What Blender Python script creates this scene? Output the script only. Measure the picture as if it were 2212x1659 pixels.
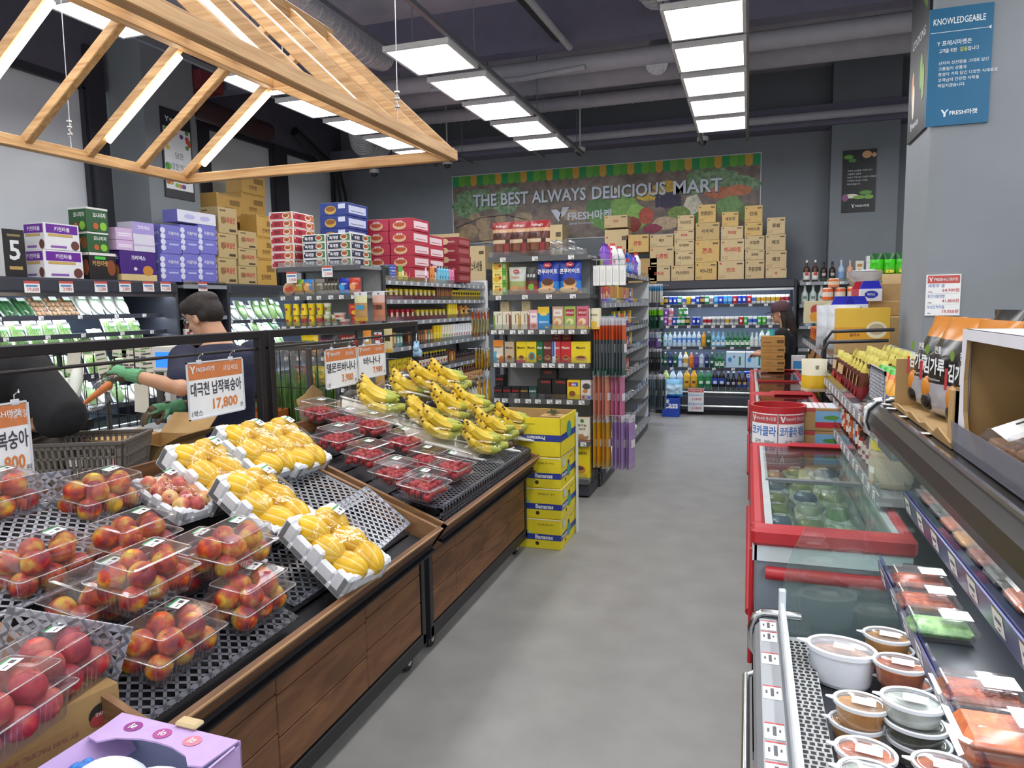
import bpy, math, random
from mathutils import Matrix, Vector
for _o in list(bpy.data.objects): bpy.data.objects.remove(_o)
SC = bpy.context.scene
COL = SC.collection
PI = math.pi
R_ = math.radians
# camera
IW, IH, FPX = 2212.0, 1659.0, 1540.0
CAM = Vector((0, 0, 1.62))
YAW, PITCH, ROLL = 0.3209, 0.1102, -0.01734
FW = Vector((-math.sin(YAW) * math.cos(PITCH), math.cos(YAW) * math.cos(PITCH), -math.sin(PITCH)))
_r0 = Vector((math.cos(YAW), math.sin(YAW), 0))
_u0 = _r0.cross(FW)
RT = _r0 * math.cos(ROLL) + _u0 * math.sin(ROLL)
UP = RT.cross(FW)
cd = bpy.data.cameras.new('camera')
cd.sensor_fit = 'HORIZONTAL'; cd.sensor_width = 36.0; cd.lens = FPX / IW * 36.0
cd.clip_start = 0.05; cd.clip_end = 100
cam = bpy.data.objects.new('camera', cd)
COL.objects.link(cam)
cam.matrix_world = Matrix(((RT.x, UP.x, -FW.x, CAM.x), (RT.y, UP.y, -FW.y, CAM.y), (RT.z, UP.z, -FW.z, CAM.z), (0, 0, 0, 1)))
SC.camera = cam
# colour management, world
SC.view_settings.view_transform = 'Standard'
SC.view_settings.look = 'None'
SC.view_settings.exposure = 0.72
SC.view_settings.gamma = 1.0
SC.view_settings.use_curve_mapping = False
cy = SC.cycles
cy.max_bounces = 7; cy.diffuse_bounces = 3; cy.glossy_bounces = 3; cy.transmission_bounces = 3
cy.transparent_max_bounces = 28
cy.caustics_reflective = False; cy.caustics_refractive = False
cy.sample_clamp_indirect = 4.0
PANEL_POWER = 7.5
LED_POWER = 6.0
CASE_POWER = 22.0
w = bpy.data.worlds.new('ambient_fill_behind'); SC.world = w; w.use_nodes = True  # even ambient fill, added through the open side behind the camera
w.node_tree.nodes['Background'].inputs[0].default_value = (0.94, 0.98, 1.0, 1)
w.node_tree.nodes['Background'].inputs[1].default_value = 0.62
# photo points to room points (used to measure positions)
def ray(x, y): return FW * FPX + RT * (x - IW / 2) - UP * (y - IH / 2)
def PX(x, y, X): d = ray(x, y); return CAM + d * ((X - CAM.x) / d.x)
def PY(x, y, Y): d = ray(x, y); return CAM + d * ((Y - CAM.y) / d.y)
def PZ(x, y, Z): d = ray(x, y); return CAM + d * ((Z - CAM.z) / d.z)
def PD(x, y, D): return CAM + ray(x, y) * (D / FPX)
# materials
def lin(c):
 if isinstance(c, str):
  c = c.lstrip('#'); c = [int(c[i:i + 2], 16) / 255 for i in (0, 2, 4)]
 return tuple(((v / 12.92) if v <= 0.04045 else ((v + 0.055) / 1.055) ** 2.4) for v in c)
MATS = {}
def nt(name):
 m = bpy.data.materials.new(name); m.use_nodes = True
 t = m.node_tree; t.nodes.clear()
 return m, t, t.nodes.new, t.links.new
def mat(name, col='#808080', rough=.5, metal=0., var=.06, scale=8., bump=0., bscale=60., col2=None, stretch=None, emit=0., spec=.5, trans=0.):
 """plain procedural surface: base colour with a little noise in it, optional second colour and bump"""
 if name in MATS: return MATS[name]
 m, t, N, L = nt(name)
 out = N('ShaderNodeOutputMaterial'); b = N('ShaderNodeBsdfPrincipled'); L(b.outputs[0], out.inputs[0])
 c = lin(col)
 tc = N('ShaderNodeTexCoord'); mp = N('ShaderNodeMapping'); L(tc.outputs['Object'], mp.inputs[0])
 if stretch: mp.inputs['Scale'].default_value = stretch
 nz = N('ShaderNodeTexNoise'); nz.inputs['Scale'].default_value = scale; nz.inputs['Detail'].default_value = 4
 L(mp.outputs[0], nz.inputs[0])
 rp = N('ShaderNodeValToRGB'); L(nz.outputs[0], rp.inputs[0])
 a = lin(col2) if col2 else tuple(max(0, v * (1 - var)) for v in c)
 e = c if col2 else tuple(min(1, v * (1 + var)) for v in c)
 rp.color_ramp.elements[0].position = .3; rp.color_ramp.elements[1].position = .7
 rp.color_ramp.elements[0].color = (*a, 1); rp.color_ramp.elements[1].color = (*e, 1)
 L(rp.outputs[0], b.inputs['Base Color'])
 b.inputs['Roughness'].default_value = rough; b.inputs['Metallic'].default_value = metal
 b.inputs['Specular IOR Level'].default_value = spec
 if trans: b.inputs['Transmission Weight'].default_value = trans
 if emit:
  b.inputs['Emission Color'].default_value = (*c, 1); b.inputs['Emission Strength'].default_value = emit
 if bump:
  n2 = N('ShaderNodeTexNoise'); n2.inputs['Scale'].default_value = bscale; n2.inputs['Detail'].default_value = 3
  L(mp.outputs[0], n2.inputs[0])
  bp = N('ShaderNodeBump'); bp.inputs['Strength'].default_value = bump; bp.inputs['Distance'].default_value = .01
  L(n2.outputs[0], bp.inputs['Height']); L(bp.outputs[0], b.inputs['Normal'])
 MATS[name] = m
 return m
def emat(name, col, strength):
 if name in MATS: return MATS[name]
 m, t, N, L = nt(name)
 out = N('ShaderNodeOutputMaterial'); e = N('ShaderNodeEmission'); L(e.outputs[0], out.inputs[0])
 e.inputs[0].default_value = (*lin(col), 1); e.inputs[1].default_value = strength
 MATS[name] = m
 return m
def clear(name, tint='#ffffff', milk=.03, gloss=.10, rough=.06, milkcol='#ffffff', edge=.5, bump=0.):
 """clear plastic or thin glass: see-through, glossy, a little milky"""
 if name in MATS: return MATS[name]
 m, t, N, L = nt(name)
 out = N('ShaderNodeOutputMaterial')
 tr = N('ShaderNodeBsdfTransparent'); tr.inputs[0].default_value = (*lin(tint), 1)
 df = N('ShaderNodeBsdfDiffuse'); df.inputs[0].default_value = (*lin(milkcol), 1)
 gl = N('ShaderNodeBsdfGlossy'); gl.inputs['Roughness'].default_value = rough
 m1 = N('ShaderNodeMixShader'); m1.inputs[0].default_value = milk
 L(tr.outputs[0], m1.inputs[1]); L(df.outputs[0], m1.inputs[2])
 lw = N('ShaderNodeLayerWeight'); lw.inputs[0].default_value = .35
 mr = N('ShaderNodeMapRange'); L(lw.outputs['Facing'], mr.inputs[0])
 mr.inputs[3].default_value = gloss * .5; mr.inputs[4].default_value = edge
 pw = N('ShaderNodeMath'); pw.operation = 'POWER'; pw.inputs[1].default_value = 1.4
 L(mr.outputs[0], pw.inputs[0])
 m2 = N('ShaderNodeMixShader'); L(mr.outputs[0], m2.inputs[0])
 L(m1.outputs[0], m2.inputs[1]); L(gl.outputs[0], m2.inputs[2])
 if bump:
  nz = N('ShaderNodeTexNoise'); nz.inputs['Scale'].default_value = 28; nz.inputs['Detail'].default_value = 2
  tc = N('ShaderNodeTexCoord'); L(tc.outputs['Object'], nz.inputs[0])
  bp = N('ShaderNodeBump'); bp.inputs['Strength'].default_value = bump; bp.inputs['Distance'].default_value = .02
  L(nz.outputs[0], bp.inputs['Height']); L(bp.outputs[0], gl.inputs['Normal'])
 L(m2.outputs[0], out.inputs[0])
 MATS[name] = m
 return m
def C(col, rough=.45):
 """a printed or painted colour by hex"""
 col = col.lower()
 return mat('colour_' + col.lstrip('#') + ('' if rough == .45 else '_%d' % int(rough * 100)), col, rough=rough, var=.04)
# mesh builder
TEXTS = {}
def text_mesh(s, bold=0.):
 k = (s, bold)
 if k in TEXTS: return TEXTS[k]
 cu = bpy.data.curves.new('lettering', 'FONT'); cu.body = s; cu.resolution_u = 2; cu.offset = bold
 cu.align_x = 'LEFT'
 ob = bpy.data.objects.new('lettering', cu); COL.objects.link(ob)
 me = bpy.data.meshes.new_from_object(ob)
 vs = [tuple(v.co) for v in me.vertices]; fs = [tuple(p.vertices) for p in me.polygons]
 bpy.data.objects.remove(ob); bpy.data.meshes.remove(me); bpy.data.curves.remove(cu)
 if vs:
  x0 = min(v[0] for v in vs); x1 = max(v[0] for v in vs); y0 = min(v[1] for v in vs); y1 = max(v[1] for v in vs)
 else: x0 = y0 = 0; x1 = y1 = 1
 TEXTS[k] = (vs, fs, x0, x1, y0, y1)
 return TEXTS[k]
def face(o, r, u):
 """matrix of a flat face: origin o, right r, up u"""
 r = Vector(r).normalized(); u = Vector(u); u = (u - r * u.dot(r)).normalized(); n = r.cross(u)
 return Matrix(((r.x, u.x, n.x, o[0]), (r.y, u.y, n.y, o[1]), (r.z, u.z, n.z, o[2]), (0, 0, 0, 1)))
class MB:
 def __init__(s, M=None): s.v = []; s.f = []; s.mi = []; s.sm = []; s.mats = []; s.M = M or Matrix()
 def m(s, mt):
  if isinstance(mt, str): mt = C(mt)
  if mt not in s.mats: s.mats.append(mt)
  return s.mats.index(mt)
 def add(s, vs, fs, mt, smooth=False, M=None):
  T = s.M @ M if M is not None else s.M
  o = len(s.v); k = s.m(mt)
  s.v += [tuple(T @ Vector(p)) for p in vs]
  for f in fs: s.f.append(tuple(i + o for i in f)); s.mi.append(k); s.sm.append(smooth)
  return s
 def addm(s, vs, fs, mts, smooth=False, M=None):
  T = s.M @ M if M is not None else s.M
  o = len(s.v)
  s.v += [tuple(T @ Vector(p)) for p in vs]
  for f, mt in zip(fs, mts): s.f.append(tuple(i + o for i in f)); s.mi.append(s.m(mt)); s.sm.append(smooth)
  return s
 def poly(s, pts, mt, M=None): return s.add(pts, [tuple(range(len(pts)))], mt, M=M)
 def box(s, x0, x1, y0, y1, z0, z1, mt, M=None, skip=''):
  vs = [(x, y, z) for z in (z0, z1) for y in (y0, y1) for x in (x0, x1)]
  F = {'b': (0, 2, 3, 1), 't': (4, 5, 7, 6), 'f': (0, 1, 5, 4), 'k': (2, 6, 7, 3), 'l': (0, 4, 6, 2), 'r': (1, 3, 7, 5)}
  return s.add(vs, [F[k] for k in F if k not in skip], mt, M=M)
 def cbox(s, x0, x1, y0, y1, z0, z1, mt, c=.004, M=None):
  """box with chamfered edges"""
  c = min(c, (x1 - x0) * .45, (y1 - y0) * .45, (z1 - z0) * .45)
  vs = []; fs = []; idx = {}
  X = (x0, x1); Y = (y0, y1); Z = (z0, z1); sg = (1, -1)
  for i in (0, 1):
   for j in (0, 1):
    for k in (0, 1):
     px, py, pz = X[i], Y[j], Z[k]; dx, dy, dz = sg[i] * c, sg[j] * c, sg[k] * c
     idx[i, j, k, 0] = len(vs); vs.append((px, py + dy, pz + dz))
     idx[i, j, k, 1] = len(vs); vs.append((px + dx, py, pz + dz))
     idx[i, j, k, 2] = len(vs); vs.append((px + dx, py + dy, pz))
  I = idx
  for i in (0, 1):
   q = [I[i, 0, 0, 0], I[i, 1, 0, 0], I[i, 1, 1, 0], I[i, 0, 1, 0]]; fs.append(tuple(q if i else q[::-1]))
   q = [I[0, i, 0, 1], I[1, i, 0, 1], I[1, i, 1, 1], I[0, i, 1, 1]]; fs.append(tuple(q[::-1] if i else q))
   q = [I[0, 0, i, 2], I[1, 0, i, 2], I[1, 1, i, 2], I[0, 1, i, 2]]; fs.append(tuple(q if i else q[::-1]))
  for a in (0, 1):
   for b in (0, 1):
    fs.append((I[a, b, 0, 0], I[a, b, 0, 1], I[a, b, 1, 1], I[a, b, 1, 0]))
    fs.append((I[a, 0, b, 0], I[a, 0, b, 2], I[a, 1, b, 2], I[a, 1, b, 0]))
    fs.append((I[0, a, b, 1], I[0, a, b, 2], I[1, a, b, 2], I[1, a, b, 1]))
    for k in (0, 1): fs.append((I[a, b, k, 0], I[a, b, k, 1], I[a, b, k, 2]))
  return s.add(vs, fs, mt, M=M)
 def beam(s, p, q, wx, wz, mt, up=(0, 0, 1)):
  """rectangular bar from p to q"""
  p = Vector(p); q = Vector(q); d = (q - p); L = d.length; d.normalize(); up = Vector(up)
  sd = d.cross(up)
  if sd.length < 1e-4: sd = d.cross(Vector((1, 0, 0)))
  sd.normalize(); u = sd.cross(d)
  M = Matrix(((sd.x, d.x, u.x, p.x), (sd.y, d.y, u.y, p.y), (sd.z, d.z, u.z, p.z), (0, 0, 0, 1)))
  return s.cbox(-wx / 2, wx / 2, 0, L, -wz / 2, wz / 2, mt, min(wx, wz) * .08, M=M)
 def tube(s, path, r, mt, n=8, caps=True, smooth=True, M=None):
  P = [Vector(p) for p in path]; rs = r if isinstance(r, (list, tuple)) else [r] * len(P)
  vs = []; fs = []
  d0 = (P[1] - P[0]).normalized(); a = d0.orthogonal().normalized()
  for i, p in enumerate(P):
   d = ((P[min(i + 1, len(P) - 1)] - P[max(i - 1, 0)])).normalized()
   a = (a - d * a.dot(d)); a = a.normalized() if a.length > 1e-6 else d.orthogonal().normalized(); b = d.cross(a)
   for k in range(n):
    t = 2 * PI * k / n; vs.append(tuple(p + (a * math.cos(t) + b * math.sin(t)) * rs[i]))
  for i in range(len(P) - 1):
   for k in range(n): fs.append((i * n + k, i * n + (k + 1) % n, (i + 1) * n + (k + 1) % n, (i + 1) * n + k))
  s.add(vs, fs, mt, smooth, M)
  if caps:
   s.add(vs[:n], [tuple(range(n))[::-1]], mt, M=M); s.add(vs[-n:], [tuple(range(n))], mt, M=M)
  return s
 def cyl(s, p, q, r, mt, n=12, caps=True): return s.tube([p, q], r, mt, n, caps)
 def lathe(s, prof, mt, n=16, M=None, smooth=True, sx=1., sy=1.):
  """prof: (r, z[, mat]) from the bottom up; the third item colours the band above that point"""
  P = [p[:2] for p in prof]; V = []; F = []; MT = []; cur = mt; prev = None; ring = None
  def mk(p):
   o = len(V)
   V.extend([(p[0] * math.cos(2 * PI * k / n) * sx, p[0] * math.sin(2 * PI * k / n) * sy, p[1]) for k in range(n)] if p[0] > 1e-6 else [(0, 0, p[1])])
   return o
  for i in range(len(P) - 1):
   if len(prof[i]) > 2: cur = prof[i][2]
   p, q = P[i], P[i + 1]; d = Vector((q[0] - p[0], q[1] - p[1]))
   if d.length < 1e-9: continue
   d.normalize()
   a = ring if (ring is not None and smooth and prev is not None and prev.dot(d) > .72) else mk(p)
   b = mk(q); prev = d; ring = b
   for k in range(n):
    j = (k + 1) % n
    if p[0] <= 1e-6: F.append((a, b + j, b + k))
    elif q[0] <= 1e-6: F.append((a + k, a + j, b))
    else: F.append((a + k, a + j, b + j, b + k))
    MT.append(cur)
  return s.addm(V, F, MT, smooth, M)
 def ell(s, c, rx, ry, rz, mt, n=12, k=8, M=None):
  prof = [(math.sin(PI * i / k), -math.cos(PI * i / k)) for i in range(k + 1)]
  prof[0] = (0, -1); prof[-1] = (0, 1)
  T = Matrix.Translation(c) @ Matrix.Diagonal((rx, ry, rz, 1))
  return s.lathe(prof, mt, n, (M @ T) if M is not None else T)
 def prism(s, pts, d, mt, M=None, side=None):
  """flat outline in the face's x,y plane, thickened by d along its normal"""
  n = len(pts)
  a = [(p[0], p[1], d) for p in pts]; b = [(p[0], p[1], 0) for p in pts]
  s.add(a, [tuple(range(n))], mt, M=M); s.add(b, [tuple(range(n))[::-1]], mt, M=M)
  return s.add(b + a, [(i, (i + 1) % n, n + (i + 1) % n, n + i) for i in range(n)], side or mt, M=M)
 def rect(s, x0, x1, y0, y1, mt, M=None, z=.0006): return s.add([(x0, y0, z), (x1, y0, z), (x1, y1, z), (x0, y1, z)], [(0, 1, 2, 3)], mt, M=M)
 def disc(s, x, y, rx, ry, mt, M=None, z=.0008, n=18): return s.add([(x + rx * math.cos(2 * PI * k / n), y + ry * math.sin(2 * PI * k / n), z) for k in range(n)], [tuple(range(n))], mt, M=M)
 def text(s, st, x, y, h, mt, M=None, z=.0012, bold=.0, wmax=None, align='C', w=None):
  """lettering h high, centred at x (or from x with align L), baseline y; w forces the width"""
  vs, fs, x0, x1, y0, y1 = text_mesh(st, bold)
  sy = h / max(1e-6, y1 - y0); sx = sy
  if w: sx = w / (x1 - x0)
  elif wmax and sx * (x1 - x0) > wmax: sx = wmax / (x1 - x0)
  ox = x - sx * (x1 - x0) / 2 if align == 'C' else (x if align == 'L' else x - sx * (x1 - x0))
  return s.add([(ox + (v[0] - x0) * sx, y + (v[1] - y0) * sy, z) for v in vs], fs, mt, M=M)
 def mesh(s, name):
  me = bpy.data.meshes.new(name)
  me.from_pydata(s.v, [], s.f)
  for mt in s.mats: me.materials.append(mt)
  me.polygons.foreach_set('material_index', s.mi); me.polygons.foreach_set('use_smooth', s.sm)
  me.update()
  return me
# objects
def TR(x=0, y=0, z=0, rz=0, rx=0, ry=0):
 return Matrix.Translation((x, y, z)) @ Matrix.Rotation(rz, 4, 'Z') @ Matrix.Rotation(ry, 4, 'Y') @ Matrix.Rotation(rx, 4, 'X')
def tag(o, label=None, cat=None, group=None, kind=None):
 if label:
  w_ = label.split()
  for drop in ('the', 'a', 'an', 'its', 'of', 'with', 'and', 'in'):
   while len(w_) > 16 and drop in w_[1:]: w_.pop(len(w_) - 1 - w_[::-1].index(drop))
  o['label'] = ' '.join(w_)
 if cat: o['category'] = cat
 if group: o['group'] = group
 if kind: o['kind'] = kind
 return o
def put(name, mesh, M=None, label=None, cat=None, group=None, parent=None, kind=None):
 """link one object: mesh may be an MB, a mesh or None (an Empty)"""
 if isinstance(mesh, MB): mesh = mesh.mesh(name)
 o = bpy.data.objects.new(name, mesh)
 COL.objects.link(o)
 if mesh is None: o.empty_display_size = .05
 if parent is not None: o.parent = parent
 if M is not None: o.matrix_local = M
 return tag(o, label, cat, group, kind)
def thing(name, label, cat, M=None, group=None): return put(name, None, M, label, cat, group)
def struct(name, mb, **k): return put(name, mb, kind='structure', **k)
def dup(o, M, label, group=None, parent=None):
 """copy a thing with its parts and their sub-parts; mesh data is shared"""
 c = o.copy(); COL.objects.link(c); c.matrix_local = M
 c['label'] = label
 if group: c['group'] = group
 for ch in o.children:
  d = ch.copy(); COL.objects.link(d); d.parent = c
  for g in ch.children:
   e = g.copy(); COL.objects.link(e); e.parent = d
 return c
ORD = 'first second third fourth fifth sixth seventh eighth ninth tenth eleventh twelfth'.split()
def nth(i):
 if i < 12: return ORD[i]
 n = i + 1; return '%d%s' % (n, 'th' if 10 <= n % 100 <= 20 else {1: 'st', 2: 'nd', 3: 'rd'}.get(n % 10, 'th'))
RND = random.Random(7)
# ceiling light panels (the room's lamps)
ZP = 3.75
white_trim = mat('white_painted_metal', '#e8eaec', .4)
grey_metal = mat('grey_painted_metal', '#7d828a', .5)
dark_metal = mat('dark_painted_metal', '#2c2d33', .5)
black_metal = mat('black_painted_metal', '#1b1a1e', .42)
chrome = mat('chrome', '#d6d8da', .18, metal=1.)
panel_glow = emat('panel_diffuser', '#fdfdff', PANEL_POWER)
fb = MB()
for (a, b, c, d) in ((-.30, .30, -.34, -.315), (-.30, .30, .315, .34), (-.30, -.275, -.315, .315), (.275, .30, -.315, .315)): fb.box(a, b, c, d, 0, .035, white_trim)
fb.box(-.30, .30, -.34, .34, .035, .045, white_trim)
FRAME_ME = fb.mesh('frame')
DIFF_ME = MB().add([(-.272, -.312, .012), (-.272, .312, .012), (.272, .312, .012), (.272, -.312, .012)], [(0, 1, 2, 3)], panel_glow).mesh('diffuser')
rows = [('right', -.36, [9.3 - .845 * i for i in range(13)]), ('middle', -2.66, [9.47 - .88 * i for i in range(12) if i != 5]),
  ('left', -4.41, [9.45, 8.65, 7.75, 6.87, 5.98, 4.29, 3.41, 2.5, 1.6, .7]), ('far right', 2.27, [9.2, 8.2, 7.35, 6.5, 5.6, 4.7, 3.8, 2.9, 2.0, 1.1])]
for rn, xc, ys in rows:
 for i, yy in enumerate(ys):
  t = thing('ceiling_light', 'bright white square ceiling light, %s from the back wall in the %s row' % (nth(i), rn), 'ceiling light', TR(xc, yy, ZP), 'ceiling light panels')
  put('frame', FRAME_ME, parent=t); put('diffuser', DIFF_ME, parent=t)
 for sgn in (-1, 1):
  mb = MB().box(xc + sgn * .30 - .02, xc + sgn * .30 + .02, -2, 10.6, ZP + .045, ZP + .085, mat('galvanised_rail', '#8d9096', .4, metal=.6))
  for yy in (10.2, 8.2, 6.2, 4.2, 2.2): mb.cyl((xc + sgn * .30, yy, ZP + .08), (xc + sgn * .30, yy, 4.9), .006, grey_metal, 6)
  put('light_rail', mb, None, 'metal channel carrying the %s edge of the %s light row' % ('left' if sgn < 0 else 'right', rn), 'rail', 'light rails')
# floor, ceiling, walls
vinyl = mat('grey_vinyl_floor', '#92918e', .42, scale=5, var=.07, bump=.04, bscale=180, col2='#878683')
struct('floor', MB().box(-6.9, 6, -2.5, 11.4, -.06, 0, vinyl))
ceil_m = mat('dark_ceiling_paint', '#c4c2cf', .9, var=.1, scale=3)
struct('ceiling', MB().box(-6.9, 6, -2.5, 11.4, 4.9, 5.0, ceil_m))
wall_m = mat('slate_grey_wall', '#7f868d', .7, scale=2)
pillar_m = mat('light_grey_pillar', '#858b90', .65, scale=2)
struct('wall_back', MB().box(-6.9, 6, 11.4, 11.5, 0, 4.9, wall_m))
struct('wall_right', MB().box(5.9, 6.0, 4, 11.4, 0, 4.9, wall_m))
wl = MB()
wl.box(-7.0, -6.9, -2.5, 11.4, 0, 1.9, wall_m)
wl.box(-7.0, -6.9, -2.5, 11.4, 4.08, 4.9, mat('dark_wall_beam', '#63626f', .8))
wl.box(-7.0, -6.9, 11.16, 11.4, 1.9, 4.08, wall_m)
struct('wall_left', wl)
frost = mat('frosted_window_film', '#e4e9ee', .2, scale=1.5, var=.04)
mull = mat('dark_window_frame', '#34353d', .5)
for i, (a, b) in enumerate(((2.4, 6.2), (8.03, 9.44), (9.72, 11.12))):
 wb = MB().box(-6.99, -6.95, a, b, 1.9, 4.08, frost)
 o = struct('window_%d' % (i + 1), wb)
 fm = MB().box(-6.96, -6.89, a - .04, b + .04, 4.03, 4.12, mull)
 for yy in (a, b): fm.box(-6.96, -6.89, yy - .03, yy + .03, 1.9, 4.05, mull)
 struct('window_frame', fm, parent=o)
struct('trim_1', MB().box(-6.98, -6.84, 6.2, 6.42, 0, 4.5, mull))
struct('trim_2', MB().box(-6.98, -6.84, 7.8, 8.03, 0, 4.1, mull))
struct('trim_3', MB().box(-6.98, -6.84, 9.44, 9.72, 0, 4.1, mull))
struct('pillar_left', MB().box(-6.95, -6.4, 6.5, 7.28, 0, 4.9, pillar_m))
struct('pillar_right', MB().cbox(1.02, 1.78, 5.0, 5.72, 0, 4.9, pillar_m, .012))
struct('pillar_back', MB().box(1.05, 1.9, 11.1, 11.42, 0, 4.9, wall_m))
# beams, ducts and pipes under the ceiling
pipe_m = mat('grey_painted_pipe', '#b9b9c3', .55)
duct_m = mat('silver_flexible_duct', '#d0d2d8', .38, metal=.35, scale=40, var=.2)
def pipe(name, label, pts, r, m, n=14, ribs=0):
 mb = MB().tube(pts, r, m, n)
 if ribs:
  P = [Vector(p) for p in pts]
  for k in range(ribs):
   t = (k + .5) / ribs * (len(P) - 1); i = min(int(t), len(P) - 2); f = t - i
   c = P[i].lerp(P[i + 1], f); d = (P[i + 1] - P[i]).normalized() * .018
   mb.tube([c - d, c, c + d], [r * .98, r * 1.09, r * .98], m, n, False)
 return put(name, mb, None, label, 'duct' if 'duct' in name else 'pipe')
struct('ceiling_beam', MB().box(-6.9, 6, 7.78, 7.98, 4.38, 4.9, mat('ceiling_beam_paint', '#77768a', .85)))
struct('ceiling_beam', MB().box(-6.9, 6, 11.05, 11.4, 4.02, 4.3, mat('ceiling_beam_paint', '#77768a', .85)))
pipe('ceiling_pipe', 'grey pipe along the near ceiling beam, across the room', [(-5.5, 8.2, 4.3), (-.75, 8.2, 4.3), (5, 8.2, 4.34)], .10, pipe_m)
pipe('ceiling_duct', 'largest round grey duct crossing the ceiling', [(-5.2, 9.0, 4.46), (5.5, 9.0, 4.46)], .20, pipe_m, 20)
pipe('ceiling_duct', 'ribbed silver duct just behind the largest round duct', [(-4.6, 9.75, 4.32), (-2.6, 9.75, 4.32), (-.4, 9.75, 4.32)], .085, pipe_m, 14, 18)
pipe('ceiling_pipe', 'thin grey pipe nearest the back wall under the ceiling', [(-5.6, 10.9, 4.12), (3.5, 10.9, 4.12)], .055, pipe_m)
pipe('ceiling_duct', 'silver flexible duct over the wooden canopy, running toward the beam', [(-3.82, 4.6, 4.45), (-3.84, 6.1, 4.33), (-3.9, 7.0, 4.3), (-3.95, 7.5, 4.4)], .13, duct_m, 16, 22)
pipe('ceiling_duct', 'short silver flexible duct beside the right light row', [(-.95, 5.6, 4.7), (-.98, 6.6, 4.5), (-.9, 7.4, 4.6)], .14, duct_m, 16, 14)
pipe('ceiling_duct', 'silver flexible duct bending down below the largest duct', [(-1.0, 8.6, 4.62), (-1.0, 8.45, 4.4), (-1.0, 8.2, 4.2)], .12, duct_m, 16, 6)
pipe('ceiling_duct', 'big crumpled silver duct hanging near the left windows', [(-4.9, 9.1, 4.5), (-5.3, 9.3, 4.15), (-5.55, 9.8, 4.05), (-5.6, 10.5, 4.2)], .17, duct_m, 16, 20)
pipe('conduit_pipe', 'thin white conduit slanting toward the near beam', [(-2.2, 5.4, 4.55), (-1.98, 6.6, 4.42), (-1.85, 7.7, 4.32)], .035, mat('white_conduit', '#b8b9c0', .4))
pipe('conduit_pipe', 'short white drain pipe under the beam, between light rows', [(-3.6, 8.0, 4.16), (-2.5, 8.05, 4.17), (-1.75, 8.0, 4.2)], .032, mat('white_conduit', '#b8b9c0', .4))
pipe('ceiling_pipe', 'dark pipe slanting beside the white conduit', [(-2.32, 5.4, 4.62), (-2.1, 6.6, 4.52), (-1.98, 7.7, 4.45)], .06, dark_metal)
pipe('drain_pipe', 'black pipe bending down the wall past the left windows', [(-6.6, 9.6, 4.3), (-6.62, 10.2, 4.1), (-6.6, 10.75, 3.9), (-6.6, 10.9, 3.5), (-6.6, 10.85, 2.95), (-6.72, 10.55, 2.55), (-6.75, 10.4, 1.9)], .07, black_metal)
cov = put('curtain_roll', MB().box(-6.9, -6.5, 7.5, 7.53, 4.12, 4.16, dark_metal).box(-6.9, -6.5, 8.6, 8.63, 4.12, 4.16, dark_metal).tube([(-6.5, 7.35, 4.1), (-6.5, 8.8, 4.1)], .13, mat('red_black_awning', '#3a2228', .8), 14), None, 'rolled dark awning under the ceiling above the left windows', 'awning')
cov2 = put('fire_shutter_box', MB().cbox(-6.62, -6.30, 7.3, 7.7, 4.3, 4.5, mat('dull_red_paint', '#7d3236', .6)), None, 'dull red box on the wall beam above the left pillar', 'box')
domew = mat('white_camera_plastic', '#e4e4e6', .35)
for i, (x, y, z, dsc) in enumerate(((-2.42, 10.68, 3.86, 'at the end of the middle light row'), (-.66, 10.68, 3.86, 'at the end of the right light row'), (-4.56, 10.68, 3.84, 'at the end of the left light row'), (-5.86, 10.68, 3.80, 'nearest the left windows'))):
 t = thing('security_camera', 'white dome security camera ' + dsc, 'camera', TR(x, y, z), 'dome cameras')
 put('mount', MB().lathe([(.075, 0), (.08, .02), (.08, .06), (.05, .075), (.012, .08), (.012, 1.07), (0, 1.07)], domew, 16), parent=t)
 put('dome', MB().ell((0, 0, 0), .055, .055, .06, mat('smoked_dome', '#3a3d42', .12), 14, 8), parent=t)
# signs on walls
def logo(mb, x, y, h, m, M, txt='FRESH마켓', bold=.015):
 """forked leaf mark followed by the shop lettering"""
 mb.prism([(x, y + h), (x + h * .22, y + h), (x + h * .5, y + h * .55), (x + h * .36, y + h * .4)], .002, m, M)
 mb.prism([(x + h * .36, y), (x + h * .6, y), (x + h * .62, y + h * .5), (x + h * .98, y + h), (x + h * .8, y + h), (x + h * .38, y + h * .46)], .002, m, M)
 mb.text(txt, x + h * 1.1, y + h * .12, h * .72, m, M, bold=bold, align='L')
soil = mat('printed_soil_photo', '#5f534c', .45, scale=9, col2='#8a7b72')
leafp = mat('printed_leaf_photo', '#3f6b41', .45, scale=16, col2='#8fae86')
BN = face((-4.79, 11.385, 2.66), (1, 0, 0), (0, 0, 1))
bw, bh = 4.93, 1.13
b = MB().box(-4.79, .14, 11.385, 11.4, 2.66, 2.66 + bh, mat('silver_edge', '#c9cbd0', .4))
b.rect(.015, bw - .015, .015, bh - .015, soil, BN)
r = random.Random(3)
def blob(x, y, rx, ry, m, z=.0009, k=.16, n=16):
 b.add([(x + rx * math.cos(2 * PI * i / n) * (1 + r.uniform(-k, k)), y + ry * math.sin(2 * PI * i / n) * (1 + r.uniform(-k, k)), z) for i in range(n)], [tuple(range(n))], m, M=BN)
for i in range(26): blob(.12 + r.random() * .95, .5 + r.random() * .32, .16, .09, leafp, .0008 + i * 1e-5)
for i in range(24): blob(3.9 + r.random() * .95, .62 + r.random() * .26, .15, .07, leafp, .0008 + i * 1e-5)
pot = mat('printed_potato', '#8f7a63', .45, scale=14, col2='#b79f83')
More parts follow.
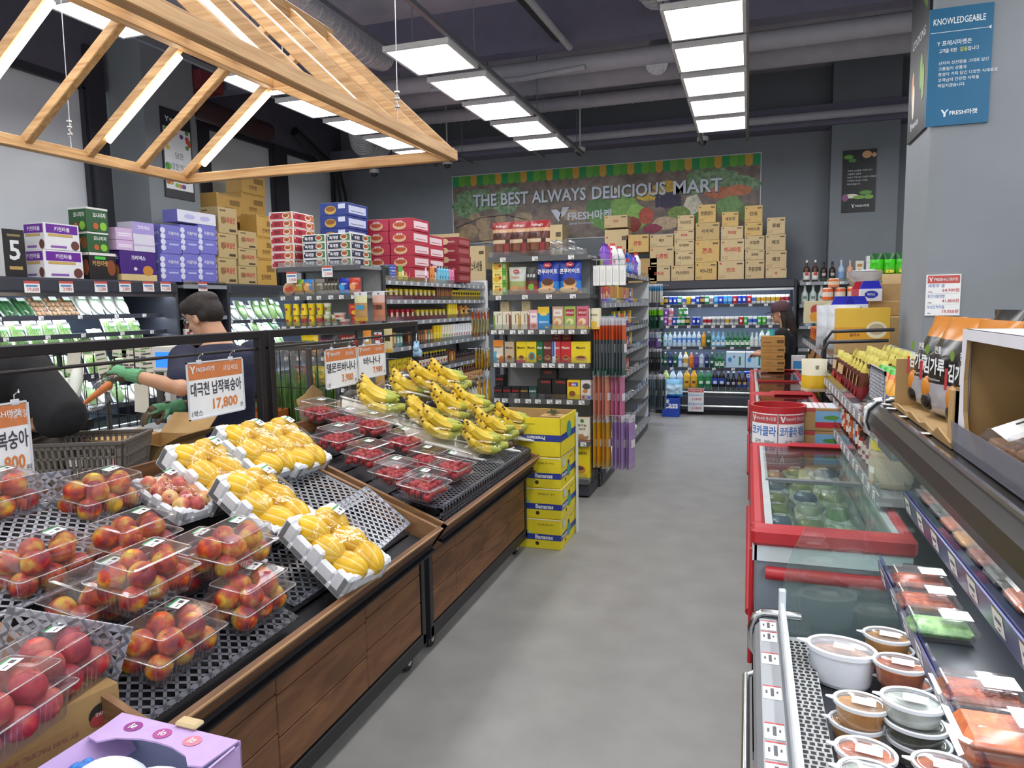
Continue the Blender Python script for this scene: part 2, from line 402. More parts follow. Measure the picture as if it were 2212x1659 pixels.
for i, (x, y, rx, ry) in enumerate(((.28, .20, .17, .13), (.55, .33, .13, .12), (.6, .13, .14, .13), (.86, .38, .10, .07), (1.25, .36, .16, .11), (1.6, .25, .13, .09), (2.05, .38, .15, .09), (1.05, .15, .16, .12), (.4, .44, .1, .06), (1.5, .12, .17, .11))): blob(x, y, rx, ry, pot, .0012 + i * 2e-5, .04)
veg = [('#5d8f3e', 2.62, .34, .26, .22), ('#79a84c', 2.9, .45, .22, .2), ('#3f7a35', 2.5, .5, .2, .12), ('#8fbf5a', 3.1, .3, .18, .2), ('#4b2f55', 3.6, .52, .16, .13), ('#d3b544', 3.3, .6, .2, .07), ('#c8a53c', 3.55, .72, .2, .09), ('#b9503a', 3.25, .3, .12, .13), ('#8f3528', 3.05, .18, .12, .12), ('#d6d2c0', 3.95, .42, .14, .16), ('#7c9a4d', 3.75, .3, .18, .12), ('#b3603a', 4.35, .58, .22, .09), ('#c06f45', 4.6, .6, .2, .08), ('#6f9c58', 4.5, .36, .2, .16), ('#c7b091', 3.55, .18, .2, .1), ('#93304f', 3.35, .1, .14, .07), ('#4f8a3e', 4.1, .2, .2, .12), ('#ddd6c8', 2.75, .72, .05, .05), ('#5b7a3a', 4.75, .25, .14, .14)]
for i, (c, x, y, rx, ry) in enumerate(veg): blob(x, y, rx, ry, mat('printed_veg_%d' % i, c, .45, scale=22, var=.25), .0012 + i * 2e-5, .12)
for i in range(22):
 x = 3.42 + (i % 6) * .065; y = .45 + (i // 6) * .05
 blob(x, y, .036, .034, mat('printed_grape', '#33304f', .45, scale=30, var=.3), .0018 + i * 1e-5, .03, 10)
wire = C('#2b2b30')
b.tube([(.05, .27, .002), (.5, .42, .002), (.95, .44, .002), (1.3, .35, .002)], .006, wire, 5, M=BN)
b.tube([(.05, .18, .002), (.3, .02, .002), (.75, .05, .002), (1.2, .2, .002)], .006, wire, 5, M=BN)
aw = {'G': C('#1f9a5a'), 'L': C('#6cb33e'), 'M': C('#57a63c'), 'Y': C('#d6a63f')}
n = 45; sw = (bw - .03) / n
for i in range(n):
 m = aw['GLMY'[i % 4]] if i % 4 else aw['G']
 x0 = .015 + i * sw
 pts = [(x0, bh - .015), (x0, bh - .14)] + [(x0 + sw / 2 - sw / 2 * math.cos(PI * k / 6), bh - .14 - .05 * math.sin(PI * k / 6)) for k in range(1, 6)] + [(x0 + sw, bh - .14), (x0 + sw, bh - .015)]
 b.add([(p[0], p[1], .002) for p in pts], [tuple(range(len(pts)))], m, M=BN)
sil = mat('silver_letter', '#cdd6e4', .4)
olv = C('#3f4f48')
for st, x0, x1 in (('THE BEST ALWAYS', .38, 2.3), ('DELICIOUS', 2.4, 3.55), ('MART', 3.66, 4.38)):
 b.text(st, (x0 + x1) / 2 + .012, .585, .205, olv, BN, .0026, .045, w=x1 - x0)
 b.text(st, (x0 + x1) / 2, .60, .20, sil, BN, .012, .02, w=x1 - x0)
lx, ly, lh = 1.72, .28, .2
b.prism([(lx, ly + lh), (lx + .1, ly + lh), (lx + .18, ly + .12), (lx + .13, ly)], .008, sil, BN)
for k in range(4): b.prism([(lx + .13 + k * .028, ly + .05 + k * .02), (lx + .15 + k * .028, ly + .05 + k * .02), (lx + .22 + k * .028, ly + lh + .03), (lx + .2 + k * .028, ly + lh + .03)], .008, sil, BN)
b.text('FRESH마켓', 2.0, .29, .15, sil, BN, .008, .02, align='L')
b.text('Special Convenience', 2.02, .22, .045, sil, BN, .004, 0, align='L')
put('wall_banner', b, None, 'long shop banner with awning stripes and vegetables on the back wall', 'banner')
SM = face((1.02, 5.0, 0), (1, 0, 0), (0, 0, 1))
p0 = PY(1998, 275, 4.99); p1 = PY(2140, 2, 4.99)
x0, z0 = p0.x, p0.z; ww, hh = .72 * .74, .9
p1 = PY(2152, 10, 4.99); ww = p1.x - x0 - .01; hh = PY(2010, 22, 4.99).z - z0
M1 = face((x0, 4.985, z0), (1, 0, 0), (0, 0, 1))
sg = MB().box(x0, x0 + ww, 4.985, 5.0, z0, z0 + hh, C('#0a6088'))
wt = C('#e9eef0')
sg.text('KNOWLEDGEABLE', ww * .06, hh * .86, hh * .055, wt, M1, align='L', wmax=ww * .82, bold=.01)
sg.rect(ww * .03, ww * .96, hh * .795, hh * .799, wt, M1)
sg.poly([(ww * .93, hh * .797, .001), (ww * .97, hh * .78, .001), (ww * .97, hh * .815, .001)], wt, M1)
sg.text('Y 프레시마켓은', ww * .13, hh * .68, hh * .045, wt, M1, align='L', wmax=ww * .55, bold=.01)
sg.text('고객을 위한', ww * .17, hh * .62, hh * .036, wt, M1, align='L', wmax=ww * .28, bold=.008)
sg.text('감동', ww * .5, hh * .62, hh * .036, C('#d8d844'), M1, align='L', wmax=ww * .12, bold=.01)
sg.text('입니다', ww * .625, hh * .62, hh * .036, wt, M1, align='L', wmax=ww * .17, bold=.008)
for i, st in enumerate(('산지의 신선함을 그대로 담긴', '고품질의 상품과', '정성이 가득 담긴 다양한 식재료로', '고객님의 건강한 식탁을', '책임지겠습니다.')):
 sg.text(st, ww * .17, hh * (.52 - .048 * i), hh * .03, wt, M1, align='L', bold=.004)
logo(sg, ww * .24, hh * .075, hh * .062, wt, M1)
put('wall_sign', sg, None, 'blue sign board with white writing on the big pillar', 'sign')
a = PX(1927, 308, 1.02); bq = PX(1959, 40, 1.02)
M2 = face((1.004, 5.62, 2.66), (0, -1, 0), (0, 0, 1)); pw, ph = .52, .98
pz = MB().box(1.004, 1.018, 5.1, 5.62, 2.66, 3.64, C('#16181b'))
pz.text('COOKING', pw / 2, .58, .055, wt, M2, wmax=pw * .7)
for i in range(3): pz.disc(.36 + .04 * i, .86 - .03 * i, .018, .07, C('#6f9b2f'), M2)
for i, (c, x, y) in enumerate((('#d89a5a', .13, .33), ('#e6e2d0', .16, .24), ('#7aa63a', .36, .38), ('#7aa63a', .42, .3))): pz.disc(x, y, .035, .11, C(c), M2, z=.001 + i * .0002)
logo(pz, .1, .06, .05, wt, M2)
put('poster', pz, None, 'narrow black poster on the left side of the big pillar', 'poster')
M3 = face((1.2, 11.085, 2.82), (1, 0, 0), (0, 0, 1))
q = MB().box(1.2, 1.62, 11.085, 11.1, 2.82, 3.66, C('#17191c'))
for i, (c, x, y, rx, ry) in enumerate((('#6aa23c', .07, .75, .06, .03), ('#4f8a35', .12, .7, .05, .025), ('#d9a877', .3, .77, .06, .05), ('#d9a877', .39, .76, .03, .03), ('#e9ead8', .12, .22, .09, .03), ('#7fb04a', .22, .2, .08, .025), ('#5f9a3b', .3, .26, .08, .03), ('#7fb04a', .34, .2, .06, .03), ('#8e5a86', .04, .2, .04, .05))): q.disc(x, y, rx, ry, C(c), M3, z=.001 + i * .0002)
for i, st in enumerate(('고객의 신선함을 그대로 담긴', '고품질의 상품과', '정성이 가득 담긴 다양한 식재료로', '고객님의 건강한 식탁을', '책임지겠습니다.')): q.text(st, .06, .55 - i * .045, .024, wt, M3, align='L')
logo(q, .12, .06, .05, wt, M3)
put('poster', q, None, 'black vegetable poster on the far back pillar', 'poster')
p0 = PX(338, 380, -6.4); M4 = face((-6.385, 6.72, 2.93), (0, 1, 0), (0, 0, 1))
q = MB().box(-6.4, -6.385, 6.72, 7.18, 2.93, 3.94, C('#2a2b33')); q.rect(.02, .44, .1, .8, C('#e9edf0'), M4)
logo(q, .06, .86, .06, wt, M4)
q.text('담은', .25, .46, .07, C('#3a3a3e'), M4); q.text('건강한 먹거리', .24, .33, .07, C('#3a3a3e'), M4, wmax=.34)
for i in range(30):
 s_ = r.random(); x, y = ((.05 + r.random() * .36, .72 + r.random() * .07), (.03 + r.random() * .06, .14 + r.random() * .6), (.37 + r.random() * .06, .14 + r.random() * .6), (.05 + r.random() * .36, .13 + r.random() * .08))[i % 4]
 q.disc(x, y, .03, .026, C(('#4f9a3c', '#7dbb45', '#d98b3a', '#c9483c', '#e3c24a', '#6a4c8f')[r.randrange(6)]), M4, z=.001 + i * 5e-5)
put('poster', q, None, 'white fruit poster in a dark frame on the left pillar', 'poster')
c0 = PY(1998, 682, 4.99); c1 = PY(2077, 592, 4.99)
pw = c1.x - c0.x; ph = c1.z - c0.z
M5 = face((c0.x, 4.99, c0.z), (1, 0, 0), (0, 0, 1))
q = MB().box(c0.x, c1.x, 4.99, 5.0, c0.z, c1.z, C('#f2f2f2'))
q.rect(.006, pw - .006, ph * .79, ph * .98, C('#c4554f'), M5)
logo(q, pw * .06, ph * .83, ph * .11, wt, M5); q.text('인기상품', pw * .54, ph * .85, ph * .07, wt, M5, align='L', wmax=pw * .38)
for i, (nm, kg, pr) in enumerate((('새청무 쌀', '20kg', '64,900'), ('왕건이탈낸쌀', '10kg', '41,800'), ('보성간척지쌀', '4kg', '19,950'))):
 y = ph * (.64 - .26 * i)
 q.text(nm, pw * .05, y + ph * .05, ph * .085, C('#2f62b5'), M5, align='L', wmax=pw * .5)
 q.text(kg, pw * .06, y - ph * .085, ph * .045, C('#333333'), M5, align='L')
 q.text(pr + '원', pw * .96, y - ph * .07, ph * .10, C('#c8383f'), M5, align='R', bold=.01, wmax=pw * .6)
 if i: q.rect(.006, pw - .006, y + ph * .155, y + ph * .16, C('#b8b8b8'), M5)
put('price_poster', q, None, 'white rice price list with red header on the big pillar', 'price list')
# wood
def wood(name, c1, c2, stretch, scale=3., rough=.55, bump=.15):
 if name in MATS: return MATS[name]
 m, t, N, L = nt(name)
 out = N('ShaderNodeOutputMaterial'); b = N('ShaderNodeBsdfPrincipled'); L(b.outputs[0], out.inputs[0])
 tc = N('ShaderNodeTexCoord'); mp = N('ShaderNodeMapping'); mp.inputs['Scale'].default_value = stretch; L(tc.outputs['Object'], mp.inputs[0])
 n1 = N('ShaderNodeTexNoise'); n1.inputs['Scale'].default_value = scale; n1.inputs['Detail'].default_value = 6; n1.inputs['Distortion'].default_value = .8; L(mp.outputs[0], n1.inputs[0])
 n2 = N('ShaderNodeTexNoise'); n2.inputs['Scale'].default_value = 2.2; n2.inputs['Detail'].default_value = 3; L(tc.outputs['Object'], n2.inputs[0])
 rp = N('ShaderNodeValToRGB'); rp.color_ramp.elements[0].position = .32; rp.color_ramp.elements[1].position = .68
 rp.color_ramp.elements[0].color = (*lin(c1), 1); rp.color_ramp.elements[1].color = (*lin(c2), 1); L(n1.outputs[0], rp.inputs[0])
 mx = N('ShaderNodeMix'); mx.data_type = 'RGBA'; mx.blend_type = 'MULTIPLY'; mx.inputs[0].default_value = .35
 L(rp.outputs[0], mx.inputs[6]); L(n2.outputs[0], mx.inputs[7]); L(mx.outputs[2], b.inputs['Base Color'])
 b.inputs['Roughness'].default_value = rough
 bp = N('ShaderNodeBump'); bp.inputs['Strength'].default_value = bump; bp.inputs['Distance'].default_value = .004; L(n1.outputs[0], bp.inputs['Height']); L(bp.outputs[0], b.inputs['Normal'])
 MATS[name] = m
 return m
walnut_y = wood('stained_wood_along', '#64412a', '#94663f', (9, .8, 9), 3.)
walnut_plank = wood('stained_wood_plank', '#67432a', '#8f623e', (8, 1.1, 5), 3.)
walnut_x = wood('stained_wood_across', '#83603f', '#a98059', (.8, 9, 9), 3.)
ash_y = wood('pale_canopy_wood', '#b98a56', '#e0b682', (16, .8, 16), 3., .5, .1)
ash_x = wood('pale_canopy_wood_across', '#b98a56', '#e0b682', (.8, 16, 16), 3., .5, .1)
edge_m = wood('worn_wood_edge', '#a57d52', '#bd9669', (9, .8, 9), 3.)
clearp = clear('clear_tray_plastic', '#dfe2ea', .10, .14, .1, '#cfd2da', .45)
smokep = clear('smoky_tray_plastic', '#8f939c', .12, .18, .12, '#6f737b', .5)
clamp = clear('clamshell_plastic', '#f6f6f9', .03, .06, .10, '#ffffff', .36)
film = clear('stretch_film', '#fdfdfd', .008, .05, .04, '#ffffff', .24, bump=.3)
glass = clear('display_glass', '#f0f7f4', .02, .07, .02, '#dfeeea', .34)
acryl = clear('clear_acrylic', '#f2f4f4', .02, .08, .04, '#ffffff', .6)
# wooden produce stands
FX, LX, LZ = -1.38, -1.275, .635         # front panel, lip edge
SX0, SZ0, SLOPE = -1.30, .585, .40
def slope_z(x): return SZ0 + (SX0 - x) * SLOPE
SN = Vector((SLOPE, 0, 1)).normalized()
SA = math.atan(SLOPE)
def PS(x, y, h=0.):
 """point of the tilted stand top (h above it) seen at a photo position"""
 d = ray(x, y); o = CAM
 t = (SZ0 + h + SX0 * SLOPE - SLOPE * o.x - o.z) / (d.z + SLOPE * d.x)
 return o + d * t
def stand(y0, y1, label, seams, far_end):
 t = thing('produce_stand', label, 'display stand', TR(0, 0, 0), 'wooden produce stands')
 fr = MB()
 for yy in (y0 + .02, y1 - .02):
  fr.beam((FX - .01, yy, .09), (FX - .01, yy, .56), .035, .035, black_metal)
  fr.beam((-2.26, yy, .09), (-2.26, yy, .95), .035, .035, black_metal)
  fr.beam((FX - .01, yy, .10), (-2.26, yy, .10), .035, .035, black_metal)
 fr.beam((FX - .01, y0, .11), (FX - .01, y1, .11), .035, .06, black_metal)
 fr.beam((-2.26, y0, .11), (-2.26, y1, .11), .035, .06, black_metal)
 put('frame', fr, parent=t)
 ys = [y0 + .045] + seams + [y1 - .045]
 for i in range(len(ys) - 1):
  mb = MB(); z = .15; k = 0
  hs = (.13, .14, .15) if i % 2 else (.15, .13, .14)
  for h in hs:
   mb.cbox(FX - .012, FX + .004, ys[i] + .0015, ys[i + 1] - .0015, z, z + h - .004, walnut_plank, .003); z += h
  put('front_panel', mb, parent=t)
 lip = MB()
 M = face((FX, y0, .49), (0, 1, 0), (LX - FX, 0, LZ - .49)); L = math.hypot(LX - FX, LZ - .49)
 lip.prism([(0, 0), (y1 - y0, 0), (y1 - y0, L), (0, L)], -.022, walnut_y, M)
 lip.beam((LX - .012, y0, LZ + .001), (LX - .012, y1, LZ + .001), .026, .006, edge_m)
 put('front_lip', lip, parent=t)
 for yy in ((y0, y1) if far_end else (y0, y1)):
  e = MB(); s_ = .02 if yy == y0 else -.02
  pts = [(FX, .49), (LX, LZ), (-2.29, slope_z(-2.29) + .05), (-2.29, slope_z(-2.29) - .06)]
  e.prism([(p[0], p[1]) for p in pts], s_ if yy == y0 else s_, walnut_x, face((0, yy, 0), (1, 0, 0), (0, 0, 1)) @ Matrix.Diagonal((1, 1, -1, 1)))
  put('side_board', e, parent=t)
 put('back_board', MB().box(-2.31, -2.29, y0, y1, slope_z(-2.29) - .06, slope_z(-2.29) + .03, walnut_y), parent=t)
 tp = MB()
 for k in range(8):
  xa = -1.31 - k * .122; xb = xa - .112
  tp.add([(xa, y0 + .02, slope_z(xa) - .03), (xb, y0 + .02, slope_z(xb) - .03), (xb, y1 - .02, slope_z(xb) - .03), (xa, y1 - .02, slope_z(xa) - .03)], [(0, 3, 2, 1)], mat('dark_slat', '#2b2b2f', .6))
 tp.add([(-1.3, y0 + .02, slope_z(-1.3) - .045), (-2.3, y0 + .02, slope_z(-2.3) - .045), (-2.3, y1 - .02, slope_z(-2.3) - .045), (-1.3, y1 - .02, slope_z(-1.3) - .045)], [(0, 3, 2, 1)], C('#15151a'))
 put('slatted_top', tp, parent=t)
 for (xx, yy) in ((FX - .05, y0 + .1), (FX - .05, y1 - .1), (-2.2, y0 + .1), (-2.2, y1 - .1)):
  c = put('caster', MB().cyl((xx - .014, yy, .04), (xx + .014, yy, .04), .04, C('#1d1d20'), 18), parent=t)
  h = MB().box(xx - .024, xx + .024, yy - .02, yy + .02, .082, .09, chrome).beam((xx + .02, yy, .035), (xx + .02, yy, .085), .02, .004, chrome).beam((xx - .02, yy, .035), (xx - .02, yy, .085), .02, .004, chrome)
  h.cyl((xx + .014, yy, .04), (xx + .019, yy, .04), .018, chrome, 12)
  put('bracket', h, parent=c)
 return t
stand(1.22, 2.83, 'nearest brown wooden produce stand, holding peaches and yellow melons', [1.76, 2.31], False)
stand(2.875, 4.40, 'brown wooden produce stand holding tomatoes and bananas, further up the aisle', [3.2, 3.58, 4.02], True)
RX = -2.34
def sign_frame(y0, y1, label):
 t = thing('sign_frame', label, 'frame', TR(), 'black sign frames')
 put('top_bar', MB().beam((RX, y0, 1.495), (RX, y1, 1.495), .04, .04, black_metal), parent=t)
 for yy in (y0 + .02, y1 - .02): put('post', MB().beam((RX, yy, .06), (RX, yy, 1.48), .04, .04, black_metal), parent=t)
 m = MB().cyl((RX, y0, 1.425), (RX, y1, 1.425), .007, black_metal, 8); ym = (y0 + y1) / 2 + .02
 m.beam((RX, ym, 1.425), (RX, ym, 1.48), .012, .012, black_metal)
 put('hanging_rod', m, parent=t)
sign_frame(.75, 3.03, 'black steel sign frame behind the nearest produce stand')
sign_frame(3.07, 4.80, 'black steel sign frame behind the banana stand')
# wooden canopy frame over the stands
XL, XR, XM, ZB, ZR, YF, YN = -3.60, -1.67, -2.88, 2.50, 3.05, 3.99, -.9
t = thing('wooden_canopy', 'pale wooden house-shaped canopy frame with tube lights over the produce', 'canopy', TR())
put('left_rail', MB().beam((XL, YN, ZB), (XL, YF + .02, ZB), .05, .06, ash_y), parent=t)
put('right_rail', MB().beam((XR, YN, ZB), (XR, YF + .02, ZB), .05, .06, ash_y), parent=t)
put('end_tie', MB().beam((XL, YF, ZB), (XR, YF, ZB), .045, .06, ash_x), parent=t)
XT, ZT_ = -2.47, 3.27
put('side_beam', MB().beam((XM, YN, ZR), (XM, YF + .02, ZR), .06, .10, ash_y), parent=t)
put('ridge_beam', MB().beam((XT, YN, ZT_), (XT, YF + .02, ZT_), .05, .08, ash_y), parent=t)
put('gable_beam', MB().beam((XM, YF - .02, ZR), (XR, YF - .02, ZB), .05, .08, ash_x), parent=t)
tube_glow = emat('warm_tube_glow', '#fff0d8', LED_POWER)
for i in range(13):
 yy = YF - .03 - .37 * i
 for sx, nm in ((XL, 'left'), (XR, 'right')):
  a = Vector((sx, yy, ZB + .01)); bq = Vector((XM, yy, ZR - .01)) if sx == XL else Vector((XT, yy, ZT_))
  rf = put('rafter', MB().beam(a, bq, .045, .05, ash_x), parent=t)
  if sx == XL: put('rafter', MB().beam(bq + Vector((0, 0, .03)), (XT, yy, ZT_), .045, .05, ash_x), parent=t)
  if i % 2 == 0:
   d = (bq - a).normalized(); nrm = Vector((-d.z, 0, d.x)); nrm = nrm if nrm.z < 0 else -nrm
   p = a + d * .17 + nrm * .045; q = bq - d * .06 + nrm * .045
   put('tube_light', MB().tube([p, q], .016, tube_glow, 10), parent=rf)
wire_m = mat('steel_wire', '#b9bcc2', .3, metal=.8)
for i, (x, y, z) in enumerate(((XL, 3.12, ZB), (XM, 3.0, ZR), (XM + .1, 3.95, ZR - .05), (XL, .6, ZB), (XM, .6, ZR), (XR, 3.3, ZB))):
 mb = MB().cyl((x, y, z + .03), (x + .02, y + .02, 4.9), .0025, wire_m, 5)
 mb.tube([(x - .012, y, z + .09), (x + .014, y, z + .11), (x - .01, y, z + .13), (x + .01, y, z + .16)], .004, wire_m, 5)
 for k in (.1, .14, .17): mb.cbox(x - .012, x + .012, y - .008, y + .008, z + k, z + k + .012, chrome, .002)
 put('hanging_wire', mb, parent=t)
# shelving
tagm = C('#f1f1ee'); ink = C('#55575c'); strip_m = mat('grey_label_strip', '#8f939b', .4); dstrip_m = mat('dark_label_strip', '#57585c', .45)
shelf_m = mat('grey_steel_shelf', '#8e8f92', .45); back_m = mat('pale_shelf_back', '#b7bbbd', .5); post_m = mat('charcoal_post', '#3c3e45', .45)
tg = MB().box(-.024, .024, -.0015, 0, -.016, .018, tagm)
_m = face((0, -.0015, 0), (1, 0, 0), (0, 0, 1))
for yy, ww, hh in ((.010, .034, .003), (-.001, .03, .003)): tg.rect(-ww / 2, ww / 2, yy, yy + hh, ink, _m)
tg.rect(0, .02, -.012, -.005, ink, _m)
TAG_ME = tg.mesh('price_tag')
def FRM(x, y, rz, z=0): return TR(x, y, z, rz)
def shelf_unit(name, label, cat, F, w, depth, zs, base_h=.12, top=None, back=True, tags=9, strip=None, tagx=None, base_depth=None, group=None, lip_guard=True, cap_end=None, endp=True, base_y=0.):
 """steel shelving; local x runs along it, y into it. zs: (height, setback) of each shelf"""
 t = thing(name, label, cat, F, group)
 H = top or max(z for z, s in zs) + .02
 if back: put('back_panel', MB().box(0, w, depth, depth + .03, .02, H, back_m), parent=t)
 if endp:
  for xx in (0, w): put('post', MB().cbox(xx - .015, xx + .015, depth - .03, depth + .02, 0, H, post_m, .004), parent=t)
 put('base', MB().cbox(0, w, base_y, depth, .015, base_h, mat('dark_base_plinth', '#3b3c46', .5), .006), parent=t)
 sm = strip or strip_m
 for zi, (z, sb) in enumerate(zs):
  s = put('shelf', MB().box(0, w, sb, depth, z - .03, z, shelf_m), parent=t)
  put('label_strip', MB().box(0, w, sb - .006, sb, z - .038, z + .006, sm), parent=s)
  if lip_guard: put('clear_guard', MB().box(0.01, w - .01, sb - .002, sb, z + .006, z + .05, acryl), parent=s)
  n = tags[zi] if isinstance(tags, (list, tuple)) else tags
  for k in range(n):
   x = (k + .5) / n * w + RND.uniform(-.02, .02)
   put('price_tag', TAG_ME, TR(max(.03, min(w - .03, x)), sb - .007, z - .017), parent=s)
 return t
G2 = FRM(-2.10, 5.73, 0)
Z2 = [(2.015, 0), (1.70, .0), (1.41, .0), (1.13, .0), (.825, .0), (.475, .0), (.16, -.02)]
shelf_unit('end_cap_shelf', 'end cap shelving of coffee, tea and cereal facing the camera', 'shelving', G2, .86, .42, Z2, .13, 2.03, tags=[3, 4, 10, 10, 9, 8, 1], strip=dstrip_m)
G2S = FRM(-1.22, 6.185, R_(90))
Z2S = [(1.93, .0), (1.62, .0), (1.36, .0), (1.12, .0), (.88, .0), (.62, .0), (.38, .0), (.15, -.03)]
shelf_unit('aisle_shelf', 'long shelving of household goods on the right side of the coffee end cap', 'shelving', G2S, 3.07, .40, Z2S, .13, 1.95, tags=[12, 12, 12, 12, 12, 12, 12, 12])
put('shelf_end_panel', MB().box(-1.62, -1.22, 9.26, 9.30, .05, 1.88, white_trim), None, 'white end panel closing the household goods shelving', 'panel')
G1 = FRM(-4.20, 5.73, 0)
Z1 = [(2.00, 0), (1.735, 0), (1.455, 0), (1.17, 0), (.88, 0), (.55, 0), (.16, -.02)]
shelf_unit('end_cap_shelf', 'end cap shelving of noodles and ramen cups with cartons on top', 'shelving', G1, .88, .42, Z1, .13, 2.02, tags=[0, 7, 9, 7, 6, 5, 3], strip=dstrip_m)
G1S = FRM(-3.32, 6.185, R_(90))
Z1S = [(1.875, 0), (1.69, 0), (1.475, 0), (1.215, 0), (.935, 0), (.65, 0), (.38, 0), (.15, -.03)]
shelf_unit('aisle_shelf', 'long shelving of sauces and bottles on the right side of the ramen end cap', 'shelving', G1S, 2.73, .42, Z1S, .13, 1.9, tags=[17, 17, 15, 15, 14, 12, 5, 5])
put('shelf_end_panel', MB().box(-3.74, -3.30, 8.93, 8.97, .05, 1.95, white_trim), None, 'white end panel closing the sauce shelving', 'panel')
# open refrigerated cases
case_grey = mat('charcoal_case_metal', '#3a3c45', .4); case_in = mat('case_interior', '#8c9ab0', .45); case_lit = emat('case_light_tube', '#f0f7ff', CASE_POWER)
def cooler(name, label, F, w, zs, top=1.93, depth=.85, base=.36, tags=9, ends=(True, True), canopy=.13, inner=case_in, group=None):
 t = thing(name, label, 'refrigerated case', F, group)
 put('canopy', MB().cbox(0, w, -.02, depth, top - canopy, top, case_grey, .02).box(.02, w - .02, .02, .05, top - canopy - .03, top - canopy, chrome), parent=t)
 put('back_panel', MB().box(0, w, depth - .04, depth, .3, top - canopy, inner), parent=t)
 b = MB().cbox(0, w, -.05, depth, .06, base - .08, case_grey, .02)
 b.box(0.0, w, .0, depth - .06, 0, .06, C('#17171b'))
 put('base', b, parent=t)
 put('bumper', MB().cyl((0, -.055, .13), (w, -.055, .13), .018, chrome, 10).cyl((0, -.05, base - .03), (w, -.05, base - .03), .014, chrome, 10), parent=t)
 put('front_glass', MB().box(0, w, -.05, -.044, base - .08, base + .05, glass), parent=t)
 for k, xx in enumerate((0, w)):
  if ends[k]: put('end_panel', MB().cbox(xx - .02, xx + .02, .0, depth, .05, top - .02, case_grey, .01), parent=t)
 lt = put('tube_light', MB().box(.05, w - .05, .10, .13, top - canopy - .012, top - canopy - .002, case_lit), parent=t)
 for zi, (z, sb) in enumerate(zs):
  s = put('shelf', MB().box(.02, w - .02, sb, depth - .05, z - .025, z, mat('slate_case_shelf', '#8a95a6', .4)), parent=t)
  put('label_strip', MB().box(.02, w - .02, sb - .008, sb, z - .04, z + .004, case_grey), parent=s)
  if z > .5: put('shelf_light', MB().box(.05, w - .05, sb + .03, sb + .05, z - .034, z - .026, case_lit), parent=s)
  n = tags[zi] if isinstance(tags, (list, tuple)) else tags
  for k in range(n):
   put('price_tag', TAG_ME, TR((k + .5) / n * (w - .1) + .05 + RND.uniform(-.03, .03), sb - .009, z - .018), parent=s)
 return t
BF = FRM(-1.28, 10.55, 0)
ZBF = [(1.58, .12), (1.28, .10), (.975, .08), (.675, .05), (.36, .02)]
cooler('drinks_cooler', 'open drinks cooler against the back wall full of cans and bottles', BF, 1.88, ZBF, 1.925, .82, .36, [8, 11, 8, 6, 0])
LC = FRM(-5.85, 2.6, R_(90))
ZLC = [(1.595, .20), (1.42, .16), (1.27, .12), (1.03, .08), (.72, .04)]
cooler('produce_cooler', 'long open cooler of vegetables along the left windows', LC, 3.62, ZLC, 1.93, .98, .55, [9, 9, 9, 9, 0])
LC2 = FRM(-5.85, 7.03, R_(90))
cooler('produce_cooler', 'further open cooler of vegetables, past the grey jar shelf', LC2, 2.9, [(1.49, .2), (1.3, .14), (1.06, .08), (.8, .04)], 1.93, .98, .5, [7, 7, 6, 5])
LU = FRM(-5.83, 6.29, R_(90))
shelf_unit('jar_shelf', 'narrow grey shelving of jars between the two vegetable coolers', 'shelving', LU, .68, .6, [(1.9, 0), (1.55, .02), (1.30, .02), (1.05, .02), (.8, .02), (.4, 0)], .15, 1.92, tags=[0, 3, 3, 3, 3, 2])
LQ = FRM(.66, 10.62, 0)
shelf_unit('liquor_shelf', 'grey wall shelving of liquor bottles right of the drinks cooler', 'shelving', LQ, 1.9, .45, [(1.86, 0), (1.555, 0), (1.26, 0), (.95, 0), (.6, 0), (.2, 0)], .15, 1.9, tags=[9, 8, 6, 6, 3, 3])
GR = FRM(.45, 4.72, R_(-90))
shelf_unit('aisle_shelf', 'sauce and packet shelving on the right, behind the side dish case', 'shelving', GR, 2.0, .42, [(1.145, 0), (.925, 0), (.62, .09), (.2, .09)], .13, 1.20, tags=[14, 14, 3, 2], base_y=.09)
GF = FRM(.525, 7.75, R_(-90))
shelf_unit('aisle_shelf', 'further packet shelving on the right, behind the red freezers', 'shelving', GF, 2.75, .45, [(1.235, 0), (1.0, 0), (.72, .0), (.2, .0)], .13, 1.28, tags=[14, 14, 4, 2])
shelf_unit('aisle_shelf', 'shelving behind the right packet shelving, beyond the big pillar', 'shelving', FRM(1.75, 5.8, R_(90)), 2.35, .72, [(1.235, 0), (.9, 0), (.5, 0)], .13, 1.24, tags=0)
shelf_unit('aisle_shelf', 'shelving on the hidden left side of the sauce gondola', 'shelving', FRM(-4.21, 8.9, R_(-90)), 2.68, .42, [(1.9, 0), (1.4, 0), (.9, 0), (.4, 0)], .13, 1.9, tags=0)
# side dish case (near right)
YE, YB = 2.27, .55
t = thing('side_dish_case', 'low open refrigerated case of side dishes at the near right', 'refrigerated case', TR())
cg = mat('case_side_grey', '#7f8790', .45); dk = mat('case_deck_black', '#26282e', .35)
b = MB().box(.06, 1.0, YB, YE, .06, .55, cg); b.box(.1, .95, YB + .05, YE - .05, 0, .06, C('#17171b'))
put('body', b, parent=t)
bp = MB()
prof = [(.055, .50), (.035, .53), (.030, .58), (.036, .615), (.05, .632), (.085, .64), (.105, .635), (.105, .52)]
bp.prism([(p[0], p[1]) for p in prof], YE - YB - .02, mat('case_bumper_grey', '#8c9096', .4), face((0, YE - .02, 0), (1, 0, 0), (0, 0, 1)))
put('bumper', bp, parent=t)
ec = MB().tube([(.10, YE - .0, .50), (.05, YE, .505), (.028, YE, .54), (.027, YE, .60), (.04, YE, .64), (.06, YE, .652), (.17, YE, .652)], .014, chrome, 8)
put('bumper_cap', ec, parent=t)
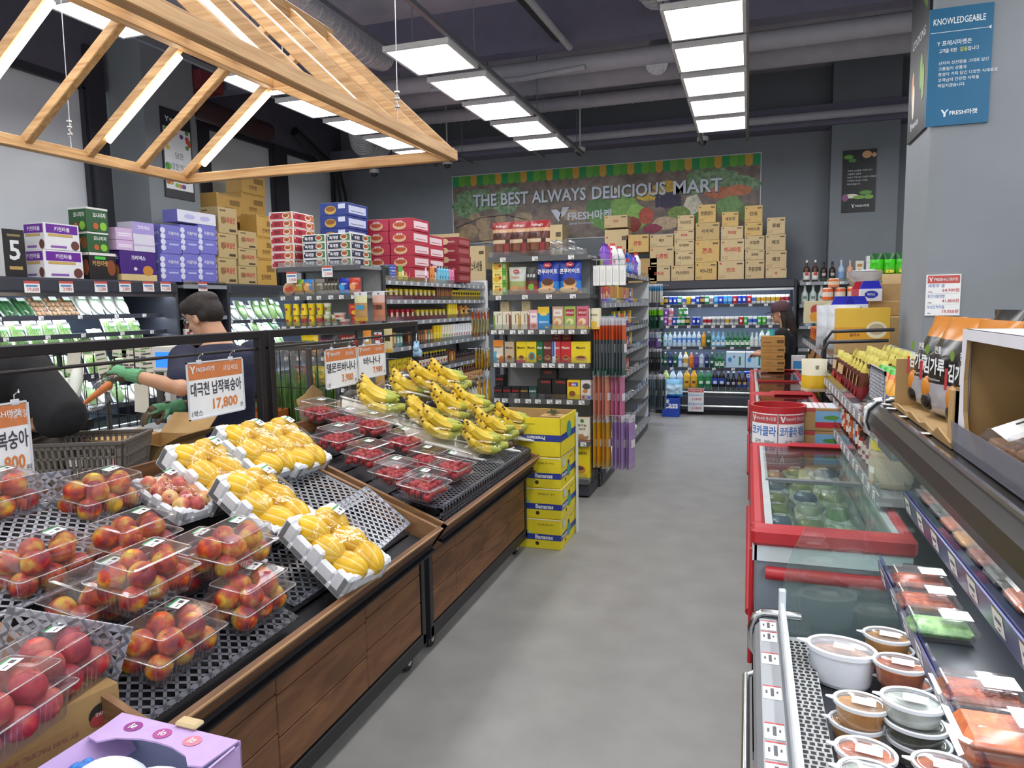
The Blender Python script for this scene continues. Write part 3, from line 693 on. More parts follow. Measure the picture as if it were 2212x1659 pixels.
put('chrome_rail', MB().tube([(.012, YE - .12, .50), (.012, YB, .50)], .011, chrome, 10).cyl((.012, YE - .12, .50), (.05, YE - .12, .52), .008, chrome, 8), parent=t)
ls = MB().box(.048, .098, YB, YE - .03, .636, .645, mat('grey_label_rail', '#a4a8ac', .4))
lr = put('label_strip', ls, parent=t)
lt = MB().box(-.022, .022, -.032, .032, 0, .0015, tagm); _f = TR(0, 0, .0016)
lt.rect(-.022, .022, .027, .032, C('#c8484a'), _f); lt.rect(-.004, .004, -.02, .018, ink, _f); lt.rect(-.016, -.011, -.008, .008, ink, _f); lt.rect(.01, .014, -.004, .006, ink, _f)
LT_ME = lt.mesh('price_tag')
for yy in (2.19, 2.115, 1.98, 1.80, 1.63, 1.555, 1.48, 1.40, 1.32, 1.24): put('price_tag', LT_ME, TR(.073, yy, .6455), parent=lr)
put('glass_rail', MB().cbox(.105, .122, YB, YE - .01, .62, .70, mat('pale_plastic_rail', '#ccd3d8', .35), .004).cbox(.103, .124, YE - .03, YE - .008, .62, .74, mat('pale_plastic_rail', '#ccd3d8', .35), .003), parent=t)
gr = MB().box(.124, .20, YB, YE - .02, .58, .592, mat('light_grille', '#b9bab6', .4))
gM = TR(0, 0, .5925)
for i in range(90):
 yy = YE - .06 - i * .018
 for k in range(4):
  x = .132 + k * .017 + (.004 if i % 2 else 0); gr.rect(x, x + .0115, yy, yy + .011, C('#1f2024'), gM)
put('air_grille', gr, parent=t)
dkm = MB().box(.20, .95, YB, YE - .02, .545, .555, dk); dkm.box(.2, .95, 1.66, 1.664, .555, .557, C('#4d5057'))
put('deck', dkm, parent=t)
put('back_panel', MB().box(.93, .97, YB, YE, .55, 1.26, mat('pale_case_back', '#b6bcc4', .5)), parent=t)
put('light', MB().box(.40, .44, YB, YE - .05, 1.228, 1.236, emat('case_lamp_and_fill', '#f2f7ff', 18)), parent=t)
for x, z in ((.46, .82), (.52, 1.02)): put('light', MB().box(x, x + .02, YB, YE - .05, z - .002, z + .003, MATS['case_lamp_and_fill']), parent=t)  # glowing strips added under the shelves to brighten the boxes below
CASE_SH = []
for z, xs, ye in ((.845, .385, YE - .02), (1.045, .45, YE + .02)):
 s = put('shelf', MB().box(xs, .95, YB, ye, z - .02, z, dk), parent=t)
 lm = MB(); Ml = face((xs, ye, z - .035), (0, -1, 0), (-.012, 0, .06))
 lm.prism([(0, -.012), (ye - YB, -.012), (ye - YB, .05), (0, .05)], .004, mat('indigo_label_rail', '#4a4c70', .3), Ml)
 put('label_strip', lm, parent=s)
 put('clear_guard', MB().add([(xs - .008, YB, z + .012), (xs - .012, YB, z + .045), (xs - .012, ye, z + .045), (xs - .008, ye, z + .012)], [(0, 1, 2, 3)], clear('indigo_guard', '#a9a8dd', .05, .12, .05, '#8888cc', .5)), parent=s)
 tg2 = MB(); tg2.rect(-.030, .030, 0, .042, tagm, z=0); tg2.rect(-.030, .030, .042, .0445, C('#e3dd4e'), z=0)
 tg2.rect(-.018, .018, .02, .028, ink, z=.0005); tg2.rect(-.008, .008, .006, .010, ink, z=.0005)
 me = tg2.mesh('price_tag')
 for k in range(9 if z < 1 else 10): put('price_tag', me, Ml @ TR(.06 + k * .155 + RND.uniform(-.01, .01), 0, .0046), parent=s)
cm = MB(); prof = [(.95, 1.255), (.40, 1.235), (.362, 1.232), (.340, 1.243), (.332, 1.268), (.338, 1.298), (.358, 1.318), (.40, 1.325), (.95, 1.325)]
cm.prism(prof, YE - YB, mat('black_canopy', '#2b2826', .28), face((0, YE, 0), (1, 0, 0), (0, 0, 1)))
put('canopy', cm, parent=t)
put('canopy_cap', MB().tube([(.40, YE + .005, 1.228), (.358, YE + .005, 1.226), (.334, YE + .005, 1.24), (.326, YE + .005, 1.268), (.332, YE + .005, 1.302), (.355, YE + .005, 1.325), (.42, YE + .005, 1.333)], .011, chrome, 8), parent=t)
put('chrome_edge', MB().box(.352, .36, YB, YE - .25, 1.322, 1.329, chrome), parent=t)
gp = [(.112, .70), (.118, .78), (.14, .86), (.18, .95), (.24, 1.06), (.30, 1.16), (.345, 1.235), (.93, 1.25), (.93, .56), (.112, .56)]
put('end_glass', MB().prism(gp, .005, glass, face((0, YE - .004, 0), (1, 0, 0), (0, 0, 1)), side=mat('glass_edge', '#6f7a70', .2)), parent=t)
st = MB(); st.rect(-.036, .036, -.014, .014, tagm, z=0); st.rect(-.012, .012, -.009, .004, ink, z=.0005); st.rect(-.03, .03, .007, .010, ink, z=.0005)
ST_ME = st.mesh('sticker')
for k, (yy, a) in enumerate(((2.2, .5), (2.12, .3), (1.98, .2), (1.74, 0))):
 put('price_sticker', ST_ME, TR(.392, yy, 1.3262, R_(-12 - 30 * a)), 'white barcode sticker on the black canopy edge, %s from the aisle end' % nth(k), 'sticker', 'canopy stickers')
# red chest freezers
redp = mat('red_freezer_plastic', '#b3262f', .35); fgrey = mat('freezer_body_grey', '#7e868f', .45); fwht = mat('freezer_white_band', '#c9d2d6', .4); rimg = mat('freezer_rim_grey', '#aab3b4', .4)
redlid = clear('red_lid_glass', '#f3dcdc', .03, .10, .04, '#dd8888', .5)
def freezer(y0, y1, label, lids):
 t = thing('chest_freezer', label, 'freezer', TR(), 'red chest freezers')
 x0, x1, Z = .02, .50, .88
 put('body', MB().box(x0 + .02, x1, y0 + .03, y0 + .05, .08, .80, fgrey).box(x0 + .02, x1, y1 - .05, y1, .08, .8, fgrey).box(x0 + .02, x0 + .045, y0 + .05, y1, .08, .8, fgrey).box(x1 - .03, x1, y0, y1, .08, .8, fgrey).box(x0 + .02, x1, y0 + .03, y1, .05, .4, fgrey), parent=t)
 put('white_band', MB().box(x0 + .012, x1, y0 + .02, y0 + .03, .765, .825, fwht).box(x0 + .006, x0 + .02, y0 + .02, y1, .765, .825, fwht), parent=t)
 rm = MB()
 for (a, bq, c, d) in ((x0, x1 + .01, y0, y0 + .075), (x0, x1 + .01, y1 - .06, y1), (x0, x0 + .045, y0 + .075, y1 - .06), (x1 - .03, x1 + .01, y0 + .075, y1 - .06)): rm.cbox(a, bq, c, d, .82, Z, redp, .012)
 put('red_rim', rm, parent=t)
 ig = MB()
 for (a, bq, c, d) in ((x0 + .045, x0 + .07, y0 + .075, y1 - .06), (x1 - .05, x1 - .03, y0 + .075, y1 - .06), (x0 + .07, x1 - .05, y0 + .075, y0 + .085)): ig.box(a, bq, c, d, .80, Z - .008, rimg)
 ym = (y0 + y1) / 2 - .02
 put('inner_frame', ig, parent=t)
 put('bumper', MB().tube([(x0 + .05, y0 + .012, .73), (x0 + .07, y0 + .008, .73), (x1, y0 + .008, .73)], .022, redp, 12).tube([(x0 + .0, y0 + .1, .55), (x0 + .0, y1 - .1, .55)], .014, redp, 10).tube([(x0 + .004, y0 + .035, .40), (x0 + .004, y0 + .035, .80)], .008, redp, 8), parent=t)
 l1 = put('lid', MB().box(x0 + .06, x1 - .035, ym - .02, y1 - .06, Z - .012, Z - .006, redlid if lids else glass).box(x0 + .06, x1 - .035, ym - .03, ym + .0, Z - .016, Z - .002, mat('lid_frame_grey', '#70787c', .4) if not lids else redp), parent=t)
 put('handle', MB().cbox(x0 + .18, x1 - .02, y1 - .105, y1 - .045, Z - .004, Z + .016, redp, .012), parent=l1)
 l2 = put('lid', MB().box(x0 + .06, x1 - .035, y0 + .07, ym, Z - .024, Z - .018, redlid if lids else glass), parent=t)
 if lids: put('handle', MB().cbox(x0 + .16, x1 - .02, y0 + .08, y0 + .13, Z - .016, Z + .004, redp, .012), parent=l2)
 for yy in (y0 + .25, y1 - .25): put('caster', MB().cyl((x0 + .05, yy, .04), (x0 + .09, yy, .04), .04, C('#1c1c1f'), 14), parent=t)
 return t
freezer(2.40, 3.92, 'nearest red rimmed chest freezer with clear glass sliding lids', False)
freezer(4.50, 6.04, 'middle red chest freezer just behind the acrylic drum', True)
freezer(6.08, 8.12, 'farthest red chest freezer, with cardboard cases on its end', True)
pk = [('#e8e2cf', '#b9c4a8', 'white foam tray of wrapped mushrooms'), ('#d9d3c2', '#c8b98f', 'wrapped pale rice cakes'), ('#cfd3d4', '#5d6f8e', 'silver pack with a blue band'), ('#e9e4d6', '#6a9a4a', 'white tray of sprouts with a green label'), ('#ddd8c8', '#c77d6c', 'tray of pink fish fillets'), ('#c9cfa4', '#8f9a4f', 'bag of yellowish frozen dumplings'), ('#b9c7cf', '#3f5f96', 'blue printed frozen pack'), ('#d2cda6', '#a7a45a', 'clear bag of green frozen rolls')]
i = 0
for gy in range(6):
 for gx in range(3):
  x = .125 + gx * .115 + RND.uniform(-.008, .008); y = 2.60 + gy * .215 + RND.uniform(-.015, .015); c1, c2, ds = pk[(gy * 2 + gx * 3 + gy // 2) % 8]
  mb = MB(); mb.cbox(-.052, .052, -.085, .085, 0, .035, C(c1), .012)
  mb.lathe([(.046, .035), (.042, .05), (.03, .058), (0, .06)], C(c2), 14, TR(0, 0, 0) @ Matrix.Diagonal((1, 1.6, 1, 1)))
  mb.rect(-.02, .024, -.05, -.015, tagm, TR(.0, .05, .0605)); mb.rect(-.018, .01, -.04, -.034, ink, TR(.0, .05, .0612))
  o = put('frozen_pack', mb, TR(x, y, .715 + RND.uniform(0, .03), RND.uniform(-.3, .3)), '%s in nearest freezer, %s row, %s across' % (ds, nth(gy), nth(gx)), 'frozen food', 'packs in the nearest freezer')
  put('film', MB().lathe([(.056, .03), (.05, .058), (.0, .072)], film, 12, Matrix.Diagonal((1, 1.6, 1, 1))), parent=o)
  i += 1
put('freezer_basket_floor', MB().box(.07, .46, 2.46, 3.85, .69, .712, C('#8d9690')), None, 'grey basket floor under the packs of the nearest freezer', 'basket')
for f, (ya, yb, nm) in enumerate(((4.6, 5.95, 'middle'), (6.2, 7.9, 'farthest'))):
 for k in range(8):
  y = ya + (k // 2 + .5) * (yb - ya) / 4; x = .17 + (k % 2) * .17
  put('frozen_carton', MB().cbox(-.075, .075, -.14, .14, 0, .2, mat('freezer_kraft', '#b48a52', .7), .004).rect(-.05, .05, -.06, .0, C(('#c0392f', '#e9e4d6', '#3f7fc0', '#d9c04a')[k % 4]), TR(0, 0, .2)), TR(x, y, .42), 'brown carton in the %s freezer, %s from near on the %s' % (nm, nth(k // 2), 'aisle side' if k % 2 == 0 else 'shelf side'), 'carton', 'cartons in the %s freezer' % nm)
# acrylic drum with curved paper signs
t = thing('acrylic_drum', 'clear acrylic display drum with red rims and two blue lettered signs', 'display drum', TR(.165, 4.2, 0))
rr = .145
put('cylinder', MB().lathe([(rr, .02), (rr, 1.03)], acryl, 32), parent=t)
put('rim', MB().lathe([(rr - .012, 1.01), (rr + .004, 1.01), (rr + .004, 1.045), (rr - .012, 1.045), (rr - .012, 1.01)], redp, 32), parent=t)
put('rim', MB().lathe([(rr - .012, .0), (rr + .004, .0), (rr + .004, .05), (0, .05)], redp, 32), parent=t)
def curved(fn, w, r, a0):
 m = MB(); fn(m); mm = MB()
 for i, v in enumerate(m.v):
  a = a0 + v[0] / r; m.v[i] = ((r + v[2] + .001) * math.sin(a), -(r + v[2] + .001) * math.cos(a), v[1])
 return m
def sign_paper(big, w):
 def fn(m):
  n = 8
  for k in range(n):
   m.rect(w * k / n, w * (k + 1) / n, .0, .24, C('#eef1f4'), z=0); m.rect(w * (k + .05 if k == 0 else k) / n, w * (k + .95 if k == n - 1 else k + 1) / n, .165, .232, C('#b5494e'), z=.0006)
  m.prism([(w * .05, .222), (w * .1, .222), (w * .14, .2), (w * .12, .18)], .0012, wt); m.prism([(w * .12, .176), (w * .16, .176), (w * .22, .222), (w * .18, .222)], .0012, wt)
  m.text('FRESH마켓', w * .24, .188, .026, wt, align='L', wmax=w * .34); m.text('행사상품', w * .62, .186, .03, wt, align='L', wmax=w * .33)
  m.text(big, w / 2, .07, .075, C('#2f6fc4'), wmax=w * .92, bold=.015); m.text('규격 : 300ml', w * .55, .012, .03, C('#333333'), wmax=w * .7)
 return fn
for big, a0, w_ in (('코카콜라', -1.13, .16), ('코카콜라 제로', -.01, .16)):
 m = curved(sign_paper(big, w_), w_, rr + .003, a0)
 put('paper_sign', m, TR(0, 0, .838) @ Matrix.Diagonal((1, 1, .72, 1)), parent=t)
bagm = clear('cloudy_bag', '#f5f5f5', .14, .12, .1, '#ffffff', .5, bump=.4)
put('plastic_bag', MB().tube([(.34, 4.3, .90), (.36, 4.32, .95), (.39, 4.35, 1.0)], [.06, .05, .01], bagm, 12), None, 'crumpled clear plastic bag hanging beside the acrylic drum', 'plastic bag')
kraft = mat('kraft_cardboard', '#b1905f', .75, scale=20, var=.05, bump=.03)
for k in range(3):
 mb = MB().cbox(-.1, .1, -.12, .12, 0, .125, kraft, .003); f = face((-.1, -.1201, 0), (1, 0, 0), (0, 0, 1)); mb.rect(.06, .19, .03, .11, C('#7fb6dc'), f); mb.rect(.06, .19, .02, .05, C('#c8313a'), f, .0009); mb.disc(.14, .075, .04, .012, C('#5d9a48'), f, .001); mb.rect(.0, .06, .105, .125, C('#b5494e'), f)
 if k == 2: mb.rect(-.095, .095, -.11, .11, C('#e2e9ee'), TR(0, 0, .1251)); [mb.rect(-.05 + .03 * q, -.043 + .03 * q, -.11, .11, C('#d98a96'), TR(0, 0, .1256)) for q in range(3)]
 put('milk_carton_case', mb, TR(.395, 4.28, .655 + .127 * k), 'cardboard case with a red and blue pasture print behind the drum, %s from the bottom' % nth(k), 'carton', 'stacked cases behind the drum')
put('case_stand', MB().box(.3, .49, 4.16, 4.4, 0, .653, fgrey), None, 'low grey stand under the cases behind the drum', 'stand')
# goods on top of the side dish case
ZT = 1.326
wc = mat('white_carton_print', '#dcdce4', .6)
t = thing('display_carton', 'large white carton with a cut window showing trays of nuts', 'carton', TR(.392, .85, ZT))
F = face((0, .70, 0), (0, -1, 0), (0, 0, 1)); Lc, Hc = .70, .235
out = [(0, 0), (Lc, 0), (Lc, Hc), (0, Hc)]
win = [(.045, .05), (.075, .03), (.12, .018), (.34, .018), (.355, .03), (.355, Hc - .02), (.03, Hc - .02), (.022, .14), (.03, .08)]
fm = MB()
def frame_face(m, outer, hole, d, mt, side, M):
 o = Vector((sum(p[0] for p in hole) / len(hole), sum(p[1] for p in hole) / len(hole)))
 ring = []
 for p in hole:
  v = Vector(p) - o; best = None
  for i in range(4):
   a = Vector(outer[i]); c = Vector(outer[(i + 1) % 4]); e = c - a
   den = v.x * e.y - v.y * e.x
   if abs(den) < 1e-9: continue
   tt = ((a.x - o.x) * e.y - (a.y - o.y) * e.x) / den; uu = ((a.x - o.x) * v.y - (a.y - o.y) * v.x) / den
   if tt > 0 and -1e-6 <= uu <= 1 + 1e-6 and (best is None or tt < best[0]): best = (tt, i, o + v * tt)
  ring.append(best)
 n = len(hole)
 for i in range(n):
  a, c = ring[i], ring[(i + 1) % n]; pts = [hole[i], tuple(a[2])]
  k = a[1]
  while k != c[1]: k2 = (k - 1) % 4 if ((c[1] - k) % 4) > 2 else (k + 1) % 4; pts.append(outer[k] if k2 == (k - 1) % 4 else outer[(k + 1) % 4]); k = k2
  pts += [tuple(c[2]), hole[(i + 1) % n]]
  for zz in (0, d): m.add([(p[0], p[1], zz) for p in pts], [tuple(range(len(pts)))], mt if zz else side, M=M)
  m.add([(*hole[i], 0), (*hole[(i + 1) % n], 0), (*hole[(i + 1) % n], d), (*hole[i], d)], [(0, 1, 2, 3)], side, M=M)
frame_face(fm, out, win, .007, wc, kraft, F)
put('window_face', fm, parent=t)
put('box_sides', MB().box(0, .42, 0, .006, 0, Hc, kraft).box(0, .42, .694, .70, 0, Hc, wc).box(.008, .41, .690, .6935, .006, Hc - .008, kraft).box(.008, .41, .006, .69, Hc - .009, Hc - .0065, kraft).box(.414, .42, 0, .7, 0, Hc, kraft).box(0, .42, 0, .7, 0, .006, kraft).box(0, .42, 0, .7, Hc - .006, Hc, wc), parent=t)
nutm = mat('mixed_nuts', '#8d5a34', .5, scale=45, col2='#c89a62', bump=.5, bscale=60)
for k, (yy, zz, rz) in enumerate(((.46, .075, .25), (.44, .03, .05))):
 o = put('nut_tray', MB().cbox(-.09, .09, -.13, .13, 0, .03, nutm, .01), TR(.485, .85 + yy, ZT + zz - .02 * (k == 0), rz * .3, R_(-8 if k == 0 else 0), R_(-22 if k == 0 else -6)), 'clear tray of almonds and cashews inside the white carton, %s of two' % ('upper' if k == 0 else 'lower'), 'nut tray', 'nut trays in the white carton')
 for q in range(40):
  a, bq = RND.uniform(-.075, .075), RND.uniform(-.11, .11); o2 = MB().ell((0, 0, 0), .007, .013, .006, mat('almond' if q % 3 else 'cashew', '#8a4f2a' if q % 3 else '#dcbf8d', .5), 8, 5)
  put('nut', o2, TR(a, bq, .032, RND.uniform(0, 3)), parent=o)
 put('clear_lid', MB().cbox(-.095, .095, -.135, .135, .004, .048, clamp, .012), parent=o)
 if k == 0: put('price_card', MB().rect(-.05, .05, -.03, .03, tagm, z=.056).text('75', .0, -.01, .028, C('#222222'), TR(0, 0, .056)), TR(-.03, .04, 0, 0, R_(20)), parent=o)
put('ticket_rail', MB().prism([(0, 0), (.70, 0), (.70, .055), (0, .055)], .002, clear('ticket_rail_plastic', '#d8d8e4', .35, .15, .1, '#aeb0bd', .5), face((.380, 1.55, ZT + .004), (0, -1, 0), (-.1, 0, 1))).prism([(.18, .006), (.52, .006), (.52, .05), (.18, .05)], -.001, mat('pink_ticket', '#c99aa4', .5, scale=30, var=.25), face((.381, 1.55, ZT + .004), (0, -1, 0), (-.1, 0, 1))), None, 'long clear ticket rail along the foot of the white carton', 'ticket rail')
t = thing('cardboard_tray', 'torn brown cardboard tray holding seaweed bags beside the white carton', 'cardboard tray', TR(.385, 1.575, ZT))
put('corner_post', MB().cbox(-.004, .02, 0, .035, 0, .115, kraft, .002).box(.018, .024, .0, .03, 0, .115, kraft), parent=t)
put('tray', MB().box(.0, .40, 0, .60, 0, .004, kraft).box(.396, .4, 0, .6, 0, .12, kraft).box(0, .4, .595, .60, 0, .13, kraft).box(0, .4, 0, .005, 0, .12, kraft), parent=t)
ft = [(0, 0), (.60, 0), (.60, .012), (.52, .03), (.47, .012), (.40, .02), (.33, .008), (.25, .022), (.18, .012), (.08, .018), (0, .01)]
put('torn_front', MB().prism(ft, .004, kraft, face((0, .60, 0), (0, -1, 0), (-.25, 0, 1))), parent=t)
def pouch(w, h, d, bands, top=.06, bot=.05, nx=9, ny=14, flop=0., wave=.0, seed=0):
 """filled bag standing on its base; bands: (height fraction from the bottom, material); faces -y"""
 rr_ = random.Random(seed); m = MB(); V = []; F = []; MT = []
 for sgn in (-1, 1):
  o = len(V)
  g = []
  for j in range(ny + 1):
   v = j / ny
   fill = min(1, (v / .10) ** .6 if v < .10 else 1) * max(.03, min(1, (1 - v) / .45) ** .8)
   for i in range(nx + 1):
    u = i / nx * 2 - 1
    e = math.sqrt(max(0, 1 - abs(u) ** 2.6))
    ww = w * (1 - .05 * math.sin(v * PI)); x = u * ww / 2
    y = sgn * d / 2 * fill * e * (1 + wave * rr_.uniform(-1, 1)) + (flop * v * v)
    g.append((x, y, v * h))
  V += g
  for j in range(ny):
   vm = (j + .5) / ny; mt = [b_[1] for b_ in bands if vm >= b_[0]][-1]
   for i in range(nx):
    q = (o + j * (nx + 1) + i, o + j * (nx + 1) + i + 1, o + (j + 1) * (nx + 1) + i + 1, o + (j + 1) * (nx + 1) + i)
    F.append(q if sgn < 0 else q[::-1]); MT.append(mt)
 m.addm(V, F, MT, True)
 return m
gloss_k = mat('glossy_black_bag', '#1b181a', .22); gloss_o = mat('glossy_orange_bag', '#d0832a', .22); gloss_s = mat('silver_bag', '#bcbcc6', .25, metal=.35); gloss_r = mat('glossy_red_bag', '#bf2f3a', .3)
for k, (yy, rz, lab) in enumerate(((1.70, -84, 'black, orange and silver seaweed flake bag next to the white carton'), (1.92, -80, 'black, orange and silver seaweed flake bag standing second from the white carton'), (2.08, -82, 'orange and silver seaweed bag at the far end of the cardboard tray'))):
 m = pouch(.20, .24, .085, [(0, gloss_s), (.36, gloss_k), (.80, gloss_o)], wave=.12, seed=k, flop=.03)
 fM = face((0, -.046, 0), (1, 0, 0), (0, .02, 1))
 m.ell((-.045, -.036, .07), .022, .012, .03, gloss_o, 12, 8); m.ell((-.04, -.034, .04), .03, .014, .024, gloss_k, 12, 8)
 m.rect(-.07, -.054, .088, .135, gloss_r, fM, .001); m.disc(-.03, .165, .012, .012, C('#6f9a35'), fM, .003)
 m.text('김가루', .012, .108, .04, wt, fM, .004, .03, wmax=.125); m.text('전통', .03, .158, .018, wt, fM, .004, .02); m.text('Chopped Seaweed', .02, .093, .007, wt, fM, .004)
 put('seaweed_bag', m, TR(.46 + .0 * k, yy, ZT + .006, R_(rz)), lab, 'seaweed bag', 'seaweed bags')
for k, yy in enumerate((1.62, 1.85, 2.07)):
 put('seaweed_bag', pouch(.22, .255 + .02 * (k == 1), .10, [(0, gloss_k), (.5, gloss_o), (.86, gloss_k)], wave=.1, seed=9 + k), TR(.62, yy, ZT + .006, R_(-86)), 'taller orange and black seaweed bag, %s from the white carton in the back row' % nth(k), 'seaweed bag', 'seaweed bags')
def lattice(w, h, d, cell, bar, mt, M=None, mb=None):
 """flat plastic sheet with diamond holes"""
 mb = mb or MB()
 M = M if M is not None else Matrix()
 mb.prism([(0, 0), (w, 0), (w, bar * 1.6), (0, bar * 1.6)], d, mt, M); mb.prism([(0, h - bar * 1.6), (w, h - bar * 1.6), (w, h), (0, h)], d, mt, M)
 mb.prism([(0, 0), (bar * 1.6, 0), (bar * 1.6, h), (0, h)], d, mt, M); mb.prism([(w - bar * 1.6, 0), (w, 0), (w, h), (w - bar * 1.6, h)], d, mt, M)
 n = int((w + h) / cell) + 1
 hb = bar * .42
 for k in range(1, n):
  s_ = k * cell
  for sg in (1, -1):
   p = (min(s_, w), s_ - min(s_, w)); q = (max(0, s_ - h), min(s_, h))
   if p[1] >= h or q[0] >= w: continue
   if sg < 0: p = (w - p[0], p[1]); q = (w - q[0], q[1])
   dx, dy = q[0] - p[0], q[1] - p[1]; L = math.hypot(dx, dy)
   if L < cell * .5: continue
   nx_, ny_ = -dy / L * hb, dx / L * hb
   mb.add([(p[0] - nx_, p[1] - ny_, d), (q[0] - nx_, q[1] - ny_, d), (q[0] + nx_, q[1] + ny_, d), (p[0] + nx_, p[1] + ny_, d)], [(0, 1, 2, 3)], mt, M=M)
   mb.add([(p[0] - nx_, p[1] - ny_, d * .2), (q[0] - nx_, q[1] - ny_, d * .2), (q[0] - nx_, q[1] - ny_, d), (p[0] - nx_, p[1] - ny_, d)], [(0, 1, 2, 3)], mt, M=M)
 return mb
tray_pl = mat('frosted_tray_plastic', '#b9bcc6', .25, spec=.7)
put('lattice_guard', lattice(.27, .115, .004, .021, .0075, tray_pl, face((.372, 2.50, 1.30), (0, -1, 0), (0, 0, 1))), None, 'clear lattice guard standing on the canopy end beside the green packets', 'plastic guard')
put('guard_shelf', MB().box(.37, .45, 2.28, 2.52, 1.28, 1.30, mat('grey_steel_shelf', '#8e8f92', .45)).box(.40, .44, 2.275, 2.50, 1.15, 1.28, post_m), None, 'small ledge carrying the lattice guard', 'ledge')
# side dish tubs and clamshells
tubw = mat('white_ribbed_tub', '#e9ebf0', .35); lidc = clear('tub_lid', '#ffffff', .10, .14, .1, '#ffffff', .5); tubc = clear('tub_side', '#ffffff', .06, .10, .08, '#ffffff', .5)
def tub(px, py, z, rx, ry, h, food, label, grp, white=False, base=.556):
 p = PZ(px, py, z)
 t = thing('food_tub', label, 'food tub', TR(p.x, p.y, z - h, R_(-12 if not white else -14)), grp)
 n = 40
 if white:
  m = MB(); prof = [(.80, 0), (.86, .01), (.95, h - .02), (.97, h - .012)]
  ring = []
  for r0, z0 in prof:
   ring.append([((r0 + (.018 if k % 2 else 0)) * rx * math.cos(2 * PI * k / 80), (r0 + (.018 if k % 2 else 0)) * ry * math.sin(2 * PI * k / 80), z0) for k in range(80)])
  for a, c in zip(ring[:-1], ring[1:]): m.add(a + c, [(k, (k + 1) % 80, 80 + (k + 1) % 80, 80 + k) for k in range(80)], tubw, True)
  put('tub', m, parent=t)
  put('lid_rim', MB().lathe([(.93, h - .012), (1.03, h - .010), (1.04, h + .002), (.98, h + .006), (.92, h + .002)], tubw, n, Matrix.Diagonal((rx, ry, 1, 1))), parent=t)
  put('tab', MB().prism([(0, -.015), (.03, -.004), (.03, .004), (0, .015)], .003, tubw, TR(-rx * 1.0, 0, h - .004, R_(180))), parent=t)
  put('food', MB().lathe([(.9, h - .02), (.0, h - .018)], food, n, Matrix.Diagonal((rx, ry, 1, 1))), parent=t)
 else:
  put('tub', MB().lathe([(0, 0), (.78, 0), (.84, .006), (.97, h - .006)], tubc, n, Matrix.Diagonal((rx, ry, 1, 1))), parent=t)
  put('food', MB().lathe([(0, .003), (.77, .003), (.82, .008), (.93, h * .82), (.55, h * .88), (0, h * .87)], food, n, Matrix.Diagonal((rx, ry, 1, 1))), parent=t)
  put('lid_rim', MB().lathe([(.95, h - .008), (1.03, h - .006), (1.035, h + .002), (.97, h + .004), (.92, h)], mat('clear_rim', '#d9dce0', .3, spec=.6), n, Matrix.Diagonal((rx, ry, 1, 1))), parent=t)
  put('tab', MB().prism([(0, -.010), (.018, -.003), (.018, .003), (0, .010)], .002, mat('clear_rim', '#d9dce0', .3, spec=.6), TR(-rx * 1.0, 0, h - .004, R_(180))), parent=t)
 ld = put('lid', MB().lathe([(.93, h), (.80, h + .003), (.72, h - .002), (0, h)], lidc, n, Matrix.Diagonal((rx, ry, 1, 1))), parent=t)
 put('sticker', MB().rect(-.026, .026, -.017, .017, C('#fafafa'), z=h + .0045), TR(.006, -.0, 0, R_(2)), parent=ld)
 return t
kim = mat('red_kimchi', '#b5481f', .4, scale=30, col2='#d9772f', bump=.4); org = mat('orange_soup', '#c9802a', .35, scale=26, col2='#e0a54a', bump=.3); dks = mat('dark_green_side_dish', '#22281c', .35, scale=34, col2='#4a5230', bump=.5)
pinkk = mat('pale_kimchi_water', '#d8a58c', .4, scale=16, col2='#e9cdbf')
tub(1818, 1398, .66, .088, .062, .10, pinkk, 'big white ribbed tub with a peach coloured lid, alone at the aisle side', 'white side dish tubs', True)
G = 'clear side dish tubs'
tub(1917, 1372, .665, .062, .05, .058, org, 'clear tub of orange stew at the far end under the shelf', G); tub(1922, 1400, .61, .062, .05, .054, org, 'lower tub of orange stew under the farthest one', G)
tub(1945, 1432, .665, .064, .052, .06, kim, 'clear tub of red kimchi second from the far end under the shelf', G); tub(1955, 1470, .608, .064, .052, .052, kim, 'lower tub of red kimchi beneath the second stack', G)
tub(1860, 1517, .665, .060, .048, .055, org, 'upper tub of yellow orange stew at the aisle side', G); tub(1850, 1560, .612, .060, .048, .055, org, 'lower tub of yellow orange stew at the aisle side', G)
wh = mat('frosted_white_top', '#e6ece6', .4, scale=20, col2='#aab5a5')
tub(1972, 1512, .70, .066, .054, .05, wh, 'frosted white topped tub on the dark green stack', G); tub(1978, 1560, .65, .066, .054, .045, dks, 'dark green side dish tub in the middle of its stack', G); tub(1985, 1600, .606, .066, .054, .05, dks, 'lowest dark green side dish tub', G)
tub(1870, 1622, .665, .060, .05, .055, kim, 'orange red tub at the bottom edge of the photo, aisle side', G); tub(1880, 1672, .67, .06, .05, .055, wh, 'milky tub cut by the bottom edge of the photo', G); tub(2040, 1655, .65, .06, .05, .06, kim, 'orange red tub under the shelf at the bottom edge of the photo', G)
shcl = clear('side_dish_box', '#fafafa', .03, .07, .09, '#ffffff', .36)
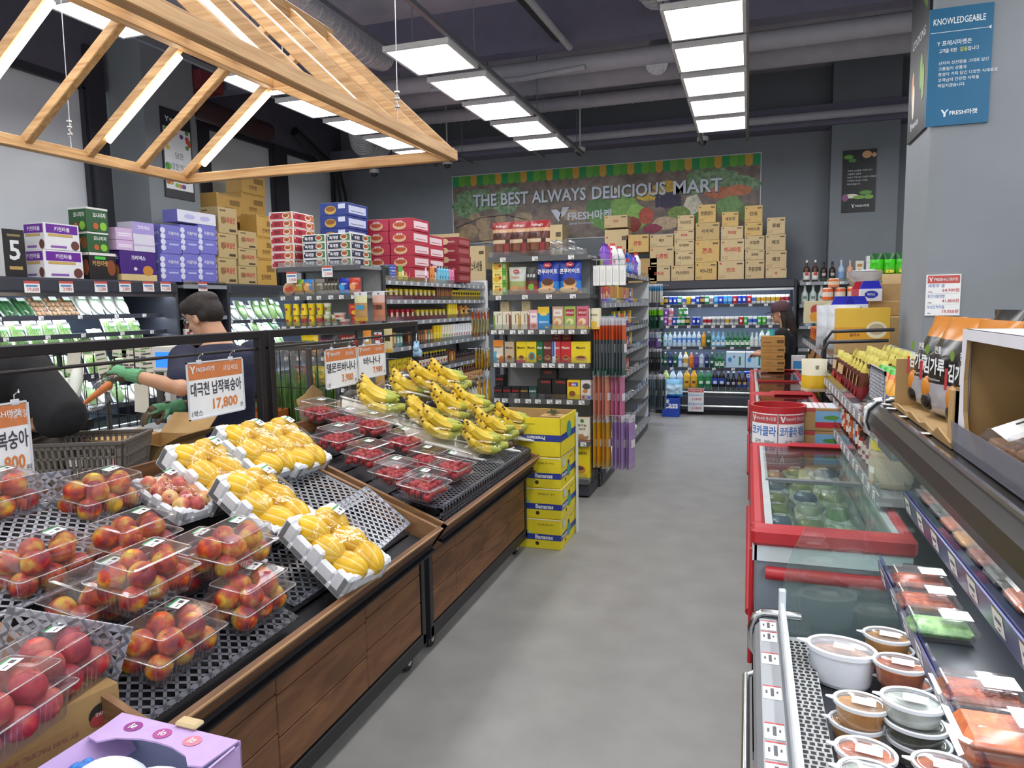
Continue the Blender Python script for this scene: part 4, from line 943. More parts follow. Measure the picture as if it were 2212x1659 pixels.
def clambox(px, py, z, L, W, h, food, label, grp, n=1, rz=0, label2=True):
 p = PZ(px, py, z + h * .8)
 t = thing('side_dish_box', label, 'food box', TR(p.x, p.y, z, R_(rz)), grp)
 put('food', MB().cbox(-L * .44, L * .44, -W * .42, W * .42, .004, h * .62, food, .012), parent=t)
 m = MB(); hb = h * .5
 def rr_ring(lx, ly, zz): return [(sx * lx / 2 + (-sx) * .0, sy * ly / 2, zz) for sx, sy in ((-1, -.8), (-.85, -1), (.85, -1), (1, -.8), (1, .8), (.85, 1), (-.85, 1), (-1, .8))]
 rs = [rr_ring(L * .86, W * .82, 0), rr_ring(L * .94, W * .92, hb), rr_ring(L * 1.04, W * 1.06, hb), rr_ring(L * 1.04, W * 1.06, hb + .003), rr_ring(L * .92, W * .90, hb + .004), rr_ring(L * .82, W * .78, h), rr_ring(L * .78, W * .72, h + .001)]
 for a, c in zip(rs[:-1], rs[1:]): m.add(a + c, [(k, (k + 1) % 8, 8 + (k + 1) % 8, 8 + k) for k in range(8)], shcl)
 m.add(rs[-1], [tuple(range(8))], shcl)
 b_ = put('clear_box', m, parent=t)
 put('sticker', MB().rect(0, L * .42, -W * .30, W * .22, C('#fbfbfb'), z=h + .0025), parent=b_)
 return t
grn = mat('green_salad', '#3f7a34', .45, scale=40, col2='#9cc27a', bump=.6); brn = mat('red_brown_side_dish', '#6e2d1a', .35, scale=40, col2='#b3562f', bump=.6)
G = 'clear boxes on the lower shelf'
clambox(1985, 1240, .847, .14, .10, .05, brn, 'farthest clear box of red brown side dish on the lower shelf', G); clambox(2000, 1282, .847, .14, .10, .055, brn, 'second clear box of red brown side dish from the far end', G)
clambox(2030, 1335, .847, .145, .10, .05, grn, 'clear box of green salad on the lower shelf', G)
clambox(2115, 1478, .847, .15, .10, .042, brn, 'clear box of dark red side dish alone in the middle of the lower shelf', G)
clambox(2185, 1560, .90, .17, .12, .05, kim, 'upper of two clear boxes of orange red kimchi at the near end', G); clambox(2185, 1600, .847, .17, .12, .05, kim, 'lower of two clear boxes of orange red kimchi at the near end', G)
for k, yy in enumerate((2.22, 2.10, 1.98, 1.86, 1.74, 1.62, 1.50, 1.38)):
 for q, xx in enumerate((.50, .575)):
  t = thing('side_dish_box', 'small clear box on the upper shelf, %s from the far end in the %s row' % (nth(k), 'front' if q == 0 else 'back'), 'food box', TR(xx, yy, 1.046), 'small boxes on the upper shelf')
  put('food', MB().cbox(-.027, .027, -.042, .042, .003, .022, (brn, dks, kim, org)[(k + q) % 4], .006), parent=t)
  m = MB()
  for (a, bq) in ((.0, .028), (.028, .05)): pass
  m.cbox(-.036, .036, -.054, .054, .024, .028, shcl, .003); m.cbox(-.03, .03, -.046, .046, .0, .024, shcl, .008); m.cbox(-.028, .028, -.044, .044, .028, .05, shcl, .01)
  put('clear_box', m, parent=t)
# people
skin_m = mat('skin', '#c99a7c', .5, scale=14, var=.06); navy = mat('navy_cotton', '#22263f', .85, scale=30, var=.12, bump=.15, bscale=40)
blk = mat('black_cotton', '#19191d', .9, scale=30, var=.2, bump=.15, bscale=40); hair_m = mat('dark_hair', '#231a17', .5, scale=30, var=.4, stretch=(8, 8, 1.5), bump=.6, bscale=40)
mint = mat('mint_glove', '#69a97c', .8, scale=50, var=.15, bump=.3, bscale=150); brownp = mat('brown_glove_palm', '#5a4a38', .7); trs = mat('dark_trousers', '#23242a', .85)
def remesh(mb, name, voxel, sm=6, mats=None):
 """melt the overlapping volumes of mb into one continuous smooth surface"""
 me = mb.mesh(name); o = bpy.data.objects.new(name, me); COL.objects.link(o)
 r = o.modifiers.new('r', 'REMESH'); r.mode = 'VOXEL'; r.voxel_size = voxel; r.use_smooth_shade = True
 s = o.modifiers.new('s', 'SMOOTH'); s.iterations = sm; s.factor = .5
 bpy.context.view_layer.update()
 dg = bpy.context.evaluated_depsgraph_get()
 out = bpy.data.meshes.new_from_object(o.evaluated_get(dg)); out.name = name
 out.materials.clear(); out.materials.append(mats or mb.mats[0])
 bpy.data.objects.remove(o); bpy.data.meshes.remove(me)
 return out
def limb(m, pts, rad, mt, n=12):
 """limb with round joints"""
 P = [Vector(p) for p in pts]
 Q = []; R = []
 for i in range(len(P) - 1):
  for k in range(5): Q.append(P[i].lerp(P[i + 1], k / 5)); R.append(rad[i] + (rad[i + 1] - rad[i]) * k / 5)
 Q.append(P[-1]); R.append(rad[-1])
 m.tube(Q, R, mt, n)
 for p, r in zip(P, rad): m.ell(p, r, r, r, mt, 12, 8)
def head_mesh(Mh):
 m = MB(Mh)
 m.ell((-.008, 0, .135), .093, .074, .095, skin_m, 20, 12); m.ell((.028, 0, .06), .058, .052, .062, skin_m, 16, 10); m.ell((.070, 0, .022), .020, .026, .018, skin_m)
 m.tube([(.080, 0, .122), (.094, 0, .10), (.106, 0, .084)], [.008, .010, .013], skin_m, 8); m.ell((.100, 0, .081), .012, .016, .009, skin_m)
 m.ell((.082, 0, .052), .011, .020, .006, skin_m); m.ell((.080, 0, .043), .010, .018, .006, skin_m); m.ell((.078, 0, .135), .012, .046, .009, skin_m)
 for s in (-1, 1): m.ell((-.004, s * .075, .095), .019, .009, .030, skin_m); m.ell((.052, s * .038, .082), .025, .02, .02, skin_m)
 m.tube([(-.045, 0, -.10), (-.02, 0, .06)], [.060, .056], skin_m, 14)
 m.M = Matrix()
 return m
def loft(m, rings, mt, n=24):
 """closed body of oval rings (z, rx, ry, x[, y]) from the bottom up"""
 V = []; F = []
 for r in rings:
  for k in range(n): a = 2 * PI * k / n; V.append((r[3] + r[1] * math.cos(a), (r[4] if len(r) > 4 else 0) + r[2] * math.sin(a), r[0]))
 for j in range(len(rings) - 1):
  for k in range(n): F.append((j * n + k, j * n + (k + 1) % n, (j + 1) * n + (k + 1) % n, (j + 1) * n + k))
 F.append(tuple(range(n))[::-1]); F.append(tuple(range((len(rings) - 1) * n, len(rings) * n)))
 m.add(V, F, mt, True)
def face_bits(Mh, par, lip='#a8645a'):
 e = MB(Mh)
 for s in (-1, 1):
  e.ell((.079, s * .031, .112), .008, .014, .006, C('#f0ece6'), 10, 6); e.ell((.085, s * .031, .112), .003, .006, .0055, C('#1d1512'), 8, 5)
  e.tube([(.086, s * .015, .134), (.086, s * .032, .138), (.076, s * .05, .133)], .004, hair_m, 6)
 put('eyes', e, parent=par)
 put('lips', MB(Mh).ell((.0885, 0, .0475), .006, .018, .006, C(lip), 10, 6), parent=par)
def hand(m, M, mt, curl=.5, thumb=1, sc=1.):
 """palm and five bent fingers; local x out along the fingers, y across the knuckles, -z the palm side"""
 S = M @ Matrix.Scale(sc, 4); o = m.M; m.M = o @ S
 m.tube([(-.02, 0, 0), (.02, 0, 0), (.07, 0, 0), (.085, 0, -.002)], [.026, .034, .036, .026], mt, 12)
 for k, (y, L, r) in enumerate(((.030, .070, .0095), (.010, .080, .010), (-.010, .074, .0095), (-.028, .058, .0085))):
  a = 0.; p = Vector((.08, y, 0)); pts = [p.copy()]
  for seg, f in enumerate((.42, .33, .25)):
   a += curl * (.55 + .12 * k) if seg == 0 else curl * .95
   p = p + Vector((math.cos(a), (y * .6 if seg == 0 else 0), -math.sin(a))) * L * f; pts.append(p.copy())
  m.tube(pts, [r, r * .97, r * .9, r * .75], mt, 8)
  for q, rq in zip(pts, (r, r, r * .9, r * .78)): m.ell(q, rq, rq, rq, mt, 8, 6)
 t0 = [(.015, thumb * .026, -.006), (.042, thumb * .052, -.018), (.066, thumb * .058, -.034), (.082, thumb * .052, -.046)]
 m.tube(t0, [.014, .012, .0105, .009], mt, 8); [m.ell(q, .0105, .0105, .0105, mt, 8, 6) for q in t0[1:]]
 m.M = o
def aim(p, d, up=(0, 0, 1)):
 d = Vector(d).normalized(); z = Vector(up); z = (z - d * z.dot(d)).normalized(); y = z.cross(d)
 return Matrix(((d.x, y.x, z.x, p[0]), (d.y, y.y, z.y, p[1]), (d.z, y.z, z.z, p[2]), (0, 0, 0, 1)))
# man in navy with green gloves: local x = the way he faces, y = his left
MB_ = (-2.84, 3.30); yaw = R_(158)
W = TR(MB_[0], MB_[1], 0, yaw); Wi = W.inverted()
tm = thing('person', 'man in a navy T-shirt and green work gloves, bagging carrots behind the fruit stand', 'person', W)
hM = Matrix.Translation((.075, .0, 1.47)) @ Matrix.Rotation(R_(26), 4, 'Z') @ Matrix.Rotation(R_(20), 4, 'Y') @ Matrix.Scale(1.08, 4)
gl_l = Wi @ PD(268, 806, 3.70); gl_r = Wi @ PD(352, 884, 3.85)
shL = Vector((-.01, .20, 1.36)); shR = Vector((-.01, -.20, 1.36))
elL = Wi @ PD(392, 838, 3.62); elR = Vector((.12, -.27, 1.10))
wrL = gl_l + (elL - gl_l).normalized() * .07; wrR = gl_r + (elR - gl_r).normalized() * .07
m = head_mesh(hM)
loft(m, [(.80, .11, .16, 0), (.98, .115, .155, 0), (1.1, .12, .165, 0), (1.22, .125, .18, 0), (1.33, .115, .185, -.01), (1.40, .085, .13, 0), (1.45, .06, .06, .01)], skin_m)
limb(m, [shL, elL, wrL], [.062, .046, .032], skin_m); limb(m, [shR, elR, wrR], [.062, .046, .032], skin_m)
limb(m, [(0, .085, .88), (.01, .095, .48), (0, .10, .07)], [.085, .062, .045], skin_m); limb(m, [(0, -.085, .88), (.01, -.095, .48), (0, -.10, .07)], [.085, .062, .045], skin_m)
put('body', remesh(m, 'body', .0085), parent=tm)
face_bits(hM, tm)
s = MB()
loft(s, [(.76, .145, .195, 0), (.88, .142, .192, 0), (.98, .137, .187, 0), (1.1, .14, .19, -.003), (1.22, .145, .205, -.01), (1.31, .138, .222, -.018), (1.37, .115, .20, -.02), (1.41, .085, .13, -.01), (1.435, .07, .075, .0)], navy)
for sh, el in ((shL, elL), (shR, elR)): limb(s, [sh, sh.lerp(el, .4), sh.lerp(el, .78)], [.085, .078, .078], navy, 14)
put('t_shirt', remesh(s, 't_shirt', .010, 5), parent=tm)
p = MB(); limb(p, [(0, .085, .86), (.012, .097, .48), (0, .10, .09)], [.11, .085, .068], trs); limb(p, [(0, -.085, .86), (.012, -.097, .48), (0, -.10, .09)], [.11, .085, .068], trs)
put('trousers', remesh(p, 'trousers', .014, 4), parent=tm)
for y in (.10, -.10): put('shoe', MB().ell((.05, y, .04), .13, .05, .045, blk, 14, 8), parent=tm)
h = MB(hM)
h.ell((-.012, 0, .185), .100, .083, .058, hair_m, 18, 10); h.ell((-.055, 0, .135), .055, .078, .085, hair_m, 16, 10); h.ell((.048, 0, .196), .052, .070, .036, hair_m, 14, 8)
for s_ in (-1, 1): h.ell((-.022, s_ * .062, .158), .060, .024, .050, hair_m, 14, 8); h.ell((.028, s_ * .066, .175), .042, .018, .034, hair_m); h.ell((-.04, s_ * .062, .11), .035, .02, .04, hair_m)
h.ell((.082, .0, .176), .018, .05, .026, hair_m)
put('hair', remesh(h, 'hair', .006, 4), parent=tm)
gk = MB(hM)
for s_ in (-1, 1): gk.tube([(.094 , s_ * .012, .115), (.094, s_ * .03, .125), (.092, s_ * .048, .116), (.092, s_ * .044, .1), (.094, s_ * .026, .094), (.095, s_ * .012, .104), (.094, s_ * .012, .115)], .0016, C('#8d8d90'), 5); gk.tube([(.09, s_ * .05, .117), (.04, s_ * .075, .12), (-.01, s_ * .084, .115)], .0016, C('#8d8d90'), 5)
gk.tube([(.094, -.012, .113), (.098, 0, .115), (.094, .012, .113)], .0016, C('#8d8d90'), 5)
put('glasses', gk, parent=tm)
for nm, g, el, th, cu in (('left', gl_l, elL, -1, .9), ('right', gl_r, elR, 1, .55)):
 gm = MB(); d = g - el; M = aim(g - d.normalized() * .03, d + Vector((0, 0, -.02)), (0, 0, 1))
 hand(gm, M, mint, cu, th, 1.08); gm.tube([M @ Vector((-.085, 0, 0)), M @ Vector((-.03, 0, 0)), M @ Vector((.0, 0, 0))], [.042, .036, .036], mint, 12)
 o = put('glove', remesh(gm, 'glove', .0045, 3), parent=tm)
 fb = MB(); hand(fb, M @ Matrix.Translation((.012, 0, -.006)), brownp, cu, th, 1.10)
 put('glove_palm', remesh(fb, 'glove_palm', .0045, 3), parent=o)
 put('glove_patch', MB().cbox(-.012, .018, -.014, .014, .036, .040, C('#6f5a50'), .002, M=M), parent=o)
# person bending at the left edge of the photo
W2 = TR(-3.02, 1.78, 0, R_(170)); W2i = W2.inverted()
tp = thing('person', 'person in a black shirt bending at the left edge, back to the camera', 'person', W2)
sh1 = W2i @ PD(62, 812, 2.95); el1 = W2i @ PD(140, 898, 2.88); wr1 = el1 + Vector((.22, -.03, -.05))
ctr = W2i @ PD(0, 960, 3.02); nk = W2i @ PD(-55, 775, 3.1)
hM2 = Matrix.Translation(nk + Vector((.06, 0, .05))) @ Matrix.Rotation(R_(45), 4, 'Y')
m = head_mesh(hM2); sh2 = Vector((sh1.x + .02, -sh1.y + 2 * nk.y, sh1.z + .02))
hip = Vector((-.05, nk.y, .93))
def torso(mb, mt, k=1.):
 R = []
 for f, rx, ry in ((0, .13, .175), (.2, .125, .17), (.4, .13, .18), (.6, .14, .2), (.8, .135, .215), (.95, .11, .17)):
  c = hip.lerp(nk, f); R.append((c.z, rx * k, ry * k, c.x, c.y))
 loft(mb, R, mt)
torso(m, skin_m, .9); limb(m, [sh1, el1, wr1], [.06, .046, .032], skin_m); limb(m, [sh2, sh2 + Vector((.2, 0, -.2)), sh2 + Vector((.38, .03, -.28))], [.06, .046, .032], skin_m)
for a, th in ((wr1, 1), (sh2 + Vector((.38, .03, -.28)), -1)): hand(m, aim(a, (1, 0, -.2)), skin_m, .5, th)
for y in (.09, -.09): limb(m, [(hip.x, nk.y + y, .88), (hip.x + .02, nk.y + y, .48), (hip.x, nk.y + y, .07)], [.085, .062, .045], skin_m)
put('body', remesh(m, 'body', .0095), parent=tp); face_bits(hM2, tp)
s = MB(); torso(s, blk, 1.08); s.ell(sh1, .105, .105, .10, blk, 16, 8); s.ell(sh2, .105, .105, .10, blk, 16, 8); limb(s, [sh1, el1, el1 + Vector((.12, -.02, -.03))], [.10, .085, .075], blk, 14); limb(s, [sh2, sh2 + Vector((.2, 0, -.2))], [.1, .085], blk, 14)
put('shirt', remesh(s, 'shirt', .012, 6), parent=tp)
p = MB()
for y in (.09, -.09): limb(p, [(hip.x, nk.y + y, .88), (hip.x + .02, nk.y + y, .48), (hip.x, nk.y + y, .09)], [.115, .088, .07], trs)
put('trousers', remesh(p, 'trousers', .014, 4), parent=tp)
for y in (.09, -.09): put('shoe', MB().ell((hip.x + .05, nk.y + y, .04), .13, .05, .045, blk, 14, 8), parent=tp)
h = MB(hM2); h.ell((-.02, 0, .17), .10, .085, .07, hair_m, 16, 10); h.ell((-.05, 0, .12), .06, .08, .08, hair_m, 16, 10)
put('hair', remesh(h, 'hair', .008, 3), parent=tp)
# woman in a cap behind the freezers, facing left
W3 = TR(.375, 8.42, 0, R_(172)); tw = thing('person', 'woman in a maroon cap and black T-shirt standing behind the stacked cases', 'person', W3)
hM3 = Matrix.Translation((.03, 0, 1.375)) @ Matrix.Rotation(R_(8), 4, 'Y') @ Matrix.Scale(.96, 4)
m = head_mesh(hM3)
loft(m, [(.76, .11, .155, 0), (.95, .1, .135, 0), (1.05, .1, .135, 0), (1.15, .11, .15, 0), (1.24, .10, .16, 0), (1.31, .07, .11, 0)], skin_m)
for s_ in (-1, 1):
 limb(m, [(0, s_ * .165, 1.27), (.0, s_ * .20, 1.02), (.20, s_ * .14, 1.03)], [.05, .037, .026], skin_m); hand(m, aim((.23, s_ * .13, 1.03), (1, -s_ * .2, .1)), skin_m, .7, -s_, .9)
 limb(m, [(0, s_ * .08, .82), (0, s_ * .085, .45), (-.01, s_ * .085, .06)], [.085, .058, .04], skin_m)
put('body', remesh(m, 'body', .008), parent=tw); face_bits(hM3, tw)
s = MB()
loft(s, [(.74, .13, .175, 0), (.86, .125, .17, 0), (.95, .12, .158, 0), (1.05, .12, .155, 0), (1.15, .128, .168, 0), (1.23, .118, .18, 0), (1.28, .09, .145, 0), (1.315, .065, .07, 0)], blk)
for s_ in (-1, 1): limb(s, [(0, s_ * .165, 1.265), (0, s_ * .195, 1.06)], [.068, .072], blk)
put('t_shirt', remesh(s, 't_shirt', .010, 5), parent=tw)
p = MB(); [limb(p, [(0, s_ * .08, .8), (0, s_ * .085, .45), (-.01, s_ * .085, .08)], [.11, .08, .06], trs) for s_ in (-1, 1)]; put('trousers', remesh(p, 'trousers', .014, 4), parent=tw)
for y in (.085, -.085): put('shoe', MB().ell((.045, y, .04), .12, .045, .04, blk, 14, 8), parent=tw)
h = MB(hM3); h.ell((-.02, 0, .16), .095, .083, .07, hair_m, 16, 10); h.tube([(-.05, 0, .14), (-.085, 0, .02), (-.10, 0, -.12), (-.10, 0, -.24)], [.075, .07, .062, .04], hair_m, 14)
for s_ in (-1, 1): h.tube([(-.02, s_ * .06, .13), (-.035, s_ * .07, .03), (-.03, s_ * .07, -.1), (-.02, s_ * .065, -.2)], [.025, .028, .026, .014], hair_m, 10)
put('hair', remesh(h, 'hair', .008, 3), parent=tw)
cap = mat('maroon_cap', '#4b3038', .8)
c_ = MB(hM3); c_.lathe([(.108, .135), (.112, .16), (.104, .20), (.075, .235), (.03, .25), (0, .252)], cap, 24, Matrix.Translation((-.008, 0, 0)) @ Matrix.Diagonal((1, .87, 1, 1)))
c_.prism([(.05, -.075), (.12, -.07), (.165, -.045), (.178, 0), (.165, .045), (.12, .07), (.05, .075)], .006, cap, Matrix.Translation((0, 0, .145)) @ Matrix.Rotation(R_(6), 4, 'Y')); c_.ell((-.008, 0, .254), .008, .008, .005, cap)
put('cap', c_, parent=tw)
kb = mat('golden_cardboard', '#b98a4a', .7, scale=20, var=.05)
zz = .885
for k, (hgt, dx) in enumerate(((.062, 0), (.07, .004), (.065, -.003), (.07, .003), (.105, -.004))):
 mb = MB().cbox(-.115, .115, -.10, .10, 0, hgt - .002, kb, .003); f = face((-.115, -.1001, 0), (1, 0, 0), (0, 0, 1))
 mb.rect(.155, .22, hgt * .3, hgt * .6, mat('brown_print', '#6b4a24', .7), f); mb.text('Dried mango', .075, hgt * .35, .012, mat('brown_print', '#6b4a24', .7), f) if k in (1, 3) else mb.rect(.02, .10, hgt * .35, hgt * .4, mat('brown_print', '#6b4a24', .7), f)
 put('golden_case', mb, TR(.245 + dx, 7.92, zz), 'flat golden brown case on the freezer end, %s from the bottom' % nth(k), 'carton', 'cases in front of the woman'); zz += hgt
put('clear_cup', MB().lathe([(.022, 0), (.03, .06), (.0, .06)], C('#3fb2c8'), 12), TR(.235, 7.92, zz), 'small turquoise cup on top of the golden cases', 'cup')
# hanging price signs
orange_h = mat('orange_sign_header', '#cf7f4e', .5, scale=60, var=.08)
def price_sign(yc, w, h, name, price, unit, label, zt=1.40, tilt=0., hooks=2):
 t = thing('price_sign', label, 'price sign', TR(RX + .03, yc, zt, R_(90), 0, tilt), 'hanging price signs')
 F = face((-w / 2, 0, -h), (1, 0, 0), (0, 0, 1))
 put('card', MB().prism([(.004, .004), (w - .004, .004), (w - .004, h - .004), (.004, h - .004)], .002, C('#edf0f3'), F), parent=t)
 fr = MB()
 for (a, b, c, d) in ((0, w, 0, .006), (0, w, h - .006, h), (0, .006, 0, h), (w - .006, w, 0, h)): fr.prism([(a, c), (b, c), (b, d), (a, d)], .006, mat('clear_sign_frame', '#d5dbe2', .25), F)
 put('sleeve', fr, parent=t)
 p = MB(); p.rect(.008, w - .008, h * .69, h - .008, orange_h, F, .003)
 logo(p, w * .05, h * .8, h * .13, wt, F @ TR(0, 0, .004), bold=.01)
 p.text('과일세일', w * .62, h * .79, h * .10, wt, F, .004, align='L', wmax=w * .34)
 p.text(name, w / 2, h * .40, h * .24, C('#3d434d'), F, .004, .015, w=w * .9 if len(name) > 4 else w * .62)
 p.text(price, w * .92 - w * .06, h * .10, h * .22, C('#dd8442'), F, .004, .02, align='R', wmax=w * .62)
 p.text('원', w * .96, h * .09, h * .08, C('#444a55'), F, .004, align='R'); p.text(unit, w * .05, h * .05, h * .11, C('#444a55'), F, .004, align='L', wmax=w * .2)
 put('lettering', p, parent=t)
 for k in range(hooks):
  x = (-.28 + .56 * k) * w
  hk = MB().tube([(x, 0, .005), (x, .0, .022), (x + .008, -.012, .034), (x, -.022, .04), (x - .006, -.03, .03)], .0025, chrome, 6).cbox(x - .014, x + .014, -.005, .004, -.012, .008, mat('clear_sign_frame', '#d5dbe2', .25), .002)
  put('hook', hk, parent=t)
 return t
def ysign(xa, xb): return PX(xa, 800, RX + .02).y, PX(xb, 800, RX + .02).y
ya, yb = ysign(397, 520); price_sign((ya + yb) / 2, yb - ya, .255, '대극천 납작복숭아', '17,800', '1박스', 'hanging price sign reading 17,800 in orange, in front of the man', 1.395)
ya, yb = ysign(-70, 60); price_sign((ya + yb) / 2 - .02, yb - ya, .26, '천도복숭아', '15,800', '1박스', 'hanging price sign cut by the left edge of the photo', 1.33)
ya, yb = ysign(698, 768); price_sign((ya + yb) / 2, yb - ya - .004, .235, '델몬트바나나', '3,980', '1손', 'hanging price sign reading 3,980, beside the green onion cage', 1.385)
ya, yb = ysign(770, 830); price_sign((ya + yb) / 2, yb - ya - .004, .215, '바나나', '7,980', '2손', 'hanging price sign reading 7,980, toward the rabbit', 1.385)
pb = PX(893, 755, RX + .03)
rb = mat('pale_blue_plush', '#9cc4e4', .75, scale=40, var=.05)
t = thing('rabbit_charm', 'pale blue rabbit toy hanging on the sign frame', 'toy', TR(pb.x + .03, pb.y, pb.z - .01, R_(100)))
m = MB(); m.ell((.01, 0, -.012), .046, .034, .032, rb, 16, 10); m.ell((-.028, 0, .022), .026, .024, .024, rb, 14, 10); m.ell((.052, 0, -.03), .02, .018, .014, rb); m.ell((.0, .02, -.032), .022, .012, .012, rb); m.ell((.0, -.02, -.032), .022, .012, .012, rb); m.ell((.06, 0, -.012), .01, .01, .01, rb)
for s in (-1, 1): m.tube([(-.02, s * .010, .035), (-.012, s * .012, .058), (-.008, s * .012, .074)], [.009, .010, .005], rb, 10)
put('body', remesh(m, 'body', .004, 3), parent=t)
put('eye', MB().ell((-.046, -.016, .026), .003, .003, .004, C('#22262c'), 8, 5), parent=t)
put('strap', MB().tube([(-.01, 0, .07), (-.012, 0, .10), (-.006, 0, .125), (.0, 0, .10)], .003, C('#e6edf2'), 6), parent=t)
# wire cages
def cage(x0, x1, y0, y1, z0, z1, label, nx, ny, nz=3):
 t = thing('wire_cage', label, 'wire cage', TR())
 fr = MB(); rim = mat('taupe_cage_rim', '#4a4744', .5)
 for x in (x0, x1):
  for y in (y0, y1): fr.beam((x, y, 0), (x, y, z1), .03, .03, rim)
 for z in (z0, z1):
  for y in (y0, y1): fr.beam((x0, y, z), (x1, y, z), .02, .03, rim)
  for x in (x0, x1): fr.beam((x, y0, z), (x, y1, z), .02, .03, rim)
 fr.box(x0, x1, y0, y1, z0 - .01, z0, rim)
 put('frame', fr, parent=t)
 def panel(fn, n, a):
  m = MB()
  for k in range(1, n): m.cyl(fn(k / n, z0), fn(k / n, z1), .0035, black_metal, 5, False)
  for k in range(1, nz + 1): z = z0 + (z1 - z0) * k / (nz + 1); m.cyl(fn(0, z), fn(1, z), .0035, black_metal, 5, False)
  put('wire_panel', m, parent=t)
 for y in (y0, y1): panel(lambda f, z, y=y: (x0 + (x1 - x0) * f, y, z), nx, 0)
 for x in (x0, x1): panel(lambda f, z, x=x: (x, y0 + (y1 - y0) * f, z), ny, 1)
 return t
c0 = PY(666, 752, 3.98); xa = PY(537, 770, 3.98).x
CX0, CX1, CY0, CY1, CZ = xa - .05, c0.x, 3.98, 4.52, c0.z
cage(CX0, CX1, CY0, CY1, .32, CZ, 'tall black wire cage full of long green onions behind the banana signs', 7, 6)
onm = mat('green_onion_leaf', '#3f7a33', .45, scale=12, col2='#7fae4e', stretch=(6, 6, .8)); onw = mat('onion_white_base', '#d9e2c4', .5); pinkb = mat('pink_tie', '#c97a78', .6)
k = 0
for iy in range(2):
 for ix in range(5):
  m = MB(); rr = random.Random(ix * 7 + iy)
  for q in range(22):
   a = rr.uniform(0, 6.28); r0 = rr.uniform(0, .036); x, y = r0 * math.cos(a), r0 * math.sin(a)
   m.tube([(x * .7, y * .7, 0), (x, y, .25), (x * 1.3, y * 1.3, .55), (x * 1.7 + rr.uniform(-.02, .02), y * 1.7, .80 + rr.uniform(-.1, .08))], [.007, .008, .008, .003], onm, 5, False)
  o = put('green_onion_bundle', m, TR(CX0 + .08 + ix * (CX1 - CX0 - .14) / 4, CY0 + .10 + iy * .2, .335, rr.uniform(0, 3)), 'tied bundle of long green onions in the wire cage, %s from the left, %s row' % (nth(ix), 'front' if iy == 0 else 'back'), 'green onions', 'green onion bundles')
  put('pink_tie', MB().lathe([(.048, .40), (.051, .412), (.048, .424)], pinkb, 12), parent=o)
  put('plastic_sleeve', MB().lathe([(.052, .1), (.062, .7), (.075, .99), (.06, 1.02)], film, 10), parent=o)
  k += 1
WX0, WX1, WY, WZ = PY(95, 775, 3.75).x, PY(338, 745, 3.75).x, 3.75, PY(250, 748, 3.75).z
cage(WX0, WX1, WY, WY + .5, .45, WZ, 'black wire cage hung with barcode sheets, behind the gloved hand', 11, 5)
paper = mat('beige_label_sheet', '#d9d2c2', .6); greenl = C('#6c9a5c')
spots = [(160, 775, .06, .11, 12), (188, 752, .05, .05, -4), (222, 790, .05, .17, -9), (258, 755, .06, .05, 5), (278, 770, .055, .10, 0), (303, 775, .055, .11, 2), (318, 778, .05, .13, -6), (342, 765, .035, .09, 3), (306, 850, .06, .13, 4), (230, 830, .05, .05, 10)]
for i, (px, py, w, h, rz) in enumerate(spots):
 p = PY(px, py, WY - .012); m = MB(); F = face((0, 0, 0), (1, 0, 0), (0, 0, 1))
 m.prism([(-w, -h), (w, -h), (w, h), (-w, h)], .002, paper, F)
 rows_ = max(1, int(h / .03)); cols = max(1, int(w / .026))
 if i not in (0, 8):
  for a in range(rows_):
   for b in range(cols):
    cx = -w + (b + .5) * 2 * w / cols; cz = -h + (a + .5) * 2 * h / rows_; hw = w / cols * .8; hh = h / rows_
    m.rect(cx - hw, cx + hw, cz + hh * .1, cz + hh * .45, ink, F, .0026); m.rect(cx - hw, cx + hw, cz - hh * .75, cz - hh * .5, greenl, F, .0026)
 put('barcode_sheet', m, TR(p.x, p.y, p.z, 0, 0, R_(rz)), 'beige barcode label sheet hung on the wire cage, %s from the left' % nth(i), 'label sheet', 'barcode sheets on the cage')
for i, (px, py) in enumerate(((142, 845), (165, 838), (125, 860))):
 p = PY(px, py, WY - .05); m = MB()
 put('white_radish', MB().lathe([(0, 0), (.02, .02), (.038, .08), (.042, .2), (.03, .27), (.012, .28, onm), (.02, .33)], mat('radish_white', '#e9ece2', .45), 14), TR(p.x, p.y - .04, p.z - .12, .3, R_(-20), R_(15 * i - 15)), 'white radish in front of the wire cage, %s from the left' % nth(i), 'radish', 'white radishes')
put('radish_shelf', MB().box(WX0 - .05, WX0 + .45, WY - .22, WY - .03, p.z - .2, p.z - .14, black_metal).box(WX0 - .02, WX0 + .42, WY - .2, WY - .05, 0, p.z - .2, black_metal), None, 'black stand under the white radishes', 'stand')
# packing table with basket, scale and sealer
steel = mat('brushed_steel', '#a9adb0', .35, metal=.6)
t = thing('packing_table', 'steel packing table behind the fruit stand, beside the man', 'table', TR())
put('table_top', MB().cbox(-3.25, -2.46, 2.30, 2.98, .86, .89, steel, .006), parent=t)
for x in (-3.2, -2.5):
 for y in (2.35, 2.93): put('leg', MB().beam((x, y, 0), (x, y, .86), .035, .035, steel), parent=t)
t = thing('wrapping_machine', 'steel film wrapping machine with small red lit switches', 'machine', TR(-2.94, 2.86, .891))
put('body', MB().cbox(-.26, .26, -.09, .09, 0, .10, mat('machine_grey', '#8d9092', .4), .01), parent=t)
f = face((-.26, -.0905, 0), (1, 0, 0), (0, 0, 1)); sw = MB()
for k, cc in enumerate(('#ff3b30', '#8e3b34', '#2b2b2e', '#8e3b34')): sw.rect(.10 + k * .055, .13 + k * .055, .05, .07, emat('red_switch', '#ff3020', 3) if k == 0 else C(cc), f, .002)
put('switches', sw, parent=t)
put('film_bed', MB().cbox(-.25, .25, -.08, .09, .10, .112, mat('white_sheet', '#d7d9d6', .5), .004), parent=t)
